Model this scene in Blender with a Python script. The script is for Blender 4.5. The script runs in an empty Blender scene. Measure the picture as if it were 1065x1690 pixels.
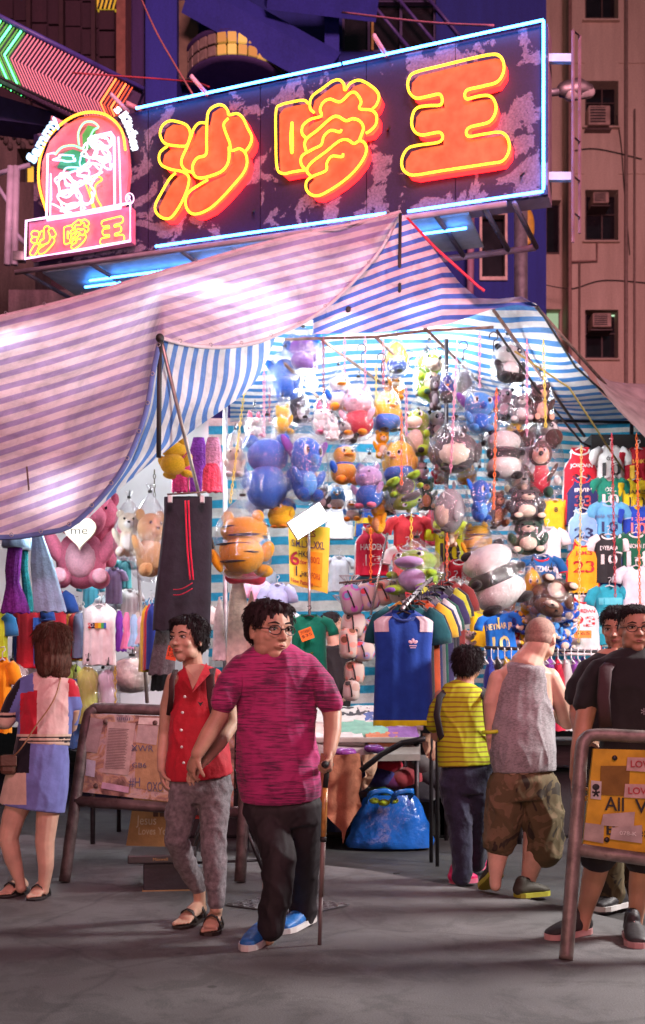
import bpy, bmesh, math, random
import numpy as np
from mathutils import Vector, Matrix, noise as mnoise
random.seed(7)
sc = bpy.context.scene
COL = sc.collection
R = math.radians
# ------------------------------------------------------------------ camera
F = 1750.0; CX = 532.5; CY = 1175.0; HC = 1.08       # focal length and principal point of the photograph in its own pixels
cam_d = bpy.data.cameras.new('camera'); cam = bpy.data.objects.new('camera', cam_d); COL.objects.link(cam)
cam.location = (0, 0, HC); cam.rotation_euler = (R(90), 0, 0)
cam_d.sensor_fit = 'HORIZONTAL'; cam_d.sensor_width = 36; cam_d.lens = 36*F/1065
cam_d.shift_x = 0; cam_d.shift_y = (CY-845)/1065
cam_d.clip_start = 0.1; cam_d.clip_end = 400
cam_d.dof.use_dof = True; cam_d.dof.focus_distance = 5.6; cam_d.dof.aperture_fstop = 5.6
sc.camera = cam
# ------------------------------------------------------------------ world, light, exposure
w = bpy.data.worlds.new('World'); sc.world = w; w.use_nodes = True
nt = w.node_tree; bg = nt.nodes['Background']
sky = nt.nodes.new('ShaderNodeTexSky'); sky.sky_type = 'NISHITA'; sky.sun_disc = False
sky.sun_elevation = R(-2.0); sky.sun_rotation = R(200)
nt.links.new(sky.outputs[0], bg.inputs[0]); bg.inputs[1].default_value = 0.16
def area_lamp(name, loc, target, size, size_y, power, col, spread=180):
    l = bpy.data.lights.new(name, 'AREA'); l.shape = 'RECTANGLE'; l.size = size; l.size_y = size_y
    l.energy = power; l.color = col; l.spread = R(spread)
    o = bpy.data.objects.new(name, l); COL.objects.link(o); o.location = loc
    o.rotation_euler = (Vector(target)-Vector(loc)).to_track_quat('-Z', 'Y').to_euler()
    return o
# unseen lamps assumed for light: front fill behind the camera, key at right
area_lamp('assumed_front_fill', (-2.5, -5, 2.5), (0.3, 8, 1.9), 6.0, 2.2, 265, (1.0, 0.48, 0.42))  # assumed warm fill lamp, added to light the fronts of the people
area_lamp('assumed_right_key', (4.6, 5.9, 3.3), (-0.5, 5.4, 0.2), 1.0, 0.7, 380, (1.0, 0.93, 0.90))  # assumed white key lamp out of view, added to throw shadows leftward
area_lamp('pink_facade_fill', (3.5, -9, 13), (1.5, 20, 9), 9, 5, 1500, (1.0, 0.40, 0.50), 75)  # unseen pink fill lamp added to brighten the facades and awnings
sc.view_settings.view_transform = 'Standard'; sc.view_settings.look = 'None'
sc.view_settings.exposure = 0.35; sc.view_settings.gamma = 1.0; sc.view_settings.use_curve_mapping = False
cy = sc.cycles
cy.use_denoising = True; cy.max_bounces = 7; cy.diffuse_bounces = 3; cy.glossy_bounces = 3; cy.transmission_bounces = 4
cy.transparent_max_bounces = 24; cy.sample_clamp_indirect = 4.0; cy.sample_clamp_direct = 0; cy.caustics_reflective = False; cy.caustics_refractive = False
cy.use_light_tree = True

# ------------------------------------------------------------------ helpers
def P(px, py, Y):
    return Vector(((px-CX)*Y/F, Y, HC-(py-CY)*Y/F))
def G(px, py):                                        # ground point under a pixel
    Y = HC*F/(py-CY); return P(px, py, Y)
def lerp(a, b, t): return a+(b-a)*t

_m = {}
def NM(name):
    m = bpy.data.materials.new(name); m.use_nodes = True
    return m, m.node_tree, m.node_tree.nodes['Principled BSDF']
def nd(nt, t, **kw):
    n = nt.nodes.new(t)
    for k, v in kw.items():
        if k.startswith('i_'):
            key = k[2:]; n.inputs[int(key) if key.isdigit() else key.replace('_', ' ')].default_value = v
        else: setattr(n, k, v)
    return n
def c4(c): return (c[0], c[1], c[2], 1)
def ramp(nt, stops, interp='LINEAR'):
    r = nt.nodes.new('ShaderNodeValToRGB'); r.color_ramp.interpolation = interp
    e = r.color_ramp.elements
    while len(e) < len(stops): e.new(0.5)
    for el, (p, c) in zip(e, stops): el.position = p; el.color = c4(c)
    return r
def mat(col, rough=0.6, metal=0.0, var=0.18, scale=9.0, bump=0.15, bscale=60.0, sheen=0.0, spec=0.5, coat=0.0, kind='plain'):
    key = (tuple(round(x, 3) for x in col), rough, metal, var, scale, bump, bscale, sheen, spec, coat)
    if key in _m: return _m[key]
    m, t, b = NM(kind)
    tc = nd(t, 'ShaderNodeTexCoord')
    n = nd(t, 'ShaderNodeTexNoise', i_Scale=scale, i_Detail=5.0)
    t.links.new(tc.outputs['Object'], n.inputs['Vector'])
    lo = [x*(1-var) for x in col]; hi = [min(1, x*(1+var)+0.01*var) for x in col]
    r = ramp(t, [(0.3, lo), (0.7, hi)])
    t.links.new(n.outputs[0], r.inputs[0]); t.links.new(r.outputs[0], b.inputs['Base Color'])
    b.inputs['Roughness'].default_value = rough; b.inputs['Metallic'].default_value = metal
    b.inputs['Specular IOR Level'].default_value = spec
    if sheen: b.inputs['Sheen Weight'].default_value = sheen
    if coat: b.inputs['Coat Weight'].default_value = coat
    if bump:
        n2 = nd(t, 'ShaderNodeTexNoise', i_Scale=bscale, i_Detail=3.0)
        t.links.new(tc.outputs['Object'], n2.inputs['Vector'])
        bp = nd(t, 'ShaderNodeBump', i_Strength=bump, i_Distance=0.01)
        t.links.new(n2.outputs[0], bp.inputs['Height']); t.links.new(bp.outputs[0], b.inputs['Normal'])
    _m[key] = m; return m
def fabric(col, rough=0.9, bump=0.25): return mat(col, rough, 0, 0.15, 14, bump, 35, 0.2, 0.2, kind='fabric')
def plush(col): return mat([x*.92 for x in col], 1.0, 0, 0.13, 70, 0.8, 220, 0.15, 0.1, kind='plush')
def paint(col, rough=0.45): return mat(col, rough, 0, 0.25, 6, 0.12, 30, kind='paint')
def metal(col, rough=0.35): return mat(col, rough, 0.85, 0.3, 12, 0.1, 60, kind='metal')
def emit(col, s, name='glow'):
    key = ('e', col, s)
    if key in _m: return _m[key]
    m, t, b = NM(name)
    b.inputs['Base Color'].default_value = c4([x*0.5 for x in col])
    b.inputs['Emission Color'].default_value = c4(col); b.inputs['Emission Strength'].default_value = s
    _m[key] = m; return m

class MB:
    """collects shapes in world coordinates; build() links them as ONE mesh object"""
    def __init__(s): s.v = []; s.f = []; s.mi = []; s.uv = None; s.cur = 0
    def add(s, vs, fs):
        o = len(s.v); s.v.extend([tuple(x) for x in vs]); s.f.extend([tuple(i+o for i in f) for f in fs]); s.mi.extend([s.cur]*len(fs)); return s
    def box(s, c, size, M=None, taper=1.0):
        x, y, z = (k/2 for k in size); vs = []
        for dz in (-1, 1):
            k = taper if dz > 0 else 1
            for dx, dy in ((-1, -1), (1, -1), (1, 1), (-1, 1)):
                q = Vector((dx*x*k, dy*y*k, dz*z))
                if M is not None: q = M @ q
                vs.append(Vector(c)+q)
        return s.add(vs, [(3, 2, 1, 0), (4, 5, 6, 7), (0, 1, 5, 4), (1, 2, 6, 5), (2, 3, 7, 6), (3, 0, 4, 7)])
    def rbox(s, c, size, r=0.01, M=None):
        """box with bevelled edges"""
        bm = bmesh.new(); bmesh.ops.create_cube(bm, size=1)
        for v in bm.verts: v.co = Vector((v.co.x*size[0], v.co.y*size[1], v.co.z*size[2]))
        bmesh.ops.bevel(bm, geom=bm.edges[:], offset=min(r, min(size)*0.45), segments=2, affect='EDGES', profile=0.5)
        vs = [Vector(c)+((M @ v.co) if M is not None else v.co) for v in bm.verts]
        bm.verts.index_update(); fs = [tuple(v.index for v in f.verts) for f in bm.faces]; bm.free()
        return s.add(vs, fs)
    def quad(s, a, b, c, d): return s.add([a, b, c, d], [(0, 1, 2, 3)])
    def slab(s, pts, off):
        """polygon pushed along a vector into a solid"""
        n = len(pts); off = Vector(off)
        vs = [Vector(p) for p in pts]+[Vector(p)+off for p in pts]
        fs = [tuple(range(n)), tuple(range(2*n-1, n-1, -1))]+[(i, (i+1) % n, n+(i+1) % n, n+i) for i in range(n)]
        return s.add(vs, fs)
    def tube(s, pts, rad, n=8, closed=False, ref=None, cap=True, asp=1.0):
        """tube along points; rad number or list of numbers or (ra, rb) pairs; ref = direction of ra"""
        pts = [Vector(p) for p in pts]; N = len(pts)
        if not isinstance(rad, (list, tuple)): rad = [rad]*N
        rings = []; up = Vector(ref) if ref is not None else None
        for i, p in enumerate(pts):
            if closed: d = pts[(i+1) % N]-pts[i-1]
            else: d = pts[min(i+1, N-1)]-pts[max(i-1, 0)]
            if d.length < 1e-9: d = Vector((0, 0, 1))
            d.normalize()
            if up is None:
                up = Vector((0, 0, 1)) if abs(d.z) < 0.9 else Vector((1, 0, 0))
            a = up-d*up.dot(d)
            if a.length < 1e-6: a = Vector((1, 0, 0))-d*d.x
            a.normalize(); b = d.cross(a)
            if ref is None: up = a
            r = rad[i]; ra, rb = r if isinstance(r, (list, tuple)) else (r, r*asp)
            rings.append([p+a*ra*math.cos(k*2*math.pi/n)+b*rb*math.sin(k*2*math.pi/n) for k in range(n)])
        vs = [q for r in rings for q in r]; fs = []
        M = N if closed else N-1
        for i in range(M):
            j = (i+1) % N
            for k in range(n):
                fs.append((i*n+k, i*n+(k+1) % n, j*n+(k+1) % n, j*n+k))
        if not closed and cap:
            fs.append(tuple(range(n-1, -1, -1))); fs.append(tuple((N-1)*n+k for k in range(n)))
        return s.add(vs, fs)
    def limb(s, pts, rad, n=12, ref=None):
        """tube with rounded ends (closed volume)"""
        pts = [Vector(p) for p in pts]
        if not isinstance(rad, (list, tuple)): rad = [rad]*len(pts)
        def rr(r): return r if isinstance(r, (list, tuple)) else (r, r)
        P2 = []; R2 = []
        d0 = (pts[0]-pts[1]).normalized(); d1 = (pts[-1]-pts[-2]).normalized()
        a, b = rr(rad[0]); m = min(a, b)
        for k in (0.98, 0.86, 0.5):
            c = math.sqrt(1-k*k); P2.append(pts[0]+d0*m*k); R2.append((a*c, b*c))
        for p, r in zip(pts, rad): P2.append(p); R2.append(rr(r))
        a, b = rr(rad[-1]); m = min(a, b)
        for k in (0.5, 0.86, 0.98):
            c = math.sqrt(1-k*k); P2.append(pts[-1]+d1*m*k); R2.append((a*c, b*c))
        return s.tube(P2, R2, n, ref=ref)
    def ell(s, c, r, M=None, nu=16, nv=10):
        c = Vector(c); r = r if isinstance(r, (list, tuple)) else (r, r, r)
        vs = []
        for i in range(1, nv):
            t = math.pi*i/nv
            for k in range(nu):
                a = 2*math.pi*k/nu
                q = Vector((r[0]*math.sin(t)*math.cos(a), r[1]*math.sin(t)*math.sin(a), r[2]*math.cos(t)))
                vs.append(c+((M @ q) if M is not None else q))
        tp = Vector((0, 0, r[2])); bt = Vector((0, 0, -r[2]))
        vs.append(c+((M @ tp) if M is not None else tp)); vs.append(c+((M @ bt) if M is not None else bt))
        T = len(vs)-2; fs = []
        for k in range(nu):
            fs.append((T, k, (k+1) % nu)); o = (nv-2)*nu; fs.append((T+1, o+(k+1) % nu, o+k))
        for i in range(nv-2):
            for k in range(nu): fs.append((i*nu+k, (i+1)*nu+k, (i+1)*nu+(k+1) % nu, i*nu+(k+1) % nu))
        return s.add(vs, fs)
    def lathe(s, c, prof, n=20, M=None, wob=None):
        """profile [(r, z)] turned about z"""
        c = Vector(c); vs = []
        for i, (r, z) in enumerate(prof):
            for k in range(n):
                a = 2*math.pi*k/n; q = Vector((r*math.cos(a), r*math.sin(a), z))
                if wob: q *= 1+wob(i, a); q.z = z
                vs.append(c+((M @ q) if M is not None else q))
        fs = [(i*n+k, i*n+(k+1) % n, (i+1)*n+(k+1) % n, (i+1)*n+k) for i in range(len(prof)-1) for k in range(n)]
        if prof[0][0] > 1e-4: fs.append(tuple(range(n-1, -1, -1)))
        if prof[-1][0] > 1e-4: o = (len(prof)-1)*n; fs.append(tuple(o+k for k in range(n)))
        return s.add(vs, fs)
    def grid(s, rows, uvs=None):
        n = len(rows[0]); o = len(s.v)
        s.add([q for r in rows for q in r], [(i*n+k, i*n+k+1, (i+1)*n+k+1, (i+1)*n+k) for i in range(len(rows)-1) for k in range(n-1)])
        if uvs is not None:
            s.uv = (s.uv or {})
            for i, r in enumerate(uvs):
                for k, q in enumerate(r): s.uv[o+i*n+k] = q
        return s
    def mesh(s, name, org=(0, 0, 0), smooth=True):
        me = bpy.data.meshes.new(name); org = Vector(org)
        me.from_pydata([tuple(Vector(q)-org) for q in s.v], [], s.f)
        if smooth: me.polygons.foreach_set('use_smooth', [True]*len(me.polygons))
        me.polygons.foreach_set('material_index', s.mi)
        if s.uv is not None:
            ul = me.uv_layers.new(name='UVMap')
            li = np.zeros(len(me.loops), dtype=np.int32); me.loops.foreach_get('vertex_index', li)
            arr = np.array([s.uv.get(int(i), (0, 0)) for i in li], dtype=np.float32)
            ul.data.foreach_set('uv', arr.ravel())
        me.update(); return me
    def build(s, name, mats, parent=None, smooth=True, auto=None):
        org = ORG.get(parent.name, Vector()) if parent is not None else Vector()
        if parent is None and s.v:
            a = np.array([tuple(q) for q in s.v]); org = Vector(((a[:, 0].min()+a[:, 0].max())/2, (a[:, 1].min()+a[:, 1].max())/2, a[:, 2].min()))
        me = s.mesh(name, org, smooth)
        return link(name, me, mats, parent, org, auto)
ORG = {}
def link(name, me, mats, parent=None, org=Vector(), auto=None):
    for m in (mats if isinstance(mats, (list, tuple)) else [mats]): me.materials.append(m)
    o = bpy.data.objects.new(name, me); COL.objects.link(o)
    if parent is not None: o.parent = parent
    else: o.location = org
    ORG[o.name] = Vector(org)
    if auto is not None:
        try: me.set_sharp_from_angle(angle=R(auto))
        except Exception: pass
    return o
def thing(name, label, cat, loc=(0, 0, 0), group=None):
    o = bpy.data.objects.new(name, None); COL.objects.link(o); o.location = loc; o.empty_display_size = 0.1
    ORG[o.name] = Vector(loc); o['label'] = label; o['category'] = cat
    if group: o['group'] = group
    return o
def tag(o, label, cat, group=None, kind=None):
    o['label'] = label; o['category'] = cat
    if group: o['group'] = group
    if kind: o['kind'] = kind
    return o
def struct(name, mb, m, smooth=False):
    o = mb.build(name, m, None, smooth); o['kind'] = 'structure'; return o
def copy_thing(root, loc, label=None, rz=None):
    r = root.copy(); COL.objects.link(r); r.location = loc
    if rz is not None: r.rotation_euler.z = rz
    if label: r['label'] = label
    for ch in root.children:
        c = ch.copy(); COL.objects.link(c); c.parent = r
        for g in ch.children:
            d = g.copy(); COL.objects.link(d); d.parent = c
    return r
def rotz(a): return Matrix.Rotation(a, 3, 'Z')
def frame(right, up):
    r = Vector(right).normalized(); u = Vector(up); u = (u-r*u.dot(r)).normalized(); n = r.cross(u)
    return Matrix((r, u, n)).transposed()
def catmull(pts, n=8, closed=False):
    pts = [Vector(p) for p in pts]; out = []; N = len(pts)
    for i in range(N if closed else N-1):
        if closed: p0, p1, p2, p3 = pts[i-1], pts[i], pts[(i+1) % N], pts[(i+2) % N]
        else: p0, p1, p2, p3 = pts[max(i-1, 0)], pts[i], pts[i+1], pts[min(i+2, N-1)]
        for k in range(n):
            t = k/n
            out.append(0.5*((2*p1)+(p2-p0)*t+(2*p0-5*p1+4*p2-p3)*t*t+(3*p1-p0-3*p2+p3)*t**3))
    if not closed: out.append(pts[-1])
    return out
_txt = {}
def text2d(s, bold=0.0):
    """letters as flat triangles, height of a capital = 1, centred"""
    key = (s, bold)
    if key in _txt: return _txt[key]
    cu = bpy.data.curves.new('t', 'FONT'); cu.body = s; cu.size = 1; cu.align_x = 'CENTER'; cu.resolution_u = 3; cu.offset = bold
    o = bpy.data.objects.new('t', cu); COL.objects.link(o)
    dg = bpy.context.evaluated_depsgraph_get(); dg.update()
    me = o.evaluated_get(dg).to_mesh()
    vs = [(v.co.x, v.co.y) for v in me.vertices]; fs = [tuple(p.vertices) for p in me.polygons]
    bpy.data.objects.remove(o); bpy.data.curves.remove(cu)
    cap = 0.72
    if vs:
        y0 = min(v[1] for v in vs) if s.upper() == s else 0
        vs = [(x/cap, (y-y0)/cap) for x, y in vs]
    _txt[key] = (vs, fs); return vs, fs
def add_text(mb, s, org, right, up, h, width=None, off=0.003, bold=0.0, fn=None):
    """letters standing off a surface; org = centre of the base line; fn maps (x, y) to a point"""
    vs, fs = text2d(s, bold)
    if not vs: return
    x0 = min(v[0] for v in vs); x1 = max(v[0] for v in vs); k = h
    if width: k = width/(x1-x0)
    right = Vector(right).normalized(); up = Vector(up).normalized(); n = right.cross(up)
    out = []
    for x, y in vs:
        X = (x-(x0+x1)/2)*k; Y_ = y*h
        out.append(fn(X, Y_) if fn else Vector(org)+right*X+up*Y_+n*off)
    mb.add(out, fs)
def remesh(mb, vox, smooth=6, name='m'):
    """union of the closed volumes in mb as one continuous skin; returns (verts, faces) as arrays"""
    me = mb.mesh(name); o = bpy.data.objects.new(name, me); COL.objects.link(o)
    md = o.modifiers.new('r', 'REMESH'); md.mode = 'VOXEL'; md.voxel_size = vox; md.adaptivity = 0
    dg = bpy.context.evaluated_depsgraph_get(); dg.update()
    ev = o.evaluated_get(dg); m2 = ev.to_mesh()
    n = len(m2.vertices); V = np.zeros(n*3); m2.vertices.foreach_get('co', V); V = V.reshape(-1, 3)
    ne = len(m2.edges); E = np.zeros(ne*2, dtype=np.int64); m2.edges.foreach_get('vertices', E); E = E.reshape(-1, 2)
    Fs = [tuple(p.vertices) for p in m2.polygons]
    ev.to_mesh_clear(); bpy.data.objects.remove(o); bpy.data.meshes.remove(me)
    deg = np.bincount(E.ravel(), minlength=n).astype(float)[:, None]; deg[deg == 0] = 1
    def lap(V):
        acc = np.stack([np.bincount(E[:, 0], V[E[:, 1], k], n)+np.bincount(E[:, 1], V[E[:, 0], k], n) for k in range(3)], 1)
        return acc/deg-V
    for i in range(smooth):
        V = V+0.5*lap(V)
        V = V-0.52*lap(V)
    V = V+0.4*lap(V)
    return V, Fs
def arr_obj(name, V, Fs, mats, parent=None, mi=None):
    mb = MB(); mb.v = [tuple(q) for q in V]; mb.f = Fs; mb.mi = mi if mi is not None else [0]*len(Fs)
    return mb.build(name, mats, parent)
# ------------------------------------------------------------------ ground
def mat_ground(name, base, lo, hi, rough, wet):
    m, t, b = NM(name); tc = nd(t, 'ShaderNodeTexCoord')
    n1 = nd(t, 'ShaderNodeTexNoise', i_Scale=0.9, i_Detail=8.0, i_Roughness=0.65); t.links.new(tc.outputs['Object'], n1.inputs[0])
    n2 = nd(t, 'ShaderNodeTexNoise', i_Scale=160.0, i_Detail=2.0); t.links.new(tc.outputs['Object'], n2.inputs[0])
    r1 = ramp(t, [(0.3, lo), (0.55, base), (0.75, hi)]); t.links.new(n1.outputs[0], r1.inputs[0])
    mx = nd(t, 'ShaderNodeMix', data_type='RGBA', blend_type='OVERLAY', i_0=0.6)
    t.links.new(r1.outputs[0], mx.inputs[6]); t.links.new(n2.outputs[0], mx.inputs[7])
    v = nd(t, 'ShaderNodeTexVoronoi', i_Scale=2.3); t.links.new(tc.outputs['Object'], v.inputs[0])
    rv = ramp(t, [(0.035, (0.35,)*3), (0.06, (1,)*3)]); t.links.new(v.outputs['Distance'], rv.inputs[0])
    m2 = nd(t, 'ShaderNodeMix', data_type='RGBA', blend_type='MULTIPLY', i_0=0.7)
    t.links.new(mx.outputs[2], m2.inputs[6]); t.links.new(rv.outputs[0], m2.inputs[7]); 
    nw = nd(t, 'ShaderNodeTexNoise', i_Scale=2.5, i_Detail=4.0); t.links.new(tc.outputs['Object'], nw.inputs[0])
    mw = nd(t, 'ShaderNodeMix', data_type='RGBA', i_0=0.16); t.links.new(tc.outputs['Object'], mw.inputs[6]); t.links.new(nw.outputs['Color'], mw.inputs[7])
    vc = nd(t, 'ShaderNodeTexVoronoi', feature='DISTANCE_TO_EDGE', i_Scale=0.75); t.links.new(mw.outputs[2], vc.inputs[0])
    rc_ = ramp(t, [(0.0, (0.25,)*3), (0.012, (1,)*3)]); t.links.new(vc.outputs[0], rc_.inputs[0])
    m3 = nd(t, 'ShaderNodeMix', data_type='RGBA', blend_type='MULTIPLY', i_0=0.35); t.links.new(m2.outputs[2], m3.inputs[6]); t.links.new(rc_.outputs[0], m3.inputs[7])
    n5 = nd(t, 'ShaderNodeTexNoise', i_Scale=3.2, i_Detail=9.0, i_Roughness=0.75, i_Distortion=0.6); t.links.new(tc.outputs['Object'], n5.inputs[0])
    r5 = ramp(t, [(0.42, (0.62,)*3), (0.52, (1,)*3)]); t.links.new(n5.outputs[0], r5.inputs[0])
    m4 = nd(t, 'ShaderNodeMix', data_type='RGBA', blend_type='MULTIPLY', i_0=0.8); t.links.new(m3.outputs[2], m4.inputs[6]); t.links.new(r5.outputs[0], m4.inputs[7])
    t.links.new(m4.outputs[2], b.inputs['Base Color'])
    rr = ramp(t, [(0.35, (wet,)*3), (0.65, (rough,)*3)]); t.links.new(n1.outputs[0], rr.inputs[0]); t.links.new(rr.outputs[0], b.inputs['Roughness'])
    bp = nd(t, 'ShaderNodeBump', i_Strength=0.5, i_Distance=0.004); t.links.new(n2.outputs[0], bp.inputs['Height']); t.links.new(bp.outputs[0], b.inputs['Normal'])
    return m
M_ASPH = mat_ground('asphalt', (0.06, 0.06, 0.062), (0.035,)*3, (0.085, 0.085, 0.08), 0.85, 0.5)
M_PAVE = mat_ground('concrete', (0.165, 0.160, 0.163), (0.11, 0.105, 0.108), (0.22, 0.216, 0.218), 0.85, 0.6)
mb = MB(); mb.quad((-90, -30, 0), (90, -30, 0), (90, 120, 0), (-90, 120, 0)); struct('road', mb, M_ASPH)
# pavement in the foreground, its edge running from far left to near right; one low step down to the road
e0, e1 = G(-330, 1352), G(1500, 1580)
edge = [G(-330, 1352), G(100, 1388), G(600, 1441), G(900, 1497), G(1500, 1640)]
mb = MB(); top = [Vector((p.x, p.y, 0.025)) for p in edge]
near = [Vector((-14, top[0].y, .025)), Vector((-14, -6, .025)), Vector((9, -6, .025))]
mb.slab([*near, *[top[i] for i in range(4, -1, -1)]], (0, 0, -0.05)); struct('pavement', mb, M_PAVE)
# shadow along the edge, painted as a dark strip
mb = MB()
rows = [[Vector((p.x+0.01, p.y+0.02, 0.004)) for p in edge], [Vector((p.x+0.1, p.y+0.26, 0.004)) for p in edge]]
mb.grid([rows[1], rows[0]]); struct('edge_shadow', mb, mat((0.03, 0.027, 0.027), 0.6, 0, 0.5, 3))

def pbox(mb, x0, y0, x1, y1, Y, d=0.3, fwd=0.0):
    """box whose front face fills a pixel rectangle at depth Y"""
    a = P(x0, y1, Y-fwd); b = P(x1, y0, Y-fwd)
    mb.box(((a.x+b.x)/2, Y-fwd+d/2, (a.z+b.z)/2), (abs(b.x-a.x), d, abs(b.z-a.z)))
def wallmat(name, col, lo, streak=0.5, bumps=0.2):
    m, t, b = NM(name); tc = nd(t, 'ShaderNodeTexCoord')
    mp = nd(t, 'ShaderNodeMapping'); mp.inputs['Scale'].default_value = (1.6, 1.6, 0.22); t.links.new(tc.outputs['Object'], mp.inputs[0])
    n = nd(t, 'ShaderNodeTexNoise', i_Scale=1.2, i_Detail=7.0, i_Roughness=0.7); t.links.new(mp.outputs[0], n.inputs[0])
    r = ramp(t, [(0.32, lo), (0.62, col)]); t.links.new(n.outputs[0], r.inputs[0])
    n2 = nd(t, 'ShaderNodeTexNoise', i_Scale=30.0, i_Detail=4.0); t.links.new(tc.outputs['Object'], n2.inputs[0])
    mx = nd(t, 'ShaderNodeMix', data_type='RGBA', blend_type='OVERLAY', i_0=0.35); t.links.new(r.outputs[0], mx.inputs[6]); t.links.new(n2.outputs[0], mx.inputs[7])
    t.links.new(mx.outputs[2], b.inputs['Base Color']); b.inputs['Roughness'].default_value = 0.85
    bp = nd(t, 'ShaderNodeBump', i_Strength=bumps, i_Distance=0.02); t.links.new(n2.outputs[0], bp.inputs['Height']); t.links.new(bp.outputs[0], b.inputs['Normal'])
    return m
M_BEIGE = wallmat('beige_render', (0.62, 0.53, 0.40), (0.47, 0.39, 0.29))
M_BLUE = wallmat('blue_paint', (0.03, 0.04, 0.32), (0.02, 0.03, 0.22))
M_DKBLUE = wallmat('dark_blue_paint', (0.012, 0.025, 0.20), (0.008, 0.016, 0.13))
M_PURP = wallmat('violet_paint', (0.06, 0.035, 0.13), (0.035, 0.02, 0.085))
M_MAROON = wallmat('brown_tile', (0.040, 0.018, 0.028), (0.022, 0.010, 0.018))
M_STONE = wallmat('grey_stone', (0.14, 0.1, 0.09), (0.03, 0.025, 0.025))
M_GLASSD = mat((0.012, 0.011, 0.014), 0.12, 0, 0.3, 4, 0.05, 20, spec=0.6, kind='window_glass')
M_FRAME = paint((0.10, 0.07, 0.06)); M_CREAM = paint((0.42, 0.32, 0.25)); M_GREYM = metal((0.35, 0.34, 0.36), 0.5)
M_DARKM = metal((0.06, 0.055, 0.06), 0.5); M_RUST = mat((0.16, 0.1, 0.085), 0.75, 0.3, 0.5, 18, 0.4, 70, kind='rusty_steel')
M_BLACK = mat((0.012, 0.012, 0.013), 0.6, kind='black_plastic'); M_WHITE = paint((0.75, 0.75, 0.74), 0.5)

# ---- beige apartment block on the right
root = thing('apartment_building', 'tall beige rendered apartment block with window air conditioners, right of the big neon sign', 'building', (11, 33, 0))
mb = MB(); Yb = 30
a, b = P(940, 0, Yb), P(1500, 0, Yb)
wins = [(968, -60, 1020, 30), (968, 133, 1020, 207), (978, 313, 1020, 396), (966, 511, 1021, 591), (966, 690, 1021, 770)]
# wall built around its openings in vertical strips so that the windows are real recesses
xs = [940, 966, 1021, 1500]; H = 26.0
pbox(mb, 940, -330, 966, 1174, Yb, 8); pbox(mb, 1021, -330, 1500, 1174, Yb, 8)
ys = [-330]+[k for q in wins for k in (q[1], q[3])]+[1174]
for i in range(0, len(ys), 2): pbox(mb, 966, ys[i], 1021, ys[i+1], Yb, 8)
pbox(mb, 898, -330, 940, 1174, Yb+0.9, 7); mb.build('wall', M_BEIGE, root, False)
mb = MB()
for y in (102, 285, 640): pbox(mb, 941, y, 965, y+1.6, Yb, 0.05, 0.03); pbox(mb, 1022, y, 1300, y+1.6, Yb, 0.05, 0.03)
mb.build('ledge', M_BEIGE, root, False)
mb = MB(); mb.tube([P(941, -330, Yb-0.1), P(941, 1174, Yb-0.1)], 0.055); mb.tube([P(986, 400, Yb-.08), P(986, 430, Yb-.08), P(942, 432, Yb-.08)], 0.03)
mb.build('drainpipe', mat((0.30, 0.19, 0.15), 0.7), root)
for x, y0, y1 in ((1034, -300, 1174), (957, 430, 1174), (1048, 180, 700)):
    q = MB(); q.tube([P(x, y0, Yb-.07), P(x, y1, Yb-.07)], .03 if x != 1034 else .05, 6); q.build('drainpipe', mat((0.26, 0.2, 0.16), 0.7), root)
for pts in ([(900, 470), (945, 476), (1000, 462), (1100, 470)], [(1018, 190), (1026, 240), (1030, 300), (1040, 420)], [(940, 250), (985, 245), (1060, 262)]):
    q = MB(); q.tube(catmull([P(x, y, Yb-.06) for x, y in pts], 5), .013, 5); q.build('wall_cable', M_BLACK, root)
for i, (x0, y0, x1, y1) in enumerate(wins):
    fr = MB(); t_ = 1.6
    pbox(fr, 966, y0, 1021, y0+t_, Yb+.35, 0.12); pbox(fr, 966, y1-t_, 1021, y1, Yb+.35, 0.12)
    pbox(fr, 966, y0+t_, 968, y1-t_, Yb+.35, 0.12); pbox(fr, 1019, y0+t_, 1021, y1-t_, Yb+.35, 0.12)
    ym = lerp(y0, y1, 0.5); pbox(fr, 968, ym-.7, 1019, ym+.7, Yb+.36, 0.1); pbox(fr, 993, y0+t_, 995, y1-t_, Yb+.37, 0.08)
    w_ = fr.build('window', M_FRAME, root, False)
    g = MB(); pbox(g, 968, y0+t_, 1019, y1-t_, Yb+.42, 0.03); g.build('pane', M_GLASSD, w_, False)
    s_ = MB(); pbox(s_, 963, y1, 1024, y1+2.5, Yb, 0.3, 0.12); s_.build('sill', M_BEIGE, w_, False)
    if i == 3:
        g = MB(); pbox(g, 1004, 513, 1018, 522, Yb+.40, 0.01); g.build('lit_pane', emit((0.55, 0.95, 0.6), 0.8, 'lit_window'), w_, False)
for (x0, y0, x1, y1, lit) in ((903, 335, 922, 416, 0), (903, 515, 922, 545, 1)):
    fr = MB(); pbox(fr, x0-2, y0-2, x1+2, y1+2, Yb+.9, 0.1, 0.06); w_ = fr.build('window', M_FRAME, root, False)
    g = MB(); pbox(g, x0, y0, x1, y1, Yb+.9, 0.04, 0.08); g.build('pane', emit((0.35, 0.62, 0.36), 0.5, 'lit_window') if lit else M_GLASSD, w_, False)
    s_ = MB(); pbox(s_, x0-4, y0-9, x1+5, y0-5, Yb+.9, 0.4, 0.4); s_.build('canopy', M_BEIGE, w_, False)
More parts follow.
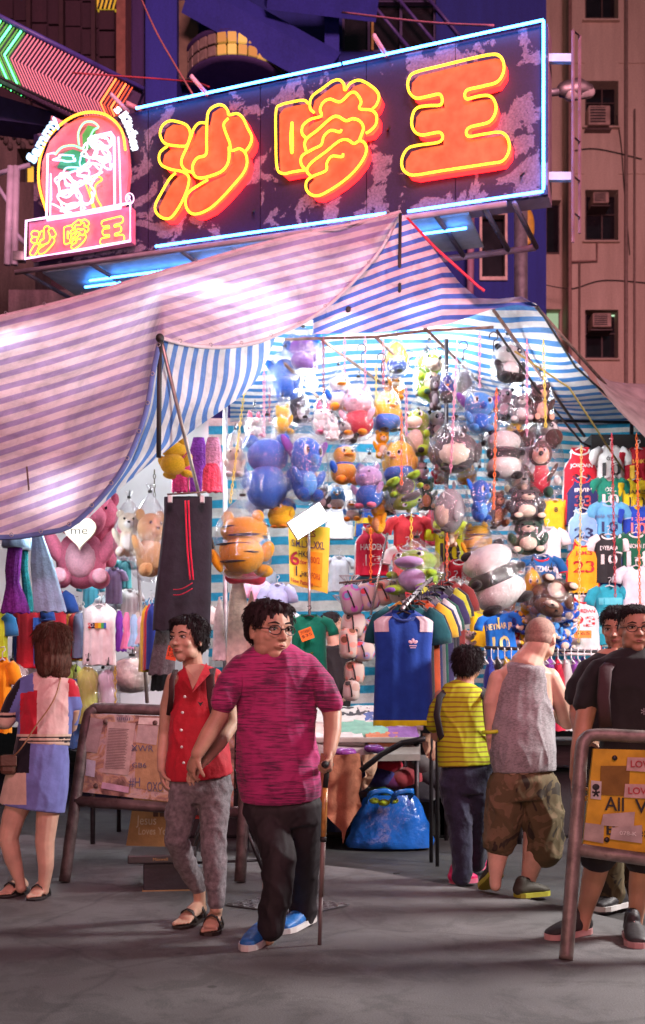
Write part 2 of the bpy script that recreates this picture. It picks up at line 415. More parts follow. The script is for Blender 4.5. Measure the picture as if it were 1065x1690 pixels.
def aircon(x0, y0, x1, y1, label):
    o = P((x0+x1)/2, y1, Yb-.25); root = thing('air_conditioner', label, 'air conditioner', o, 'window air conditioners of the beige block')
    mb = MB(); a = P(x0, y1, Yb-.3); b = P(x1, y0, Yb-.3); sx = b.x-a.x; sz = b.z-a.z; c = Vector(((a.x+b.x)/2, Yb, (a.z+b.z)/2))
    mb.rbox(c, (sx, .6, sz), .03); mb.build('case', M_CREAM, root, False)
    g = MB(); g.box(c+Vector((-sx*.08, -.305, 0)), (sx*.7, .02, sz*.78)); gr = g.build('grille', mat((0.05, .045, .04)), root, False)
    for k in range(5):
        s_ = MB(); s_.box(c+Vector((-sx*.08, -.32, sz*(-.3+.15*k))), (sx*.7, .02, sz*.05)); s_.build('slat', M_CREAM, gr, False)
    g = MB(); g.box(c+Vector((0, .05, -sz*.62)), (sx*1.2, .5, sz*.08)); g.build('bracket', M_FRAME, root, False)
aircon(972, 173, 1008, 205, 'cream window air conditioner behind the street lamp head on the beige block')
aircon(980, 316, 1006, 334, 'dusty window air conditioner at the lower end of the sign frame on the beige block')
aircon(979, 516, 1010, 539, 'dark cased air conditioner in the window just above the striped canopy')

# ---- dark blue building behind the sign
root = thing('blue_building', 'dark blue and violet building with concrete beams rising behind the big neon sign', 'building', (-1, 22, 0))
Y2 = 21.0
mb = MB(); pbox(mb, 196, -400, 565, 1174, Y2, 6); pbox(mb, 720, -400, 902, 350, Y2, 6)
pbox(mb, 565, 85, 720, 1174, Y2, 6); pbox(mb, 565, -400, 720, -120, Y2, 6)
pbox(mb, 720, 350, 792, 1174, Y2, 6); pbox(mb, 838, 350, 902, 1174, Y2, 6); pbox(mb, 792, 462, 838, 1174, Y2, 6)
mb.build('wall', M_DKBLUE, root, False)
mb = MB(); pbox(mb, 240, -400, 292, 520, Y2, 1.0, 0.8); pbox(mb, 536, -400, 560, 300, Y2, 1.0, .6); mb.build('column', M_BLUE, root, False)
mb = MB(); pbox(mb, 200, -400, 238, 520, Y2, 1.0, 0.5); mb.build('column', M_PURP, root, False)
mb = MB()
p0, p1 = P(315, -12, Y2-1.2), P(548, 118, Y2-.8); mb.tube([p0, p1], [(0.42, .3)]*2, 4, ref=(0, 0, 1)); p0, p1 = P(440, -12, Y2-1.4), P(620, 10, Y2-1.0)
mb.tube([p0, p1], [(0.3, .3)]*2, 4, ref=(0, 0, 1)); mb.build('beam', M_BLUE, root, False)
mb = MB(); pbox(mb, 295, 0, 327, 130, Y2, 0.2, 0.5); mb.build('light_panel', mat((0.16, .12, .07), 0.5), root, False)
# shuttered window group at the top
mb = MB()
for x in (565, 607, 660, 716): pbox(mb, x, -120, x+4, 84, Y2+.1, .15)
for y in (-60, 0, 82): pbox(mb, 569, y, 716, y+3, Y2+.12, .12)
w_ = mb.build('window', paint((0.05, .04, .1)), root, False)
g = MB(); pbox(g, 569, -120, 716, 85, Y2+.3, .05); g.build('pane', M_GLASSD, w_, False)
g = MB(); pbox(g, 613, 2, 617, 82, Y2+.02, .05); g.build('mullion', mat((0.35, .24, .05), 0.5), w_, False)
for k in range(3):
    g = MB(); p0, p1 = P(585+k*50, -30, Y2-.05), P(675+k*50, 78, Y2-.05); g.tube([p0, p1], 0.035, 6); g.build('bar', paint((0.07, .05, .2)), w_)
# window under the sign, cream frame
mb = MB(); pbox(mb, 792, 350, 796, 462, Y2, .2, .06); pbox(mb, 834, 350, 838, 462, Y2, .2, .06); pbox(mb, 796, 456, 834, 462, Y2, .2, .06); pbox(mb, 796, 350, 834, 354, Y2, .2, .06)
w_ = mb.build('window', M_CREAM, root, False)
g = MB(); pbox(g, 796, 354, 834, 456, Y2+.2, .05); g.build('pane', M_GLASSD, w_, False)
mb = MB(); mb.ell(P(872, 374, Y2-.05), (0.13, .05, .36)); mb.build('plaque', mat((0.45, .3, .03), 0.5), root)
mb = MB(); mb.tube([P(778, 340, Y2-.3), P(776, 520, Y2-.3)], 0.07); mb.build('pipe', mat((0.3, .16, .22), 0.6), root)
# rounded balcony with lit glass blocks
ctr = P(390, 140, Y2-0.2); gls = [emit((1.0, .60, .14), k, 'lit_glass_block') for k in (.22, .5, .3, .16)]; gl2 = mat((0.25, .2, .16), 0.25)
bal = MB()
rr = 0.95
for z0, z1 in ((-.06, 0), (.46, .54)): bal.lathe(ctr+Vector((0, 0, z0)), [(rr*.9, 0), (rr*1.04, 0.01), (rr*1.04, z1-z0-.01), (rr*.9, z1-z0)], 28)
bl = bal.build('balcony', M_PURP, root)
for r_ in range(2):
    for k in range(15):
        a = math.pi*(1+(k+.5)/15); q = MB(); M_ = rotz(a)
        q.rbox(ctr+Vector((math.cos(a)*rr*.98, math.sin(a)*rr*.98, .115+.23*r_)), (0.08, .168, .19), .015, M_)
        q.build('glass_block', gls[(k*3+r_) % 4] if (abs(k-8) < 3) else gl2, bl, False)
# ---- brown building at the left
root = thing('brown_building', 'dark brown tiled building with an ornate lit window, left end behind the signs', 'building', (-6, 20, 0))
Y3 = 20.0
mb = MB(); pbox(mb, -500, -400, 196, 1174, Y3, 5); mb.build('wall', M_MAROON, root, False)
mb = MB(); pbox(mb, 192, -400, 207, 300, Y3, .6, .5); mb.build('pilaster', mat((0.20, .09, .06), .8), root, False)
tile = None
for i in range(9):
    for j in range(4):
        x0 = -60+i*28; y0 = -60+j*44+i*3
        q = MB(); pbox(q, x0, y0, x0+25, y0+40, Y3, .1, .04+.012*((i*7+j*3) % 3)); q.build('panel', M_MAROON, root, False)
mb = MB()
for x in (43, 97, 150): pbox(mb, x, -60, x+7, 260, Y3, .3, .18)
mb.build('post', mat((0.03, .012, .016), .7), root, False)
mb = MB(); pbox(mb, 160, -40, 194, 14, Y3, .12, .1); w_ = mb.build('window', emit((1.0, .62, .05), 0.35, 'lit_window'), root, False)
q = MB()
for k in range(5): q.tube([P(162+k*7, 14, Y3-.14), P(166+k*7, 0, Y3-.14), P(160+k*8, -20, Y3-.14)], .02, 6)
q.build('scrollwork', M_BLACK, w_)
# lower part: stone bay with lit window and ornaments
mb = MB(); pbox(mb, -200, 195, 60, 245, Y3-1.2, 1.1); pbox(mb, -200, 300, 58, 1174, Y3-1.2, 1.1); pbox(mb, -200, 245, 28, 300, Y3-1.2, 1.1); mb.build('bay', M_STONE, root, False)
mb = MB(); pbox(mb, 29, 246, 57, 300, Y3-.6, .1); w_ = mb.build('window', emit((1.0, .6, .06), 0.6, 'lit_window'), root, False)
q = MB(); pbox(q, 29, 268, 57, 272, Y3-.72, .06); pbox(q, 41, 246, 44, 300, Y3-.74, .06); q.build('window_bar', M_BLACK, w_, False)
for k in range(8):
    q = MB(); q.ell(P(3+k*7, 222+(k % 3)*9, Y3-1.25), (.05, .05, .07), nu=8, nv=6); q.build('ornament', M_STONE, root)
mb = MB(); pbox(mb, 14, 478, 230, 560, Y3-5.5, .5); mb.build('parapet', wallmat('stained_concrete', (0.3, .2, .22), (0.05, .03, .04)), root, False)
# white steel pipe rack beside the sign
root = thing('pipe_rack', 'pale steel uprights and braces at the left end of the neon sign', 'steel rack', P(20, 440, 13))
mb = MB(); mb.tube([P(18, 275, 13), P(12, 437, 13)], .045); mb.tube([P(27, 275, 13), P(24, 437, 13)], .045); mb.build('upright', paint((.5, .45, .55)), root)
mb = MB(); mb.tube([P(-10, 288, 13), P(50, 272, 13)], .03); mb.tube([P(-8, 300, 13), P(20, 345, 13)], .025); mb.tube([P(14, 372, 13), P(44, 405, 13)], .03); mb.build('brace', paint((.4, .38, .5)), root)
mb = MB(); mb.rbox(P(32, 424, 13), (.14, .1, .12)); mb.build('junction_box', M_GREYM, root)
# ------------------------------------------------------------------ the big neon sign
SA = P(905, 180, 10.0); SB = P(55, 331, 11.87)
sd = Vector((SB.x-SA.x, SB.y-SA.y, 0)).normalized()         # along the board, receding to the left
sn = Vector((sd.y, -sd.x, 0));                               # towards the viewer
if sn.y > 0: sn = -sn
def SG(px, py, off=0.0):
    """point of the sign plane seen under a pixel, stood off towards the street"""
    d = Vector(((px-CX)/F, 1, -(py-CY)/F)); o = Vector((0, 0, HC)); A0 = Vector((SA.x, SA.y, 0))
    t = (A0-o).dot(sn)/d.dot(sn)
    return o+d*t+sn*off
def bez(pts): return catmull(pts, 6)
def zpt(x, y, ox, oy, k): return (ox+x*k, oy+y*k)
sign = thing('neon_sign', 'huge dark neon shop sign with three glowing orange characters above the striped canopy', 'neon sign', SG(480, 430))
# board with flaking paint
m_board, t, b = NM('flaking_paint'); tc = nd(t, 'ShaderNodeTexCoord')
n1 = nd(t, 'ShaderNodeTexNoise', i_Scale=2.1, i_Detail=9.0, i_Roughness=0.62, i_Distortion=0.4); t.links.new(tc.outputs['Object'], n1.inputs[0])
n3 = nd(t, 'ShaderNodeTexNoise', i_Scale=55.0, i_Detail=4.0); t.links.new(tc.outputs['Object'], n3.inputs[0])
r1 = ramp(t, [(0.530, (0, 0, 0)), (0.540, (1, 1, 1))]); t.links.new(n1.outputs[0], r1.inputs[0])
ra = ramp(t, [(0.35, (0.010, 0.005, 0.032)), (0.7, (0.02, 0.008, 0.05))]); t.links.new(n3.outputs[0], ra.inputs[0])
rb = ramp(t, [(0.3, (0.09, 0.06, 0.10)), (0.7, (0.22, 0.17, 0.24))]); t.links.new(n3.outputs[0], rb.inputs[0])
mx = nd(t, 'ShaderNodeMix', data_type='RGBA'); t.links.new(r1.outputs[0], mx.inputs[0]); t.links.new(ra.outputs[0], mx.inputs[6]); t.links.new(rb.outputs[0], mx.inputs[7])
t.links.new(mx.outputs[2], b.inputs['Base Color']); b.inputs['Roughness'].default_value = 0.55
bp = nd(t, 'ShaderNodeBump', i_Strength=0.35, i_Distance=0.01); t.links.new(r1.outputs[0], bp.inputs['Height']); t.links.new(bp.outputs[0], b.inputs['Normal'])
def sT(x): return lerp(222, 38, (x-55)/850)-0.0
def sB(x): return lerp(440, 320, (x-55)/850)
cuts = [55, 245, 430, 605, 752, 905]
for x0, x1 in zip(cuts, cuts[1:]):
    mb = MB(); e = 0.6
    mb.slab([SG(x0+e, sB(x0+e)), SG(x1-e, sB(x1-e)), SG(x1-e, sT(x1-e)), SG(x0+e, sT(x0+e))], -sn*0.05); mb.build('panel', m_board, sign, False)
mb = MB(); q = [SG(55, 440, -.055), SG(905, 320, -.055), SG(905, 38, -.055), SG(55, 222, -.055)]; mb.slab(q, -sn*.22); mb.build('backing_box', paint((.30, .19, .24)), sign, False)
# neon tubes
TUBE_W = emit((0.05, 0.30, 1.0), 13, 'neon_blue'); TUBE_Y = emit((1.0, 0.62, 0.02), 3.2, 'neon_yellow'); TUBE_P = emit((1.0, 0.6, 0.95), 2.2, 'neon_pink')
TUBE_O = emit((1.0, .28, .02), 4.5, 'neon_orange')
LETTER, t, b = NM('orange_letter_face')
b.inputs['Base Color'].default_value = (0.25, .02, .008, 1); b.inputs['Roughness'].default_value = .5
tc = nd(t, 'ShaderNodeTexCoord'); n_ = nd(t, 'ShaderNodeTexNoise', i_Scale=9.0, i_Detail=5.0); t.links.new(tc.outputs['Object'], n_.inputs[0])
rl = ramp(t, [(.3, (1, .09, .03)), (.7, (1.0, .17, .07))]); t.links.new(n_.outputs[0], rl.inputs[0]); t.links.new(rl.outputs[0], b.inputs['Emission Color']); b.inputs['Emission Strength'].default_value = 0.85  # neon light falling on the painted faces, put in as a glow
SIDE = emit((1.0, .012, .012), 5, 'red_side_glow')  # letter sides made to glow for the red halo on the board
def tube_on(pts, off, rad, m, name, parent, closed=False, n=6, smooth=True):
    mb = MB(); q = [SG(x, y, off) for x, y in pts]
    if smooth: q = catmull(q, n, closed)
    mb.tube(q, rad, 6, closed=closed); return mb.build(name, m, parent)
def blue(pts, name='neon_border'): return tube_on(pts, 0.07, 0.014, TUBE_W, name, sign, smooth=False)
blue([(230, 184), (566, 112)]); blue([(570, 111), (899, 40)]); blue([(899, 41), (899, 318)]); blue([(899, 321), (676, 354)]); blue([(640, 357), (262, 411)])
# characters: (filled outlines, neon outlines) traced from the photograph in enlarged crops
k1 = 200/1065; O1 = (255, 170); O2 = (450, 130); k3 = 215/1065; O3 = (655, 90)
def tr(pts, o, k): return [(o[0]+x*k, o[1]+y*k) for x, y in pts]
C1 = [tr(p, O1, k1) for p in (
 [(100, 320), (120, 255), (180, 213), (255, 220), (330, 250), (362, 310), (350, 390), (320, 432), (230, 428), (140, 405), (105, 360)],
 [(320, 445), (230, 430), (160, 432), (105, 480), (90, 545), (120, 600), (200, 635), (290, 640), (285, 580), (300, 510)],
 [(235, 665), (290, 650), (340, 680), (352, 740), (320, 850), (260, 970), (190, 1055), (120, 1055), (65, 1005), (60, 940), (110, 840), (180, 720)],
 [(500, 228), (440, 232), (395, 280), (370, 350), (330, 450), (290, 540), (290, 600), (330, 645), (385, 660), (385, 590), (420, 535), (502, 500)],
 [(502, 500), (508, 220), (530, 120), (600, 75), (655, 82), (690, 125), (697, 190), (655, 240), (670, 310), (705, 400), (700, 560), (650, 640), (560, 685), (450, 710), (395, 680), (385, 600), (425, 535)],
 [(700, 160), (770, 150), (820, 185), (860, 270), (898, 350), (885, 420), (845, 480), (790, 455), (720, 470), (690, 370), (655, 270), (665, 205)],
 [(720, 470), (790, 455), (840, 490), (858, 570), (830, 660), (740, 770), (640, 880), (540, 970), (440, 1018), (370, 1015), (328, 960), (325, 880), (370, 815), (515, 725), (640, 670), (700, 580)])]
N1 = [tr(p, O1, k1) for p in (
 [(320, 432), (230, 428), (140, 405), (100, 330), (120, 255), (180, 213), (255, 220), (330, 250), (362, 310), (350, 390), (322, 440)],
 [(165, 432), (105, 480), (90, 545), (120, 600), (200, 635), (290, 652), (345, 690), (350, 750), (320, 850), (260, 970), (190, 1055), (120, 1055), (65, 1005), (60, 940), (110, 840), (180, 720), (235, 665)],
 [(502, 232), (440, 232), (395, 280), (370, 350), (330, 450), (290, 540), (290, 600), (330, 645), (385, 660)],
 [(700, 440), (697, 560), (650, 640), (560, 685), (450, 710), (395, 680), (385, 600), (425, 535), (500, 502), (505, 360), (510, 200), (530, 120), (600, 75), (655, 82), (690, 125), (700, 160), (770, 150), (820, 185), (860, 270), (898, 350), (885, 420), (845, 478)],
 [(695, 190), (655, 240), (670, 310), (705, 400), (722, 470), (790, 455), (840, 490), (858, 570), (830, 660), (740, 770), (640, 880), (540, 970), (440, 1018), (370, 1015), (328, 960), (325, 880), (370, 815), (515, 725)])]
C2 = [tr(p, O2, k1) for p in (
 [(70, 340), (110, 290), (200, 265), (310, 248), (345, 275), (330, 420), (300, 500), (330, 580), (330, 690), (290, 760), (325, 850), (130, 885), (80, 840), (70, 700)],
 [(465, 385), (400, 350), (360, 300), (380, 220), (470, 150), (560, 85), (620, 72), (660, 105), (670, 160), (720, 100), (790, 75), (860, 100), (940, 160), (968, 220), (945, 290), (910, 330), (810, 325), (810, 260), (770, 195), (720, 185), (630, 260), (530, 238), (470, 280)],
 [(465, 385), (455, 330), (480, 270), (540, 238), (630, 260), (720, 185), (770, 190), (812, 260), (800, 325), (900, 335), (945, 380), (940, 460), (890, 525), (825, 540), (835, 470), (790, 415), (730, 410), (680, 425), (610, 390), (550, 405), (430, 510), (340, 580), (300, 540), (305, 470), (370, 415)],
 [(340, 580), (430, 510), (550, 405), (610, 390), (680, 425), (730, 410), (800, 420), (832, 480), (800, 590), (750, 625), (690, 592), (620, 605), (500, 700), (380, 790), (345, 850), (300, 830), (290, 770), (325, 700), (320, 630)],
 [(380, 915), (345, 870), (380, 790), (500, 700), (620, 605), (690, 592), (750, 625), (800, 600), (845, 625), (858, 690), (820, 780), (740, 880), (640, 965), (540, 1030), (450, 1075), (380, 1070), (335, 1020), (335, 960)])]
N2 = [tr(p, O2, k1) for p in (
 [(350, 275), (310, 248), (200, 265), (110, 290), (72, 340), (70, 600), (80, 830), (130, 885), (220, 870), (335, 852)],
 [(403, 355), (370, 320), (370, 250), (400, 200), (470, 150), (560, 85), (620, 72), (660, 105), (672, 160), (720, 100), (790, 75), (860, 100), (940, 160), (968, 220), (945, 290), (910, 325)],
 [(340, 580), (300, 540), (305, 470), (370, 415), (465, 385), (455, 330), (480, 270), (540, 238), (630, 262), (720, 185), (770, 190), (812, 260), (800, 322), (900, 335), (945, 380), (940, 460), (890, 515), (855, 535)],
 [(325, 850), (290, 800), (300, 730), (400, 670), (465, 635), (490, 560), (550, 510), (625, 525), (640, 505)],
 [(335, 690), (320, 630), (345, 575), (430, 510), (550, 405), (610, 390), (680, 427), (740, 410), (800, 430), (832, 490), (800, 590)],
 [(372, 905), (340, 860), (380, 790), (500, 700), (620, 605), (690, 592), (750, 625), (800, 600), (845, 625), (858, 690), (820, 780), (740, 880), (640, 965), (540, 1030), (450, 1075), (380, 1070), (335, 1020), (340, 950), (400, 905), (505, 860), (515, 790), (560, 735), (645, 740), (655, 715)],
 [(210, 440), (200, 560), (205, 690), (215, 690), (215, 560), (212, 440)])]
W_ = [(120, 330), (125, 260), (180, 205), (400, 150), (650, 90), (800, 62), (860, 75), (893, 130), (890, 210), (840, 285), (720, 320), (595, 352), (590, 420), (690, 400), (770, 395), (815, 430), (832, 500), (810, 570), (760, 615), (610, 655), (605, 722), (720, 708), (850, 690), (910, 715), (938, 780), (930, 860), (880, 925), (770, 945), (400, 1000), (180, 1035), (110, 1020), (72, 970), (75, 890), (120, 820), (200, 795), (380, 765), (380, 692), (240, 712), (180, 690), (150, 630), (160, 540), (200, 490), (290, 475), (388, 465), (380, 385), (280, 400), (190, 415), (140, 380)]
C3 = [tr(W_, O3, k3)]; N3 = [tr(W_, O3, k3)]
def letter(fills, neons, off_px, closed, name):
    mb = MB(); sd_ = MB(); body = None
    for n_, pl in enumerate(fills):
        big = [(x+off_px, y+2) for x, y in pl]
        # face polygon: triangulated prism standing 9 cm off the board
        bm = bmesh.new(); vs = [bm.verts.new(SG(x, y, 0.085+.004*n_)) for x, y in big]
        try: f = bm.faces.new(vs)
        except ValueError: continue
        f.normal_update(); bmesh.ops.triangulate(bm, faces=[f]); bm.verts.index_update()
        mb.add([v.co.copy() for v in bm.verts], [tuple(v.index for v in f.verts) for f in bm.faces]); bm.free()
        q0 = [SG(x, y, 0.0835+.004*n_) for x, y in big]; q1 = [p-sn*(.08+.004*n_) for p in q0]; n = len(q0)
        sd_.add(q0+q1, [(i, (i+1) % n, n+(i+1) % n, n+i) for i in range(n)])
    body = mb.build(name, LETTER, sign, False); sd_.build('return', SIDE, body, False)
    for pl in neons: tube_on(pl, 0.13, 0.0115, TUBE_Y, 'neon_outline', body, closed)
letter(C1, N1, 3.5, False, 'character'); letter(C2, N2, 3.5, False, 'character'); letter(C3, N3, 4, True, 'character')
# catwalk frame under and behind the board
def UZ(px, back, z=None):
    """pixel column on the sign's lower edge, moved back from the street"""
    p = SG(px, sB(px)); return p-sn*back-Vector((0, 0, .06))
rail = MB(); rail.tube([UZ(30, -.05), UZ(838, -.05)], .03, 6); rail.build('front_rail', paint((.34, .25, .3)), sign)
rail = MB(); rail.tube([UZ(80, 1.0), UZ(860, 1.0)], .035, 6); rail.build('rear_rail', paint((.42, .25, .33)), sign)
for x in (42, 150, 300, 460, 620, 720, 800, 850):
    q = MB(); q.tube([UZ(x, -.04), UZ(x+12, 1.0)], .025, 6); q.build('crossbar', paint((.12, .10, .13)), sign)
q = MB(); q.slab([UZ(60, .12)+Vector((0, 0, .03)), UZ(770, .12)+Vector((0, 0, .03)), UZ(770, .9)+Vector((0, 0, .03)), UZ(60, .9)+Vector((0, 0, .03))], (0, 0, .02)); q.build('soffit', paint((.45, .45, .5)), sign, False)
for x0, x1, bk in ((120, 395, .35), (400, 600, .3), (640, 760, .3), (100, 160, .5)):
    q = MB(); q.tube([UZ(x0, bk)-Vector((0, 0, .02)), UZ(x1, bk)-Vector((0, 0, .02))], .014, 6); q.build('tube_light', TUBE_W, sign)
# end ladder frame and its arms
fr = MB()
la = P(947, 50, 10.1); 
for x, y0, y1, Y in ((946, 50, 400, 10.05), (957, 58, 385, 10.35)): fr.tube([P(x, y0, Y), P(x, y1, Y)], .016, 4)
for y in (50, 225, 290, 350): fr.tube([P(946, y, 10.05), P(957, y+9, 10.35)], .012, 4)
fr.build('end_ladder', paint((.26, .17, .2)), sign, False)
for y in (97, 292):
    q = MB(); q.box((P(924, y, 10.08)), (.24, .05, .075)); q.build('arm', paint((.35, .6, .8)), sign, False)
# sockets where the tubes enter the board, and small brackets on the top edge
for x, y in ((418, 350), (640, 215), (860, 290), (385, 213)):
    q = MB(); q.tube([SG(x, y, .0), SG(x+8, y+4, .1)], .012, 6); q.build('socket', M_BLACK, sign)
for x in (215, 345, 640):
    q = MB(); y = sT(x); q.tube([SG(x, y, .04), SG(x-9, y-8, .3)], .022, 6); q.build('bracket', paint((.6, .4, .5)), sign)

# ---- the smaller logo sign at the left end (arch of neon over a plate with the same three characters)
logo = thing('logo_sign', 'glowing arched neon logo with a small pink name plate at the sign left end', 'neon sign', SG(150, 430))
kz = 210/1065; OL = (45, 180)
def L(pts): return tr(pts, OL, kz)
# plate
pl = L([(75, 1310), (75, 1000), (140, 985), (940, 850), (940, 1165)])
q = MB(); q.slab([SG(x, y, .16) for x, y in L([(85, 1300), (930, 1160), (930, 870), (85, 1003)])], -sn*.1); q.build('name_plate', mat((.75, .22, .38), .5), logo, False)
tube_on(L([(70, 1312), (80, 1000), (240, 975), (380, 960), (940, 855), (940, 1168), (500, 1245)]), .2, .014, TUBE_P, 'plate_border', logo, True, smooth=False)
def mini(neons, bx0, by0, bx1, by1, sx0, sy0, sx1, sy1, skew):
    for pl in neons:
        pts = []
        for x, y in pl:
            u = (x-bx0)/(bx1-bx0); v = (y-by0)/(by1-by0)
            pts.append((lerp(sx0, sx1, u), lerp(sy0, sy1, v)-u*skew))
        tube_on(pts, .2, .0055, TUBE_Y, 'small_character', logo, False)
mini(N1, 265, 184, 424, 370, *L([(110, 1050)])[0], *L([(325, 1290)])[0], 2)
mini(N2, 462, 143, 632, 333, *L([(390, 1000)])[0], *L([(600, 1240)])[0], 3)
mini(N3, 668, 102, 848, 300, *L([(690, 965)])[0], *L([(895, 1200)])[0], 0)
# arch: red disc, orange neon arc
arc = [(225, 900), (180, 760), (160, 640), (170, 480), (230, 310), (340, 190), (470, 110), (600, 85), (720, 110), (810, 180), (860, 270), (880, 400)]
disc = L(arc+[(890, 560), (870, 740), (830, 880), (240, 985)])
q = MB(); q.slab([SG(x, y, .1) for x, y in disc], -sn*.06); q.build('arch_plate', mat((.75, .22, .30), .5), logo, False)
tube_on(L(arc), .15, .013, TUBE_O, 'arch_neon', logo)
pk = emit((1.0, .62, .92), 1.7, 'neon_white_pink')
tube_on(L([(235, 970), (245, 440), (300, 430)]), .17, .013, pk, 'arch_post', logo, smooth=False); tube_on(L([(265, 970), (270, 600), (275, 820)]), .17, .009, pk, 'arch_post', logo, smooth=False)
tube_on(L([(800, 890), (795, 300), (770, 260), (600, 300)]), .17, .013, pk, 'arch_post', logo, smooth=False); tube_on(L([(850, 880), (840, 500), (830, 300)]), .17, .009, pk, 'arch_post', logo, smooth=False)
tube_on(L([(240, 985), (500, 945), (850, 885)]), .17, .013, pk, 'arch_base', logo, smooth=False)
gr = emit((.25, 1.0, .45), 1.6, 'neon_green'); wh = emit((.75, .88, 1.0), 1.6, 'neon_white'); ye = emit((1.0, .62, .06), 1.5, 'neon_amber'); bl_ = emit((.40, .68, 1.0), 1.9, 'neon_pale_blue')
# generic greens, plume and dish drawn in tube, too bright in the photograph to read
q = MB(); q.slab([SG(x, y, .12) for x, y in L([(330, 480), (340, 420), (430, 380), (520, 410), (540, 520), (430, 560), (300, 530)])], -sn*.02); q.build('green_leaf', mat((.05, .45, .2), .5), logo, False)
q = MB(); q.slab([SG(x, y, .12) for x, y in L([(520, 380), (510, 260), (560, 180), (620, 200), (600, 300), (570, 370)])], -sn*.02); q.build('green_leaf', mat((.1, .5, .12), .5), logo, False)
tube_on(L([(500, 360), (495, 260), (540, 180), (610, 170), (660, 210), (620, 240), (590, 300)]), .16, .010, gr, 'leaf_neon', logo)
tube_on(L([(300, 440), (360, 380), (450, 365), (520, 390)]), .16, .010, gr, 'leaf_neon', logo)
rnd = random.Random(5)
def squig(cx, cy, rx, ry, turns, m, rad=.008):
    pts = []
    for i in range(int(turns*9)):
        a = i*2*math.pi/9; k = .45+.55*rnd.random(); pts.append((cx+rx*k*math.cos(a), cy+ry*k*math.sin(a)))
    tube_on(L(pts), .17+.02*rnd.random(), rad, m, 'figure_neon', logo, n=4)
squig(690, 340, 110, 70, 3, wh, .010); squig(400, 690, 100, 110, 3, wh, .010); squig(600, 590, 120, 80, 2.5, wh, .009); squig(450, 890, 110, 60, 2.2, wh)
squig(640, 420, 130, 90, 2.0, wh, .009); squig(480, 640, 150, 90, 2.0, bl_, .009); squig(430, 820, 120, 90, 2.0, wh, .009); squig(560, 760, 90, 120, 2, pk, .010); squig(700, 450, 80, 70, 2, wh, .012)
squig(740, 520, 50, 90, 2, pk); squig(400, 480, 120, 40, 2, bl_); squig(540, 500, 50, 60, 1.5, bl_)
tube_on(L([(610, 640), (650, 620), (695, 650), (640, 700), (650, 800), (690, 880), (640, 890), (600, 760), (605, 660)]), .17, .010, ye, 'figure_neon', logo)
tube_on(L([(560, 690), (600, 800), (620, 890)]), .17, .008, ye, 'figure_neon', logo)
tube_on(L([(280, 850), (340, 880), (420, 950)]), .17, .009, wh, 'figure_neon', logo)
def neon_text(s, pts, h, name, m, rad=.010):
    """bold letters following a line, as lit channel letters"""
    vs, fs = text2d(s, .03); x0 = min(v[0] for v in vs); x1 = max(v[0] for v in vs)
    cr = catmull([(x, y, 0) for x, y in pts], 10); seg = [0]
    for a, b in zip(cr, cr[1:]): seg.append(seg[-1]+(b-a).length)
    def at(u):
        d = u*seg[-1]
        for i in range(len(cr)-1):
            if seg[i+1] >= d or i == len(cr)-2:
                t = (d-seg[i])/max(1e-6, seg[i+1]-seg[i]); p = cr[i].lerp(cr[i+1], t); tg = (cr[i+1]-cr[i]).normalized(); return p, tg
    out = []
    for x, y in vs:
        p, tg = at((x-x0)/(x1-x0)); nrm = Vector((tg.y, -tg.x, 0)); q = p+nrm*y*h; out.append(SG(q.x, q.y, .2))
    mb = MB(); mb.add(out, fs); mb.add([v-sn*.03 for v in out], fs); mb.build(name, m, logo, False)
neon_text('Sammy', [(72, 283), (85, 258), (100, 232), (114, 213)], 15, 'lettering', bl_)
neon_text("s Kitchen", [(203, 197), (215, 212), (226, 236), (232, 262)], 15, 'lettering', wh)
ring = [(228+6.5*math.cos(a), 340+8.5*math.sin(a)) for a in [i*math.pi/8 for i in range(16)]]
tube_on(ring, .18, .006, pk, 'registered_mark', logo, True); mb = MB()
vs, fs = text2d('R', .02); mb.add([SG(227.5+x*8, 345-y*10, .185) for x, y in vs], fs); mb.build('registered_letter', pk, logo, False)

# ---- chevron neon sign, upper left
chev = thing('chevron_sign', 'slanting sign of green, pink and orange neon chevrons in the top left corner', 'neon sign', P(100, 190, 13))
kc = 250/1065
def CP(x, y, off=0):                                        # leaning plane facing the street
    return P(x*kc, y*kc, 13.0+x*0.0009-off)
q = MB(); q.slab([CP(-300, -20, -.06), CP(1005, 632, -.06), CP(930, 830, -.06), CP(560, 860, -.06), CP(-300, 430, -.06)], (0, .1, 0)); q.build('backing', mat((.03, .012, .06), .6), chev, False)
q = MB(); q.tube([CP(-300, -35), CP(1010, 625)], .035, 6); q.build('top_rail', paint((.06, .05, .25)), chev)
q = MB(); q.tube([CP(-300, 395, .05), CP(640, 850, .05)], .02, 6); q.build('bottom_rail', M_BLACK, chev)
g_on = emit((.08, 1.0, .25), 5, 'neon_green_bright'); g_off = emit((.2, .55, .1), .5, 'neon_green_dim'); p_on = emit((1.0, .25, .32), .75, 'neon_dim_pink'); o_on = emit((1.0, .16, .04), 3.2, 'neon_orange_red')
o_dim = emit((.9, .12, .05), .9, 'neon_orange_dim')
N = 44
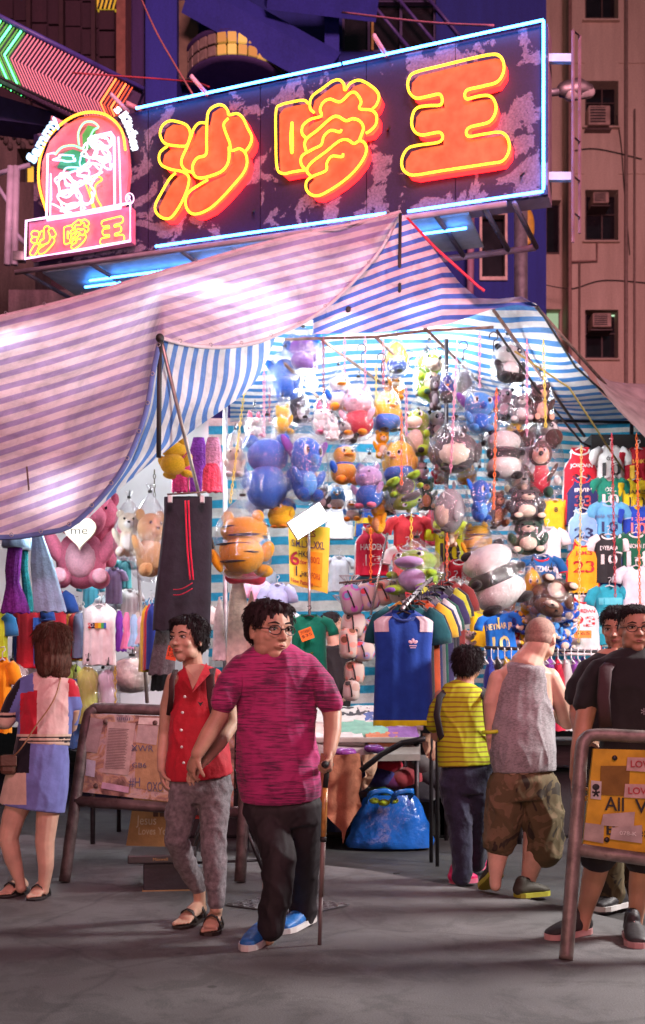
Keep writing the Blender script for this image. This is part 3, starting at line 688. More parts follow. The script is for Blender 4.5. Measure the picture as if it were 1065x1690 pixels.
for i in range(-12, 34):
    tx = 30+i*24.2; ty = 385+i*12.0
    if i < 2: m_ = g_on if i % 3 == 0 else g_off
    elif i < 28: m_ = p_on
    else: m_ = o_on if i % 3 == 1 else o_dim
    x1 = tx+118-max(0, i-20)*1.2; y1 = ty-168
    x2 = tx+100; y2 = ty+225
    ylim = 810+(.0)*i
    if y2 > 815: s_ = max(.15, (815-ty)/225); x2 = tx+100*s_; y2 = ty+225*s_
    mb = MB(); mb.tube([CP(x1, y1, .03), CP(tx, ty, .03), CP(x2, y2, .03)], .012 if m_ in (g_on, o_on) else .0085, 6); mb.build('chevron_tube', m_, chev)
for i in range(-6, 22):
    tx = 135+i*24.2; ty = 645+i*11.3
    mb = MB(); mb.tube([CP(tx-15, ty-25, -.1), CP(tx+18, ty+25, -.1)], .011, 6); mb.build('end_tube', (g_on if i % 3 == 0 else g_off) if i < 2 else p_on, chev)
q = MB(); q.slab([P(-60, 140, 13.6), P(190, 215, 13.8), P(190, 222, 13.8), P(-60, 190, 13.6)], (0, .4, 0)); q.build('lower_frame', mat((.04, .035, .16), .6), chev, False)
for (x0, y0, x1, y1) in ((84, 195, 112, 208), (208, 170, 232, 182)):
    q = MB(); q.tube([P(x0, y0, 12.2), P(x1, y1, 12.3)], .035, 6); q.build('strut', paint((.6, .3, .35)), chev)
# ---- street lamp behind the sign's end
lamp = thing('street_lamp', 'unlit grey street lamp head on an arm right of the big neon sign', 'street lamp', P(900, 160, 14))
q = MB(); q.tube([P(860, 170, 14), P(905, 153, 14), P(935, 150, 14)], .05, 8); q.build('arm', M_GREYM, lamp)
q = MB(); q.limb([P(930, 148, 14), P(955, 146, 14), P(972, 148, 14)], [(.10, .09), (.14, .12), (.08, .07)], 12, ref=(0, 0, 1)); q.build('housing', metal((.22, .2, .2), .5), lamp)
q = MB(); q.limb([P(942, 154, 14), P(975, 152, 14)], [(.1, .09), (.07, .06)], 12, ref=(0, 0, 1)); q.build('lens', mat((.4, .36, .34), .2, spec=.8), lamp)
# the pole stands behind the sign
q = MB(); q.tube([P(860, 170, 14), Vector((P(860, 0, 14).x, 14, 0))], .09, 10); q.build('pole', M_GREYM, lamp)
# ---- loose cables
def cable(pts, rad, m, label, sag=0):
    q = MB(); q.tube(catmull(pts, 6), rad, 6); tag(q.build('cable', m), label, 'cable')
cable([P(232, -5, 14), P(262, 60, 13), P(318, 155, 11.6)], .011, mat((.4, .15, .14)), 'thin rusty guy wire running down to the sign top beside the blue column')
cable([P(120, 120, 13), P(300, 133, 13), P(345, 143, 12)], .011, mat((.35, .03, .05)), 'red wire from the chevron sign across to the big sign')
cable([P(565, 20, 14), P(700, 36, 12), P(815, 42, 10.6)], .012, mat((.4, .15, .2)), 'pinkish wire sagging above the last character of the sign')
# ------------------------------------------------------------------ striped canopies
def tarp_mat(name, ca, cb, trans=0.5, pitch=1.0, wob=0.03, dirt=0.38):
    m, t, b = NM(name)
    uv = nd(t, 'ShaderNodeUVMap'); sx = nd(t, 'ShaderNodeSeparateXYZ'); t.links.new(uv.outputs[0], sx.inputs[0])
    tc = nd(t, 'ShaderNodeTexCoord'); nz = nd(t, 'ShaderNodeTexNoise', i_Scale=1.7, i_Detail=3.0); t.links.new(tc.outputs['Object'], nz.inputs[0])
    ma = nd(t, 'ShaderNodeMath', operation='MULTIPLY_ADD'); ma.inputs[1].default_value = wob*8; t.links.new(nz.outputs[0], ma.inputs[0]); t.links.new(sx.outputs[1], ma.inputs[2])
    fr = nd(t, 'ShaderNodeMath', operation='FRACT'); t.links.new(ma.outputs[0], fr.inputs[0])
    r = ramp(t, [(0.0, ca), (0.5, ca), (0.54, cb), (0.95, cb), (1.0, ca)]); t.links.new(fr.outputs[0], r.inputs[0])
    n2 = nd(t, 'ShaderNodeTexNoise', i_Scale=3.5, i_Detail=7.0, i_Roughness=.65); t.links.new(tc.outputs['Object'], n2.inputs[0])
    rd = ramp(t, [(.35, (1-dirt,)*3), (.6, (1, 1, 1))]); t.links.new(n2.outputs[0], rd.inputs[0])
    mx = nd(t, 'ShaderNodeMix', data_type='RGBA', blend_type='MULTIPLY', i_0=1.0); t.links.new(r.outputs[0], mx.inputs[6]); t.links.new(rd.outputs[0], mx.inputs[7])
    t.links.new(mx.outputs[2], b.inputs['Base Color']); b.inputs['Roughness'].default_value = .55; b.inputs['Specular IOR Level'].default_value = .25
    tr_ = nd(t, 'ShaderNodeBsdfTranslucent'); t.links.new(mx.outputs[2], tr_.inputs[0])
    ms = nd(t, 'ShaderNodeMixShader'); ms.inputs[0].default_value = trans
    t.links.new(b.outputs[0], ms.inputs[1]); t.links.new(tr_.outputs[0], ms.inputs[2]); t.links.new(ms.outputs[0], t.nodes['Material Output'].inputs[0])
    # woven wrinkles
    n3 = nd(t, 'ShaderNodeTexNoise', i_Scale=5.0, i_Detail=8.0, i_Roughness=.6, i_Distortion=1.6); t.links.new(tc.outputs['Object'], n3.inputs[0])
    bp = nd(t, 'ShaderNodeBump', i_Strength=.6, i_Distance=.05); t.links.new(n3.outputs[0], bp.inputs['Height']); t.links.new(bp.outputs[0], b.inputs['Normal'])
    return m
T_A = tarp_mat('striped_tarp', (.80, .67, .69), (.43, .33, .56), .36)
T_B = tarp_mat('striped_tarp_blue', (.74, .73, .75), (.10, .23, .58), .35)
T_C = tarp_mat('striped_tarp_front', (.74, .62, .66), (.07, .16, .56), .08)
T_D = tarp_mat('striped_roof', (.76, .75, .76), (.06, .22, .55), .2)
T_E = tarp_mat('striped_wall', (.75, .76, .72), (.03, .38, .62), .25)
def poly_y(pts, x):
    for (x0, y0), (x1, y1) in zip(pts, pts[1:]):
        if x <= x1 or (x1, y1) == pts[-1]: return lerp(y0, y1, min(1, max(0, (x-x0)/max(1e-6, x1-x0))))
def wr(p, a=0.03, f=1.6, s=0): return mnoise.noise(Vector((p.x*f+s, p.y*f, p.z*f*2.2)))*a
def curve2(pts, n):
    c = catmull([(x, y, z) for x, y, z in pts], 10); L = [0]
    for a, b in zip(c, c[1:]): L.append(L[-1]+(Vector((b.x, b.y))-Vector((a.x, a.y))).length)
    out = []; j = 0
    for i in range(n):
        d = L[-1]*i/(n-1)
        while j < len(L)-2 and L[j+1] < d: j += 1
        t = (d-L[j])/max(1e-6, L[j+1]-L[j]); out.append(c[j].lerp(c[j+1], min(1, max(0, t))))
    return out
# A: the big front awning.  px, py, depth
top = [(-160, 560, 9.4), (0, 522, 9.4), (80, 503, 9.35), (150, 484, 9.3), (240, 456, 9.25), (330, 431, 9.2), (420, 405, 9.15), (500, 386, 9.1), (580, 369, 9.05), (662, 349, 9.0)]
bot = [(-160, 884, 6.7), (0, 887, 6.75), (70, 880, 6.75), (125, 862, 6.75), (198, 781, 6.75), (238, 690, 6.8), (253, 613, 6.85), (265, 557, 6.9), (310, 569, 7.2), (365, 573, 7.6), (420, 566, 8.0), (456, 553, 8.3), (500, 533, 8.5), (545, 502, 8.7), (590, 458, 8.8), (630, 410, 8.9), (662, 350, 9.0)]
NX, NY = 110, 46
rows = []; uvs = []
for j in range(NY+1): rows.append([]); uvs.append([])
for i in range(NX+1):
    x = lerp(-160, 661.5, i/NX)
    def at(c):
        for a, b in zip(c, c[1:]):
            if x <= b[0]: k = (x-a[0])/(b[0]-a[0]); return lerp(a[1], b[1], k), lerp(a[2], b[2], k)
        return c[-1][1:]
    yt, dt = at(top); yb, db = at(bot); yv = lerp(887, 640, max(-.2, x/660))
    for j in range(NY+1):
        v = j/NY; y = lerp(yt, yb, v); s_ = (y-yt)/(yv-yt)*17.2
        D = lerp(dt, db, v**0.9)-0.22*math.sin(math.pi*v)*(1-.3*i/NX)
        p = P(x, y, D); fade = math.sin(math.pi*min(1, max(0, v)))
        # sagging fold along the cord that runs from the peak to the prop pole
        fold = math.exp(-((x-(560-(y-380)*.55))/28)**2)*.10 if y > 370 else 0
        p = P(x, y, D+wr(p, .12*fade+.02)+wr(p, .05*fade, 4.5, 3)+fold+.05*fade*abs(mnoise.noise(Vector((x*.012+y*.006, y*.03, 2)))))
        rows[j].append(p); uvs[j].append((x/100, s_))
mb = MB(); mb.grid(rows, uvs)
aw = tag(mb.build('awning', T_A), 'large pink lit awning with narrow stripes sloping across the left half of the stall', 'awning')
def hemmed(parent, pts, rad=.011, m=None):
    q = MB(); q.tube([P(x, y, d-.012) for x, y, d in pts], [(rad*1.6, rad*.6)]*len(pts), 6); q.build('hem', m or fabric((.10, .16, .38)), parent)
    for k in range(2, len(pts)-1, 3):
        x, y, d = pts[k]; q = MB(); c = P(x, y-4, d-.02); q.tube([c+Vector((.012*math.cos(a), 0, .012*math.sin(a))) for a in [i*math.pi/4 for i in range(8)]], .003, 4, closed=True); q.build('eyelet', M_GREYM, parent)
hemmed(aw, [tuple(p) for p in curve2(bot[:8], 40)]); hemmed(aw, [tuple(p) for p in curve2(bot[7:], 30)], .009, fabric((.5, .42, .46))); hemmed(aw, [tuple(p) for p in curve2(top, 40)], .009, fabric((.5, .40, .44)))
# B: flap folded down beyond the prop pole
ridge = curve2([(265, 557, 6.92), (253, 613, 6.87), (238, 690, 6.82), (198, 781, 6.77), (145, 854, 6.77)], 40)
outer = curve2([(456, 554, 8.3), (431, 614, 8.2), (400, 652, 8.0), (325, 706, 7.6), (258, 757, 7.2), (198, 807, 6.95), (146, 855, 6.78)], 40)
topc = curve2([(265, 558, 6.92), (310, 570, 7.2), (365, 574, 7.6), (420, 567, 8.0), (456, 554, 8.3)], 30)
rows = []; uvs = []
for j in range(40):
    r_ = []; u_ = []
    for i in range(30):
        a = i/29; b_ = j/39
        q = ridge[j].lerp(outer[j], a)
        base = ridge[0].lerp(outer[0], a)
        q = q+(topc[i]-base)*(1-b_)**2
        d = (Vector((q.x, q.y))-Vector((ridge[j].x, ridge[j].y))).length
        p = P(q.x, q.y, q.z); p = P(q.x, q.y, q.z+wr(p, .09*math.sin(math.pi*a), 2.2)+.05)
        r_.append(p); u_.append((j/10, d/17.5+.25*math.sin(j*.42+a*3)*a))
    rows.append(r_); uvs.append(u_)
mb = MB(); mb.grid(rows, uvs); tag(mb.build('awning_flap', T_B), 'blue and white striped flap hanging inward from the awning prop pole', 'awning')
# C: pink lit peaked sheet right of the awning
NX, NY = 70, 40
ctop = [(517, 520, 8.75), (545, 498, 8.75), (590, 455, 8.85), (630, 408, 8.93), (662, 350, 9.02), (711, 405, 8.9), (759, 467, 8.7), (789, 492, 8.55), (825, 493, 8.45), (862, 489, 8.4), (888, 505, 8.35)]
cbot = [(517, 551, 8.62), (620, 548, 8.6), (690, 543, 8.55), (747, 533, 8.5), (808, 511, 8.45), (850, 503, 8.4), (888, 507, 8.35)]
rows = [[] for _ in range(NY+1)]; uvs = [[] for _ in range(NY+1)]
for i in range(NX+1):
    x = lerp(517, 888, i/NX)
    yt, dt = at(ctop); yb, db = at(cbot)
    for j in range(NY+1):
        v = j/NY; y = lerp(yt, yb, v); D = lerp(dt, db, v)+.10*math.sin(math.pi*v)
        p = P(x, y, D); p = P(x, y, D+wr(p, .07*math.sin(math.pi*v)+.01, 2.0)+wr(p, .05*math.sin(math.pi*v), 5, 3))
        s_ = (y+.34*(min(x, 730)-600)+.08*max(0, x-730))/17.5+.3*math.sin((x-520)/80)
        rows[j].append(p); uvs[j].append((x/100, s_))
mb = MB(); mb.grid(rows, uvs); tag(mb.build('awning_peak', T_C), 'pink lit peaked sheet of broad blue stripes between the awning and the right stall roof', 'awning')
# D: roof of the right stall seen from beneath;   E: striped back walls
NX, NY = 60, 40
rows = []; uvs = []
fl, fr_, bl2, br = (380, 600, 8.6), (884, 506, 8.45), (380, 700, 10.9), (1046, 697, 10.8)
for j in range(NY+1):
    v = j/NY; r_ = []; u_ = []
    for i in range(NX+1):
        u = i/NX
        a = P(*[lerp(fl[k], fr_[k], u) for k in range(3)]); 
        xx = lerp(fl[0], fr_[0], u); yy = 488 if xx < 700 else lerp(488, 501, (xx-700)/184)
        a = P(xx, yy, lerp(9.15, 8.5, u**2)); c = P(lerp(bl2[0], br[0], u), 698, lerp(10.9, 10.8, u))
        p = a.lerp(c, v); sag = .10*math.sin(math.pi*v)*(.6+.4*math.sin(u*9)); p.z -= sag+wr(p, .05, 2)
        r_.append(p); u_.append((u*4, v*15.5))
    rows.append(r_); uvs.append(u_)
mb = MB(); mb.grid(rows, uvs); tag(mb.build('stall_roof', T_D), 'blue and white striped roof over the hanging toys, seen from underneath', 'awning')
# side skirt falling to the right
def wall_sheet(x0, x1, y0, y1, Y0, Y1, m, label, name, n=10.0, amp=.05, nx=40, ny=30, tilt=0.0):
    rows = []; uvs = []
    for j in range(ny+1):
        v = j/ny; r_ = []; u_ = []
        for i in range(nx+1):
            u = i/nx; p = P(lerp(x0, x1, u), lerp(y0, y1, v), lerp(Y0, Y1, u)); p.y += amp*math.sin(u*23+v*2)*.4+wr(p, amp, 1.5)
            r_.append(p); u_.append((u*4, v*n+tilt*u))
        rows.append(r_); uvs.append(u_)
    mb = MB(); mb.grid(rows, uvs); return tag(mb.build(name, m), label, 'tarpaulin')
wall_sheet(640, 1180, 692, 1180, 11.0, 10.8, T_E, 'turquoise striped sheet forming the back wall behind the football shirts', 'striped_back_wall', 33)
wall_sheet(330, 655, 690, 1180, 11.6, 11.2, T_E, 'brightly lit turquoise striped sheet behind the price poster', 'striped_back_wall', 16)
wall_sheet(-160, 345, 560, 1200, 11.4, 11.6, mat((.72, .72, .74), .7, 0, .1, 3, .2, 6, kind='white_sheet'), 'plain white back sheet behind the costumes of the left stall', 'back_wall', 1)
# roof of the left stall keeps the lamp light in
mb = MB(); mb.slab([P(-160, 640, 9.3), P(330, 560, 9.0), P(345, 690, 11.6), P(-160, 700, 11.4)], (0, 0, .02)); tag(mb.build('stall_roof', T_D, None, False), 'striped roof sheet of the left stall above its lamps', 'awning')
# E2: grey tarp on the far right
rows = []; uvs = []
for j in range(13):
    v = j/12; r_ = []
    for i in range(17):
        u = i/16; x = lerp(985, 1200, u); yt = lerp(620, 660, u); yb = lerp(628, 800, min(1, u*1.25)**.8)
        p = P(x, lerp(yt, yb, v), lerp(10.6, 9.2, v)); p.z += wr(p, .05, 2); r_.append(p)
    rows.append(r_)
mb = MB(); mb.grid(rows); tag(mb.build('grey_tarp', mat((.25, .22, .21), .7, 0, .25, 6, .4, 14, kind='grey_canvas')), 'grey canvas sheet of the neighbouring stall at the right edge', 'tarpaulin')
mb = MB(); mb.box(P(1090, 745, 10.2), (1.4, .3, .25)); tag(mb.build('neighbour_beam', M_BLACK, None, False), 'dark beam under the grey canvas at the right edge', 'beam')
# ------------------------------------------------------------------ frame poles, cords
def pole(pts, rad, m, name, label, cat='pole', n=8, group=None):
    q = MB(); q.tube([P(*p) for p in pts], rad, n); return tag(q.build(name, m), label, cat, group)
pole([(372, 668, 9.3), (372, HC*F/9.3+CY, 9.3)], .022, M_GREYM, 'stall_pole', 'upright grey steel pole left of the big blue toys, behind the man in magenta')
pole([(737, 560, 8.9), (737, HC*F/8.9+CY, 8.9)], .018, M_DARKM, 'stall_pole', 'dark upright pole behind the green football shirt with number 10')
pole([(888, 600, 9.9), (888, HC*F/9.9+CY, 9.9)], .014, M_DARKM, 'stall_pole', 'thin dark corner pole of the right stall behind the stuffed bears')
pole([(1043, 690, 10.7), (1043, HC*F/10.7+CY, 10.7)], .02, M_DARKM, 'stall_pole', 'back corner pole of the right stall beside the grey canvas')
pole([(265, 557, 6.9), (330, 822, 7.6), (352, 905, 7.8)], .014, metal((.25, .22, .2), .4), 'prop_pole', 'slanting prop pole from the awning corner down behind the black trousers')
pole([(228, 930, 7.9), (243, 1160, 7.6)], .013, metal((.4, .36, .34), .4), 'prop_pole', 'thin leaning rod beside the white printed shirt and the small dresses')
pole([(264, 560, 6.88), (263, 640, 6.88), (262, 755, 6.88)], .016, M_BLACK, 'strap', 'black strap dangling from the awning prop pole', 'strap')
q = MB(); q.ell(P(264, 558, 6.88), (.028, .028, .03)); tag(q.build('pole_cap', M_BLACK), 'dark knotted cap on top of the awning prop pole', 'knot')
pole([(661, 352, 8.9), (660, 430, 8.88), (660, 505, 8.86)], .014, M_BLACK, 'strap', 'black strap hanging from the peak of the pink striped sheet', 'strap')
pole([(672, 360, 9.0), (720, 410, 9.0), (790, 473, 9.0), (800, 480, 9.0)], .013, mat((.6, .02, .05), .6), 'guy_rope', 'red rope slanting from the sign frame past the dark window', 'rope')
rafter = []
for a, b_, w1 in (((530, 560, 8.7), (640, 640, 10.4), 'above the white duck'), ((620, 556, 8.65), (740, 670, 10.6), 'above the highest yellow chick'), ((700, 540, 8.6), (800, 640, 10.2), 'above the highest green dinosaur'), ((815, 512, 8.5), (965, 720, 10.8), 'over the pandas'), ((885, 506, 8.42), (1000, 635, 10.0), 'nearest the sloping right edge'), ((470, 600, 8.8), (560, 690, 10.6), 'behind the violet plush')):
    pole([a, b_], .014, M_RUST, 'rafter', 'rusty rod slanting back under the striped roof, '+w1, 'roof rod', 6, 'roof rods under the striped roof')
pole([(470, 560, 8.62), (620, 556, 8.6), (700, 546, 8.55), (815, 540, 8.5)], .012, M_RUST, 'hanging_rail', 'long rusty rail along the front of the roof that the toys hang from', 'rail')
pole([(560, 700, 9.6), (700, 690, 9.6), (1043, 697, 10.6)], .015, M_DARKM, 'hanging_rail', 'dark rail along the top of the turquoise back wall', 'rail')
pole([(888, 506, 8.38), (950, 605, 9.2), (1043, 690, 10.65)], .010, M_BLACK, 'cord', 'black cord along the sloping right edge of the striped roof', 'cord')
pole([(820, 545, 8.4), (885, 640, 8.9), (960, 730, 10.0), (1040, 770, 10.5)], .010, M_BLACK, 'cord', 'black cord slanting down across the striped roof to the shirt wall', 'cord')
pole([(850, 580, 8.4), (940, 640, 9.0), (1045, 800, 10.2)], .008, mat((.3, .25, .06), .7), 'cord', 'olive cord running down toward the red shirt with number 11', 'cord')
# ------------------------------------------------------------------ lamps of the stalls
def bulb(px, py, Y, power, label, r=0.055, col=(.94, .98, 1.0)):
    o = P(px, py, Y); root = thing('stall_lamp', label, 'lamp', o, 'bare lamps hung in the stalls')
    q = MB(); q.lathe(o, [(0, -r*1.35), (r*.6, -r*1.15), (r, -r*.3), (r*.9, r*.4), (r*.45, r*1.1), (r*.4, r*1.4)], 14); q.build('bulb', emit(col, 30, 'lamp_glass'), root)
    q = MB(); q.lathe(o, [(r*.42, r*1.4), (r*.45, r*2.4), (0.008, r*2.7), (.006, r*3)], 10); q.build('socket', M_BLACK, root)
    l = bpy.data.lights.new('stall_light', 'POINT'); l.energy = power; l.color = col; l.shadow_soft_size = .07
    lo = bpy.data.objects.new('stall_light', l); COL.objects.link(lo); lo.location = o+Vector((0, -.02, -r*1.35-.075))
bulb(376, 503, 8.6, 22, 'bare lamp glowing through the awning above the blue toys')
bulb(28, 578, 9.1, 5, 'bare lamp glowing through the awning at the left edge')
bulb(515, 632, 9.5, 42, 'bare lamp high between the purple toy and the white penguin')
bulb(705, 600, 9.5, 42, 'bare lamp behind the green toy dinosaur under the roof')
bulb(575, 534, 8.85, 17, 'added fill lamp hidden by the hem of the peaked sheet over the pink pig')  # unseen lamp added to light the toys from the front
bulb(690, 528, 8.85, 18, 'added fill lamp hidden by the hem of the peaked sheet over the green dinosaurs')  # second unseen lamp, added for the fronts of the toys
bulb(850, 648, 9.35, 34, 'added fill lamp deep among the pandas at the right of the toys')  # unseen lamp added to light the roof from below
bulb(120, 838, 7.25, 8, 'added fill lamp tucked under the lower edge of the awning before the pink bears')  # unseen lamp added to brighten the bears
bulb(140, 740, 9.2, 34, 'assumed bare lamp behind the awning over the pink teddy bears')  # out of sight, assumed from the bright inside of the left stall
bulb(330, 660, 9.2, 38, 'assumed bare lamp behind the awning flap above the shiny costumes')  # second unseen lamp, assumed for the light inside the left stall
# flood panel
o = P(509, 860, 8.3); fl = thing('flood_lamp', 'white rectangular floodlight tilted on a pole above the yellow price poster', 'lamp', o)
M_ = Matrix.Rotation(R(-33), 3, 'Y') @ Matrix.Rotation(R(12), 3, 'X')
q = MB(); q.rbox(o, (.31, .05, .165), .012, M_); q.build('housing', M_GREYM, fl, False)
q = MB(); q.box(o+M_ @ Vector((0, -.0275, 0)), (.29, .006, .148), M_); q.build('lit_face', emit((1, .99, .96), 7, 'led_panel'), fl, False)
q = MB(); q.tube([P(510, 868, 8.36), P(511, 1000, 8.36), P(511, 1100, 8.36)], .011, 6); q.tube([P(511, 1100, 8.36), Vector((P(511, 0, 8.36).x, 8.36, 0))], .011, 6); q.build('stand', metal((.5, .5, .5), .3), fl)
# ------------------------------------------------------------------ tables and what covers the ground in the stall
def table(x0, x1, yf, Yf, Yb, m, label, name='table', h=None):
    a = P(x0, yf, Yf); b_ = P(x1, yf, Yf); z = a.z if h is None else h
    root = thing(name, label, 'table', ((a.x+b_.x)/2, (Yf+Yb)/2, 0))
    q = MB(); q.rbox(((a.x+b_.x)/2, (Yf+Yb)/2, z-.02), (b_.x-a.x, Yb-Yf, .04), .008); q.build('table_top', m, root, False)
    for x in (a.x+.05, b_.x-.05):
        for y in (Yf+.06, Yb-.06):
            q = MB(); q.tube([(x, y, z-.04), (x, y, 0)], .02, 8); q.build('leg', M_DARKM, root)
    return root, z
tb, tz = table(395, 700, 1228, 8.25, 9.6, paint((.35, .3, .27)), 'trestle table piled with folded goods behind the man with the cane', h=.88)
tb2, tz2 = table(140, 372, 1190, 8.4, 9.6, paint((.2, .06, .08)), 'low table under the dark folded cloths, left of the steel pole', h=.90)
tb3, tz3 = table(850, 1180, 1190, 8.6, 9.8, paint((.12, .1, .1)), 'table hidden behind the man in the tank top and men in black', h=.85)
# ------------------------------------------------------------------ plush toys in clear bags
def bag_mat():
    m, t, b = NM('clear_plastic_bag'); out = t.nodes['Material Output']; tc = nd(t, 'ShaderNodeTexCoord')
    mp = nd(t, 'ShaderNodeMapping'); mp.inputs['Scale'].default_value = (30, 30, 7); t.links.new(tc.outputs['Object'], mp.inputs[0])
    n = nd(t, 'ShaderNodeTexNoise', i_Scale=1.3, i_Detail=4.0, i_Distortion=1.6); t.links.new(mp.outputs[0], n.inputs[0])
    bp = nd(t, 'ShaderNodeBump', i_Strength=.9, i_Distance=.02); t.links.new(n.outputs[0], bp.inputs['Height'])
    gl_ = nd(t, 'ShaderNodeBsdfGlossy', i_Roughness=.16); gl_.inputs[0].default_value = (.95, .97, 1, 1); t.links.new(bp.outputs[0], gl_.inputs['Normal'])
    df = nd(t, 'ShaderNodeBsdfTranslucent'); df.inputs[0].default_value = (.9, .9, .92, 1); m0 = nd(t, 'ShaderNodeMixShader'); m0.inputs[0].default_value = .08; t.links.new(gl_.outputs[0], m0.inputs[1]); t.links.new(df.outputs[0], m0.inputs[2]); b = m0
    tr_ = nd(t, 'ShaderNodeBsdfTransparent'); tr_.inputs[0].default_value = (.96, .965, .97, 1)
    lw = nd(t, 'ShaderNodeLayerWeight', i_Blend=.35); t.links.new(bp.outputs[0], lw.inputs['Normal'])
    r = ramp(t, [(.0, (.03,)*3), (.3, (.12,)*3), (.6, (.34,)*3), (1.0, (.85,)*3)]); t.links.new(lw.outputs['Facing'], r.inputs[0])
    cr = ramp(t, [(.58, (0, 0, 0)), (.74, (.32, .32, .32))]); t.links.new(n.outputs[0], cr.inputs[0])
    a = nd(t, 'ShaderNodeMath', operation='ADD'); t.links.new(r.outputs[0], a.inputs[0]); t.links.new(cr.outputs[0], a.inputs[1])
    ms = nd(t, 'ShaderNodeMixShader'); t.links.new(a.outputs[0], ms.inputs[0]); t.links.new(tr_.outputs[0], ms.inputs[1]); t.links.new(b.outputs[0], ms.inputs[2]); t.links.new(ms.outputs[0], out.inputs[0])
    return m
BAG = bag_mat()
PC = dict(blue=(.02, .13, .60), dblue=(.02, .05, .25), sky=(.08, .33, .80), purple=(.22, .08, .38), lilac=(.45, .32, .60), pink=(.72, .18, .30), lpink=(.75, .40, .50), red=(.55, .02, .05), yellow=(.78, .50, .03), gold=(.75, .40, .02),
          amber=(.82, .38, .015), orange=(.75, .26, .02), green=(.30, .50, .03), dgreen=(.03, .09, .06), cream=(.76, .66, .52), white=(.74, .72, .70), grey=(.30, .30, .32), dgrey=(.08, .075, .08), black=(.02, .018, .02), brown=(.17, .08, .045), dbrown=(.07, .032, .026), tan=(.55, .32, .14), peach=(.72, .42, .30))
EYE_B = mat((.008, .006, .008), .12, bump=0, kind='toy_eye'); EYE_W = mat((.8, .8, .8), .2, bump=0, kind='toy_eye_white')
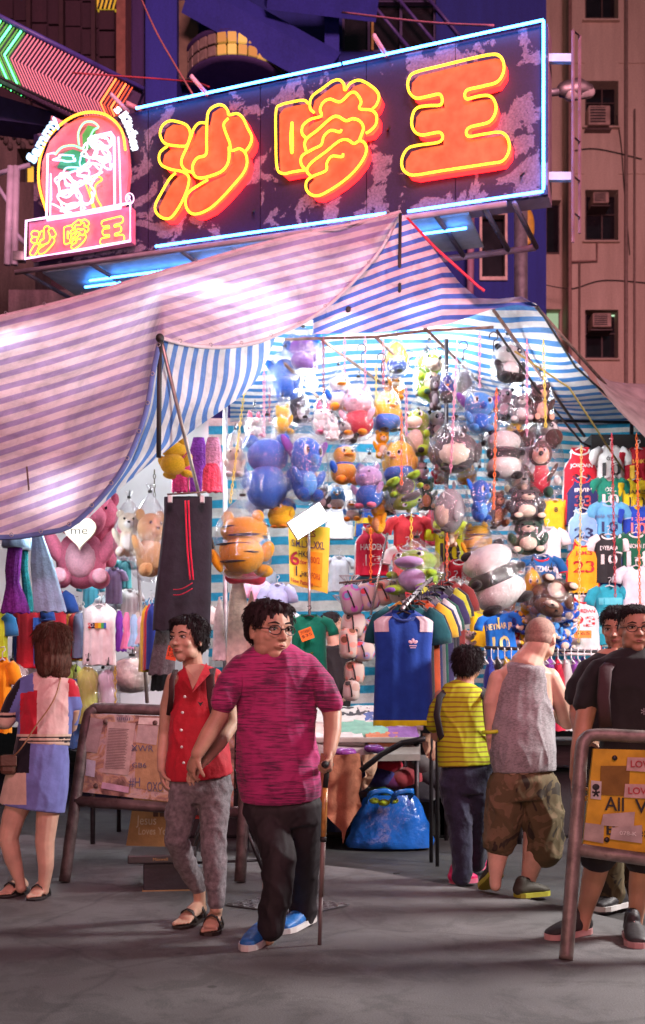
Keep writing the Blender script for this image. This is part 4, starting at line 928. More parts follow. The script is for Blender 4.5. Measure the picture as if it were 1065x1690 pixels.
def spec(kind, c, c2, c3):
    """parts of a plush: (name, centre, radii, colour key, tilt); unit height, facing -y"""
    L = []
    A = lambda n, ce, r, k, t=0: L.append((n, ce, r, k, t))
    def eyes(x, y, z, r, white=False):
        for s in (-1, 1):
            if white: A('eye', (s*x, y, z), (r*1.25, r*.7, r*1.5), 'EW'); A('pupil', (s*x*.96, y-r*.55, z), (r*.75, r*.45, r*1.0), 'EB')
            else: A('eye', (s*x, y, z), (r, r*.7, r), 'EB')
    if kind == 'bear':
        A('body', (0, 0, .30), (.25, .22, .29), c); A('belly', (0, -.12, .29), (.17, .13, .2), c2); A('head', (0, -.03, .71), (.25, .23, .22), c); A('muzzle', (0, -.23, .66), (.12, .09, .085), c2); A('nose', (0, -.315, .69), (.035, .025, .025), 'EB')
        for s in (-1, 1): A('ear', (s*.19, 0, .90), (.09, .05, .09), c); A('arm', (s*.27, -.08, .42), (.08, .09, .19), c, s*25); A('leg', (s*.19, -.20, .09), (.11, .17, .10), c); A('foot_pad', (s*.20, -.36, .10), (.075, .03, .075), c2)
        eyes(.10, -.235, .77, .028)
    elif kind == 'elephant':   # round headed toy with large ears and large eyes
        A('body', (0, .02, .26), (.26, .23, .27), c); A('head', (0, -.04, .66), (.33, .29, .28), c); A('belly', (0, -.16, .24), (.16, .1, .18), c2)
        for s in (-1, 1): A('ear', (s*.36, .02, .76), (.10, .05, .22), c3, s*38); A('arm', (s*.27, -.12, .33), (.08, .09, .15), c, s*30); A('leg', (s*.17, -.17, .07), (.11, .15, .09), c)
        A('trunk', (0, -.33, .56), (.075, .12, .085), c2); eyes(.15, -.275, .70, .055, True)
    elif kind == 'chick':      # two tone egg
        A('body', (0, 0, .56), (.30, .28, .44), c); A('lower_body', (0, 0, .27), (.305, .285, .27), c2); A('beak', (0, -.29, .58), (.07, .06, .035), 'orange'); eyes(.11, -.255, .68, .04, True)
        for s in (-1, 1): A('wing', (s*.30, -.02, .46), (.05, .10, .16), c, s*12); A('foot', (s*.12, -.12, .03), (.09, .13, .04), c3)
        A('crest', (0, 0, 1.0), (.06, .03, .06), c3)
    elif kind == 'dino':
        A('body', (0, .03, .30), (.25, .24, .29), c); A('belly', (0, -.13, .30), (.18, .13, .24), c2); A('head', (0, -.02, .72), (.26, .25, .23), c); A('snout', (0, -.22, .66), (.19, .14, .12), c2)
        for s in (-1, 1): A('arm', (s*.26, -.15, .42), (.06, .10, .08), c); A('leg', (s*.20, -.17, .09), (.12, .17, .11), c); A('foot', (s*.2, -.32, .06), (.07, .05, .06), c3)
        for k in range(4): A('spine', (0, .22-.05*k, .55+.14*k), (.04, .07, .07), c3)
        eyes(.14, -.20, .82, .04, True); A('tail', (.2, .25, .12), (.12, .16, .09), c)
    elif kind == 'panda':
        A('body', (0, 0, .30), (.27, .23, .29), c2); A('head', (0, -.05, .70), (.29, .25, .24), c); A('muzzle', (0, -.28, .64), (.11, .06, .075), c); A('nose', (0, -.34, .67), (.03, .02, .02), 'EB')
        for s in (-1, 1): A('ear', (s*.23, 0, .90), (.085, .05, .085), c2); A('arm', (s*.27, -.10, .38), (.09, .10, .18), c2, s*25); A('leg', (s*.18, -.22, .09), (.11, .15, .1), c2); A('eye_patch', (s*.12, -.265, .74), (.065, .03, .075), c2, -s*25); A('eye', (s*.12, -.295, .745), (.022, .015, .022), 'EW')
        A('belly', (0, -.12, .32), (.2, .13, .19), c)
    elif kind == 'roll':       # bolster with bands
        A('body', (0, 0, .24), (.33, .27, .25), c); A('middle', (0, 0, .50), (.34, .28, .17), c2); A('head', (0, 0, .76), (.32, .27, .23), c)
        for s in (-1, 1): A('ear', (s*.22, 0, .94), (.08, .05, .07), c2); A('paw', (s*.3, -.15, .5), (.07, .09, .07), c2); A('leg', (s*.22, -.1, .05), (.12, .14, .08), c2)
    elif kind == 'owl':        # fat grey toy, pale belly
        A('body', (0, 0, .46), (.38, .33, .45), c); A('belly', (0, -.13, .40), (.29, .23, .31), c2)
        for s in (-1, 1): A('ear', (s*.15, 0, .95), (.05, .04, .10), c); A('wing', (s*.37, -.06, .40), (.07, .13, .22), c, s*10); A('foot', (s*.14, -.26, .03), (.09, .11, .04), c3)
        for k in range(3): A('mark', (-.1+.1*k, -.345, .55), (.03, .012, .02), c)
        eyes(.13, -.29, .73, .035, True); A('nose', (0, -.345, .68), (.035, .02, .02), 'EB')
    elif kind == 'duck':
        A('body', (0, .0, .30), (.27, .27, .26), c); A('head', (0, -.04, .70), (.23, .22, .23), c); A('bill', (0, -.28, .66), (.11, .12, .04), c2); A('cap', (0, -.01, .87), (.17, .16, .08), c3)
        for s in (-1, 1): A('arm', (s*.26, -.1, .40), (.07, .09, .16), c3, s*25); A('foot', (s*.16, -.25, .08), (.11, .16, .10), c2)
        eyes(.09, -.22, .77, .04, True); A('collar', (0, -.03, .50), (.19, .18, .05), c3)
    elif kind == 'cat':
        A('body', (0, .02, .30), (.28, .25, .29), c); A('head', (0, -.06, .70), (.31, .26, .22), c); A('muzzle', (0, -.29, .62), (.14, .08, .08), c2); A('nose', (0, -.365, .66), (.03, .02, .02), 'pink')
        for s in (-1, 1): A('ear', (s*.2, 0, .90), (.08, .05, .11), c, -s*15); A('arm', (s*.27, -.14, .38), (.09, .10, .17), c, s*25); A('leg', (s*.2, -.22, .09), (.12, .17, .1), c)
        for k in range(5): A('stripe', (.06*(-1)**k, .20-.02*k, .18+.14*k), (.24-.02*abs(k-2), .075, .022), c3)
        for s in (-1, 1):
            for k in range(3): A('stripe', (s*.24, -.10, .60+.09*k), (.07, .12, .018), c3)
        eyes(.12, -.275, .76, .045, True); A('tail', (.28, .2, .2), (.06, .08, .2), c, 25)
    elif kind == 'pig':
        A('body', (0, .0, .28), (.29, .26, .29), c2); A('head', (0, -.03, .70), (.28, .26, .25), c); A('snout', (0, -.28, .68), (.09, .06, .065), c); 
        for s in (-1, 1): A('ear', (s*.16, 0, .93), (.07, .04, .09), c, s*20); A('arm', (s*.28, -.1, .42), (.06, .07, .16), c, s*30); A('foot', (s*.14, -.18, .04), (.09, .13, .06), c3); A('nostril', (s*.03, -.335, .68), (.012, .01, .018), c2)
        eyes(.11, -.235, .78, .03)
    elif kind == 'mouse':      # dark toy animal with big floppy ears
        A('body', (0, .02, .27), (.20, .18, .25), c2); A('head', (0, -.03, .64), (.22, .21, .20), c); A('face', (0, -.15, .61), (.17, .10, .14), c3); A('nose', (0, -.28, .60), (.05, .05, .04), 'EB')
        for s in (-1, 1): A('ear', (s*.26, .0, .88), (.17, .05, .13), c, s*32); A('arm', (s*.22, -.1, .35), (.05, .06, .16), c, s*30); A('hand', (s*.31, -.17, .22), (.07, .06, .07), 'white'); A('foot', (s*.14, -.2, .05), (.10, .16, .08), 'dgreen')
        eyes(.07, -.235, .66, .025, True)
    elif kind == 'bunny':
        A('body', (0, 0, .25), (.22, .2, .25), c); A('head', (0, -.03, .58), (.22, .21, .2), c); A('nose', (0, -.24, .56), (.025, .02, .02), c2)
        for s in (-1, 1): A('ear', (s*.11, .0, .88), (.065, .04, .18), c2, s*8); A('arm', (s*.2, -.1, .33), (.06, .07, .13), c, s*20); A('foot', (s*.13, -.18, .05), (.09, .14, .07), c2)
        eyes(.09, -.2, .63, .03)
    return L
def make_bag(root, c, rx, ry, zt, zb, seed, tuft=.10):
    """clear bag gathered in a knot above the toy"""
    rnd = random.Random(seed); H = zt-zb; ph = rnd.random()*6
    prof = [(.02, -.02), (.55, .0), (.86, .07), (1.0, .22), (1.03, .42), (.99, .60), (.86, .78), (.64, .92), (.40, 1.05), (.20, 1.17), (.09, 1.26), (.06, 1.30), (.15, 1.38), (.22, 1.46)]
    n = 32; vs = []
    for i, (r, z) in enumerate(prof):
        for k in range(n):
            a = 2*math.pi*k/n
            pl = 1+.05*math.sin(a*5+ph+z*3)*(.4+z)+.045*math.sin(a*11+ph*2+z*5)*(.2+1.2*max(0, z-.4))+rnd.uniform(-.015, .015)
            vs.append((c.x+rx*r*pl*math.cos(a), c.y+ry*r*pl*math.sin(a), zb+H*(z if z <= 1 else 1+(z-1)*.6)))
    fs = [(i*n+k, i*n+(k+1) % n, (i+1)*n+(k+1) % n, (i+1)*n+k) for i in range(len(prof)-1) for k in range(n)]
    fs.append(tuple(range(n-1, -1, -1)))
    q = MB(); q.add(vs, fs); q.build('plastic_bag', BAG, root)
    q = MB(); top = Vector((c.x, c.y, zb+H*1.175)); q.ell(top, (rx*.13, ry*.13, .012), nu=10, nv=6); q.tube([top, top+Vector((.006, 0, .05))], .004, 5); q.build('tie', M_BLACK, root)
    return top
def toy(px, py, wpx, hpx, Y, kind, cols, label, yaw=0, roll=0, bag=True, cat='plush toy', hang=None):
    Y += .6 if px > 370 and Y > 8.05 and Y < 8.8 else 0
    wpx *= 1.12 if bag else 1.08; hpx *= 1.04
    name = dict(bear='plush_bear', elephant='plush_elephant', chick='plush_chick', dino='plush_dinosaur', panda='plush_panda', roll='plush_bolster', owl='plush_owl', duck='plush_duck', cat='plush_cat', pig='plush_pig', mouse='plush_mouse', bunny='plush_bunny')[kind]
    c = P(px, py, Y); s = Y/F; h = hpx*s*(.83 if bag else 1); wd = wpx*s*(1.0 if bag else 1); zb = c.z-hpx*s/2+.012
    root = thing(name, label, cat, Vector((c.x, c.y, zb)), 'plush toys hung in the stall')
    c1, c2, c3 = cols; L = spec(kind, c1, c2, c3)
    ext = max(abs(p[1][0])+p[2][0] for p in L); kx = (wd/2)/ext
    rot = rotz(R(yaw)) @ Matrix.Rotation(R(roll), 3, 'Y'); mid = Vector((0, 0, .5))
    head = None; eye = None
    for nm, ce, r, k, t_ in L:
        q = MB(); o = (rot @ (Vector((ce[0]*kx*1.0, ce[1]*kx, (ce[2]-.5)*h))))+Vector((c.x, c.y, zb+h*.5))
        M_ = rot @ Matrix.Rotation(R(t_), 3, 'Y'); fine = nm in ('body', 'head', 'lower_body', 'middle')
        q.ell(o, (r[0]*kx, r[1]*kx, r[2]*h), M_, 18 if fine else 12, 12 if fine else 8)
        if fine:
            for i, v in enumerate(q.v):
                d = Vector(v)-o; f = 1+mnoise.noise(Vector(v)*9)*.05; q.v[i] = tuple(o+d*f)
        m_ = EYE_B if k == 'EB' else EYE_W if k == 'EW' else plush(PC[k])
        q.build(nm, m_, root)
    if bag: top = make_bag(root, Vector((c.x, c.y, c.z)), wpx*s/2*1.0, min(wpx*s/2*.95, .22), zb+h*1.06, zb-.02, int(px*7+py))
    return root
T = toy
FR = 8.55                                                   # front row hangs from the rail
T(500, 578, 62, 66, 8.45, 'elephant', ('purple', 'blue', 'blue'), 'bagged violet and blue plush at the top left of the toys, under the awning', 150)
T(470, 617, 52, 78, 8.5, 'elephant', ('blue', 'sky', 'blue'), 'bagged blue plush hanging just below and left of the violet one', 165)
T(441, 768, 88, 146, 8.3, 'bear', ('blue', 'blue', 'blue'), 'largest bagged blue plush, seen from the back, above the orange cat', 170)
T(504, 762, 70, 128, 8.25, 'elephant', ('blue', 'sky', 'purple'), 'large bagged blue plush with one big eye, right of the largest blue one', 35)
T(559, 645, 42, 74, 8.6, 'duck', ('white', 'orange', 'blue'), 'small bagged white plush duck in a blue cap beside the pink pig', 15)
T(592, 675, 52, 92, 8.5, 'pig', ('lpink', 'red', 'orange'), 'bagged pink plush pig with a red body', -20)
T(638, 676, 48, 76, 8.6, 'chick', ('yellow', 'blue', 'black'), 'bagged yellow and blue plush chick right of the pink and red pig', 25)
T(655, 588, 35, 58, 8.55, 'chick', ('gold', 'dblue', 'black'), 'small bagged yellow and navy plush chick, highest in the middle', -15)
T(709, 614, 46, 92, 8.5, 'dino', ('green', 'cream', 'dgreen'), 'bagged green plush dinosaur hanging highest under the roof rail', 20)
T(689, 708, 46, 94, 8.55, 'dino', ('green', 'cream', 'black'), 'bagged pale green plush dinosaur below the highest one', -25)
T(738, 640, 24, 54, 8.8, 'chick', ('dblue', 'black', 'black'), 'narrow dark blue bagged plush behind the highest green dinosaur', 0)
T(764, 636, 36, 74, 8.75, 'owl', ('grey', 'grey', 'dgrey'), 'grey bagged plush owl left of the striped panda cluster', 160)
T(790, 675, 62, 80, 8.3, 'elephant', ('sky', 'blue', 'purple'), 'bagged bright blue plush head with two big eyes in front of the grey owl', 12)
T(838, 596, 50, 76, 8.4, 'panda', ('white', 'black', 'black'), 'bagged plush panda hanging highest at the right of the toys', 20)
T(834, 664, 34, 66, 8.7, 'panda', ('lpink', 'black', 'black'), 'bagged plush panda with a pinkish face below the highest panda', -20)
T(863, 672, 42, 60, 8.55, 'bear', ('grey', 'white', 'grey'), 'bagged grey plush bear left of the brown monkey', -12)
tg = None
T(892, 660, 38, 82, 8.5, 'bear', ('dbrown', 'peach', 'brown'), 'bagged dark brown plush bear at the right end, yellow chain before it', 8)
T(892, 756, 66, 130, 8.45, 'mouse', ('dbrown', 'red', 'peach'), 'plush animal with big dark ears and a pinkish face, right end of the toys', -8)
T(752, 738, 78, 86, 8.2, 'owl', ('dgrey', 'cream', 'dgrey'), 'large bagged grey plush owl with a cream belly, centre right', -12)
T(832, 744, 58, 92, 8.25, 'roll', ('white', 'black', 'white'), 'bagged cream and black bolster plush beside the orange chain', 5)
T(743, 834, 56, 92, 8.2, 'owl', ('grey', 'cream', 'dgrey'), 'bagged grey plush owl below the large grey owl', -60)
T(792, 820, 44, 84, 8.15, 'elephant', ('blue', 'sky', 'blue'), 'bagged blue plush with an eye facing right, beside the lower grey owl', 40)
T(820, 835, 32, 72, 8.4, 'bear', ('brown', 'tan', 'brown'), 'bagged brown plush bear right of the lower blue plush', 20)
T(858, 772, 44, 92, 8.5, 'bear', ('grey', 'cream', 'grey'), 'bagged pale grey plush bear left of the big eared animal', -25)
T(866, 830, 60, 66, 8.3, 'bear', ('dgrey', 'cream', 'grey'), 'bagged dark plush bear showing cream foot pads', 5)
T(872, 882, 58, 72, 8.3, 'bear', ('dgreen', 'cream', 'red'), 'lowest bagged plush at the right with dark green boots', -10)
T(787, 886, 42, 62, 8.3, 'cat', ('gold', 'gold', 'black'), 'bagged yellow and black plush under the lower blue one', 160)
T(815, 944, 90, 126, 7.9, 'roll', ('white', 'black', 'white'), 'largest cream and grey bolster plush hanging low at centre right', 12, -24)
T(568, 762, 48, 82, 8.45, 'duck', ('gold', 'orange', 'blue'), 'bagged golden plush duck with orange feet, right of the big eyed blue plush', 20)
T(631, 736, 28, 48, 8.6, 'bear', ('gold', 'cream', 'brown'), 'small gold plush bear between the two yellow chicks', 10, bag=False)
T(610, 798, 50, 84, 8.3, 'pig', ('lilac', 'blue', 'pink'), 'bagged lilac headed plush pig with a blue body', -30)
T(661, 760, 56, 86, 8.4, 'chick', ('yellow', 'blue', 'black'), 'biggest bagged yellow and blue plush chick, by the orange chain', -30)
T(668, 812, 54, 66, 8.3, 'dino', ('green', 'dgrey', 'green'), 'bagged green plush dinosaur with a dark belly under the biggest chick', 15, 160)
T(703, 812, 32, 66, 8.5, 'bear', ('dgreen', 'tan', 'dgreen'), 'small dark green bagged plush bear left of the lower grey owl', 0)
T(625, 856, 32, 54, 8.4, 'bear', ('gold', 'tan', 'black'), 'small honey coloured plush bear with a black shirt above the red jersey', -40, bag=False)
T(401, 888, 84, 122, 8.0, 'cat', ('amber', 'amber', 'black'), 'large bagged orange plush cat with black stripes', 165)
T(465, 850, 46, 46, 8.4, 'chick', ('yellow', 'yellow', 'orange'), 'round yellow plush chick half behind the largest blue plush', -30, bag=False)
T(286, 757, 56, 58, 8.3, 'bear', ('gold', 'gold', 'brown'), 'golden plush bear seen from behind under the awning flap', 160, bag=False)
T(535, 688, 36, 66, 8.55, 'bunny', ('white', 'pink', 'white'), 'bagged white plush bunny with pink ears left of the white duck', 10)
T(492, 672, 34, 56, 8.75, 'bear', ('dgrey', 'grey', 'dgrey'), 'dark grey bagged plush bear above the big eyed blue plush', 40)
T(466, 688, 30, 56, 8.9, 'bear', ('yellow', 'yellow', 'red'), 'pale yellow bagged plush bear behind the gap between the blue ones', 150)
T(388, 752, 32, 74, 8.9, 'bunny', ('cream', 'white', 'white'), 'cream bagged plush bunny left of the largest blue plush', 0)
T(548, 708, 24, 44, 9.0, 'bunny', ('white', 'white', 'grey'), 'tiny white plush bunny behind the golden duck', 0)
T(528, 820, 32, 46, 8.6, 'bear', ('dgrey', 'white', 'grey'), 'small grey bagged plush bear peeping out below the big eyed blue plush', 20)
T(512, 790, 20, 70, 8.9, 'cat', ('orange', 'gold', 'black'), 'narrow orange striped plush cat behind the big eyed blue plush', 90)
T(910, 985, 64, 78, 8.1, 'bear', ('brown', 'cream', 'red'), 'bagged brown plush with a cream face and wide white eye above the bald man', 0, 200)
T(879, 968, 32, 74, 8.2, 'chick', ('yellow', 'brown', 'orange'), 'slim bagged yellow and brown plush left of the plush with wide eye', 0)
T(688, 938, 78, 88, 7.9, 'dino', ('green', 'lilac', 'purple'), 'bagged green and lilac plush above the shirt rack', -30)
T(885, 708, 52, 30, 8.75, 'mouse', ('dbrown', 'dbrown', 'brown'), 'dark brown ears of a plush behind the big eared animal', 180, bag=False)
T(718, 650, 22, 60, 9.0, 'bear', ('dgrey', 'grey', 'black'), 'dark plush bear in the shade between the dinosaurs', 0, bag=False)
T(745, 885, 20, 40, 8.9, 'bear', ('tan', 'cream', 'tan'), 'small tan plush bear low behind the lower grey owl', 0, bag=False)
T(420, 700, 30, 50, 9.2, 'bunny', ('white', 'pink', 'white'), 'white bagged plush bunny behind the ears of the largest blue plush', 20)
T(576, 712, 34, 48, 9.1, 'panda', ('white', 'black', 'black'), 'small bagged panda behind the golden duck and the pink pig', -10)
T(650, 640, 30, 46, 9.3, 'cat', ('orange', 'cream', 'brown'), 'small orange plush cat behind the upper yellow chick', 10)
T(720, 700, 32, 60, 9.2, 'panda', ('white', 'black', 'black'), 'bagged panda left of the large grey owl', 25)
T(770, 780, 30, 44, 9.1, 'chick', ('yellow', 'gold', 'orange'), 'plain yellow chick tucked under the large grey owl', 0)
T(808, 712, 30, 54, 9.2, 'panda', ('white', 'black', 'black'), 'bagged panda peeping out between the bright blue head and the bolster', -20)
T(850, 715, 30, 50, 9.2, 'chick', ('yellow', 'gold', 'orange'), 'yellow chick at the upper right of the banded bolster', 15)
T(584, 840, 30, 46, 9.2, 'duck', ('white', 'orange', 'sky'), 'white duck below the lilac and blue pig', -15)
T(690, 770, 30, 50, 9.2, 'bunny', ('white', 'lpink', 'white'), 'white bunny between the biggest chick and the grey owls', 10)
T(726, 780, 26, 44, 9.3, 'bear', ('red', 'cream', 'red'), 'red plush bear between the two grey owls', 10)
T(862, 810, 28, 40, 9.2, 'bunny', ('white', 'grey', 'white'), 'white bunny above the bear with cream foot pads', 0)
T(640, 830, 30, 46, 9.2, 'panda', ('white', 'black', 'black'), 'small panda right of the honey coloured bear', 0)
T(905, 715, 34, 60, 9.2, 'panda', ('white', 'black', 'black'), 'bagged panda at the outer right end beside the big eared animal', -15)
T(556, 820, 26, 44, 9.3, 'chick', ('sky', 'white', 'orange'), 'sky blue chick above the floodlight corner', 0)
# left stall bears
T(213, 875, 46, 92, 7.7, 'bear', ('cream', 'white', 'cream'), 'cream bagged teddy bear left of the tan bear', 10)
T(248, 888, 58, 132, 7.6, 'bear', ('tan', 'tan', 'orange'), 'tan bagged teddy bear with an orange ear, left of the black trousers', 35)
big = T(134, 893, 104, 160, 7.9, 'bear', ('pink', 'lpink', 'lpink'), 'giant pink teddy bear holding a cream heart lettered me', 10, bag=False)
T(176, 878, 52, 120, 8.15, 'bear', ('pink', 'pink', 'lpink'), 'second pink teddy bear behind the one with the heart', -15, bag=False)
q = MB(); hc_ = P(131, 877, 7.58); hp = []
for i in range(28):
    a = i*2*math.pi/28; hp.append(hc_+Vector((.0078*16*math.sin(a)**3*.95, 0, .0078*(13*math.cos(a)-5*math.cos(2*a)-2*math.cos(3*a)-math.cos(4*a)))))
mbh = MB(); mbh.slab(hp, (0, .03, 0)); hs = mbh.build('heart_cushion', plush(PC['cream']), big, False)
q = MB(); add_text(q, 'me', hc_+Vector((0, -.001, -.02)), (1, 0, 0), (0, 0, 1), .06, .12); q.build('lettering', M_BLACK, hs, False)
# pile of small toys on the rack behind the bald man
pile = [(870, 1015, 'gold'), (858, 1030, 'dblue'), (884, 1035, 'sky'), (898, 1015, 'blue'), (920, 1008, 'blue'), (935, 1040, 'sky'), (876, 1052, 'yellow'), (850, 1058, 'red'), (862, 1070, 'white'), (905, 1030, 'red'), (892, 1050, 'gold'), (928, 1062, 'blue'), (838, 1012, 'orange'), (845, 1042, 'pink'), (915, 1045, 'sky'), (940, 1012, 'blue'), (875, 1085, 'red'), (755, 1045, 'tan'), (742, 1060, 'tan'), (770, 1058, 'cream'), (730, 1035, 'dgreen')]
words_ = ['honey coloured', 'navy', 'sky blue', 'royal blue', 'deep blue', 'light blue', 'bright yellow', 'scarlet', 'white', 'small red', 'golden', 'ocean blue', 'orange', 'pink', 'pale blue', 'blue', 'dark red', 'tan', 'little tan', 'cream', 'dark green']
spots_ = ['topmost left of the heap', 'left of the heap', 'in the middle of the heap', 'on top of the heap', 'by the bald head top', 'at the right of the bald head', 'low in the heap', 'at the left foot of the heap', 'at the bottom of the heap', 'in the upper heap', 'beside the bald head', 'right of the bald head', 'near the big bolster', 'by the blue number 10 shirt', 'over the bald head', 'at the far right of the heap', 'lowest of the heap', 'above the woman in stripes', 'lower left above the woman in stripes', 'right above the woman in stripes', 'beside the shirt rack']
for (x, y, k), w1, w2 in zip(pile, words_, spots_):
    T(x, y, 30, 34, 8.9+.1*((x*7) % 3), 'bear', (k, 'cream' if k != 'cream' else 'white', k), f'{w1} small plush toy {w2}', (x*37) % 90-45, (x*13) % 60-30, bag=False)
# ------------------------------------------------------------------ plastic chains and hanging cords
def hchain(px, y0, y1, Y, col, label, py2=None):
    a = P(px, y0, Y); b_ = P(px if py2 is None else py2, y1, Y); d = b_-a; n = max(4, int(d.length/.030)); d.normalize(); q = MB()
    s_ = Vector((1, 0, 0)); o = Vector((0, 1, 0))
    for i in range(n):
        c = a+(b_-a)*((i+.5)/n); t_ = s_ if i % 2 else o
        ring = [c+d*.019*math.cos(w)+t_*.0090*math.sin(w) for w in [k*math.pi/4 for k in range(8)]]; q.tube(ring, .0036, 4, closed=True)
    ob = tag(q.build('plastic_chain', mat(col, .35, 0, .1, 5, 0, kind='chain_plastic')), label, 'chain', 'plastic chains hung among the toys')
CH = dict(yel=(.75, .6, .05), org=(.85, .16, .02), red=(.45, .02, .04), pnk=(.7, .25, .4), mar=(.25, .02, .06))
hchain(404, 640, 830, 8.4, CH['yel'], 'yellow chain curving down onto the orange cat', 380)
hchain(436, 610, 720, 8.6, CH['pnk'], 'pale pink chain above the largest blue plush'); hchain(445, 640, 700, 8.7, CH['mar'], 'dark red chain beside the pale pink one above the blue plush')
hchain(534, 556, 650, 8.5, CH['mar'], 'thick dark red chain right of the violet plush'); hchain(569, 556, 620, 8.6, CH['pnk'], 'short pink chain above the white duck'); hchain(603, 555, 650, 8.55, CH['pnk'], 'pink chain above the pink pig')
hchain(621, 600, 660, 8.6, CH['yel'], 'short yellow chain by the yellow chick'); hchain(633, 560, 640, 8.6, CH['red'], 'red chain above the yellow chick')
hchain(663, 680, 800, 8.2, CH['org'], 'orange chain in front of the biggest yellow chick'); hchain(671, 640, 720, 8.4, CH['pnk'], 'pink chain left of the pale green dinosaur')
hchain(755, 560, 780, 8.1, CH['pnk'], 'long pink chain in front of the large grey owl', 744); hchain(792, 548, 640, 8.5, CH['pnk'], 'pink chain over the bright blue plush head')
hchain(820, 640, 840, 8.1, CH['org'], 'orange chain in front of the cream and black bolster', 815); hchain(870, 560, 720, 8.4, CH['pnk'], 'thin pink chain before the grey bear'); hchain(897, 560, 705, 8.3, CH['yel'], 'yellow chain in front of the dark brown bear', 901)
hchain(612, 870, 960, 8.3, CH['org'], 'orange chain over the red jersey with number 13'); hchain(679, 848, 950, 8.2, CH['yel'], 'yellow chain above the green and lilac plush'); hchain(738, 880, 970, 8.2, CH['org'], 'orange chain on the lime shirt with number 10')
hchain(960, 735, 1060, 9.4, (.72, .66, .2), 'long pale yellow chain over the first column of jerseys', 955); hchain(1010, 715, 985, 9.4, CH['red'], 'long dark red chain over the second column of jerseys', 1016); hchain(1051, 715, 1000, 9.3, CH['org'], 'long orange chain over the last column of jerseys', 1057)
hchain(255, 775, 820, 8.0, (.06, .05, .02), 'black and yellow chain under the golden bear'); hchain(190, 1100, 1165, 7.6, CH['yel'], 'yellow chain beside the white stuffed sack')
def hook(px, py, Y, label):
    a = P(px, py, Y); q = MB(); pts = [a+Vector((.035*math.cos(t_), 0, .035*math.sin(t_))) for t_ in [R(k) for k in (200, 150, 90, 30, -30, -80)]]+[a+Vector((0, 0, -.06)), a+Vector((0, 0, -.12))]; q.tube(catmull(pts, 4), .0045, 6)
    tag(q.build('wire_hook', M_DARKM), label, 'hook', 'wire hooks on the rail')
for x, y, w1 in ((597, 575, 'over the pink pig'), (630, 590, 'left of the highest yellow chick'), (675, 585, 'right of the highest yellow chick'), (725, 580, 'right of the highest dinosaur'), (765, 570, 'over the grey owl'), (815, 555, 'beside the highest panda')): hook(x, y, 8.5, 'bent wire hook on the rail '+w1)
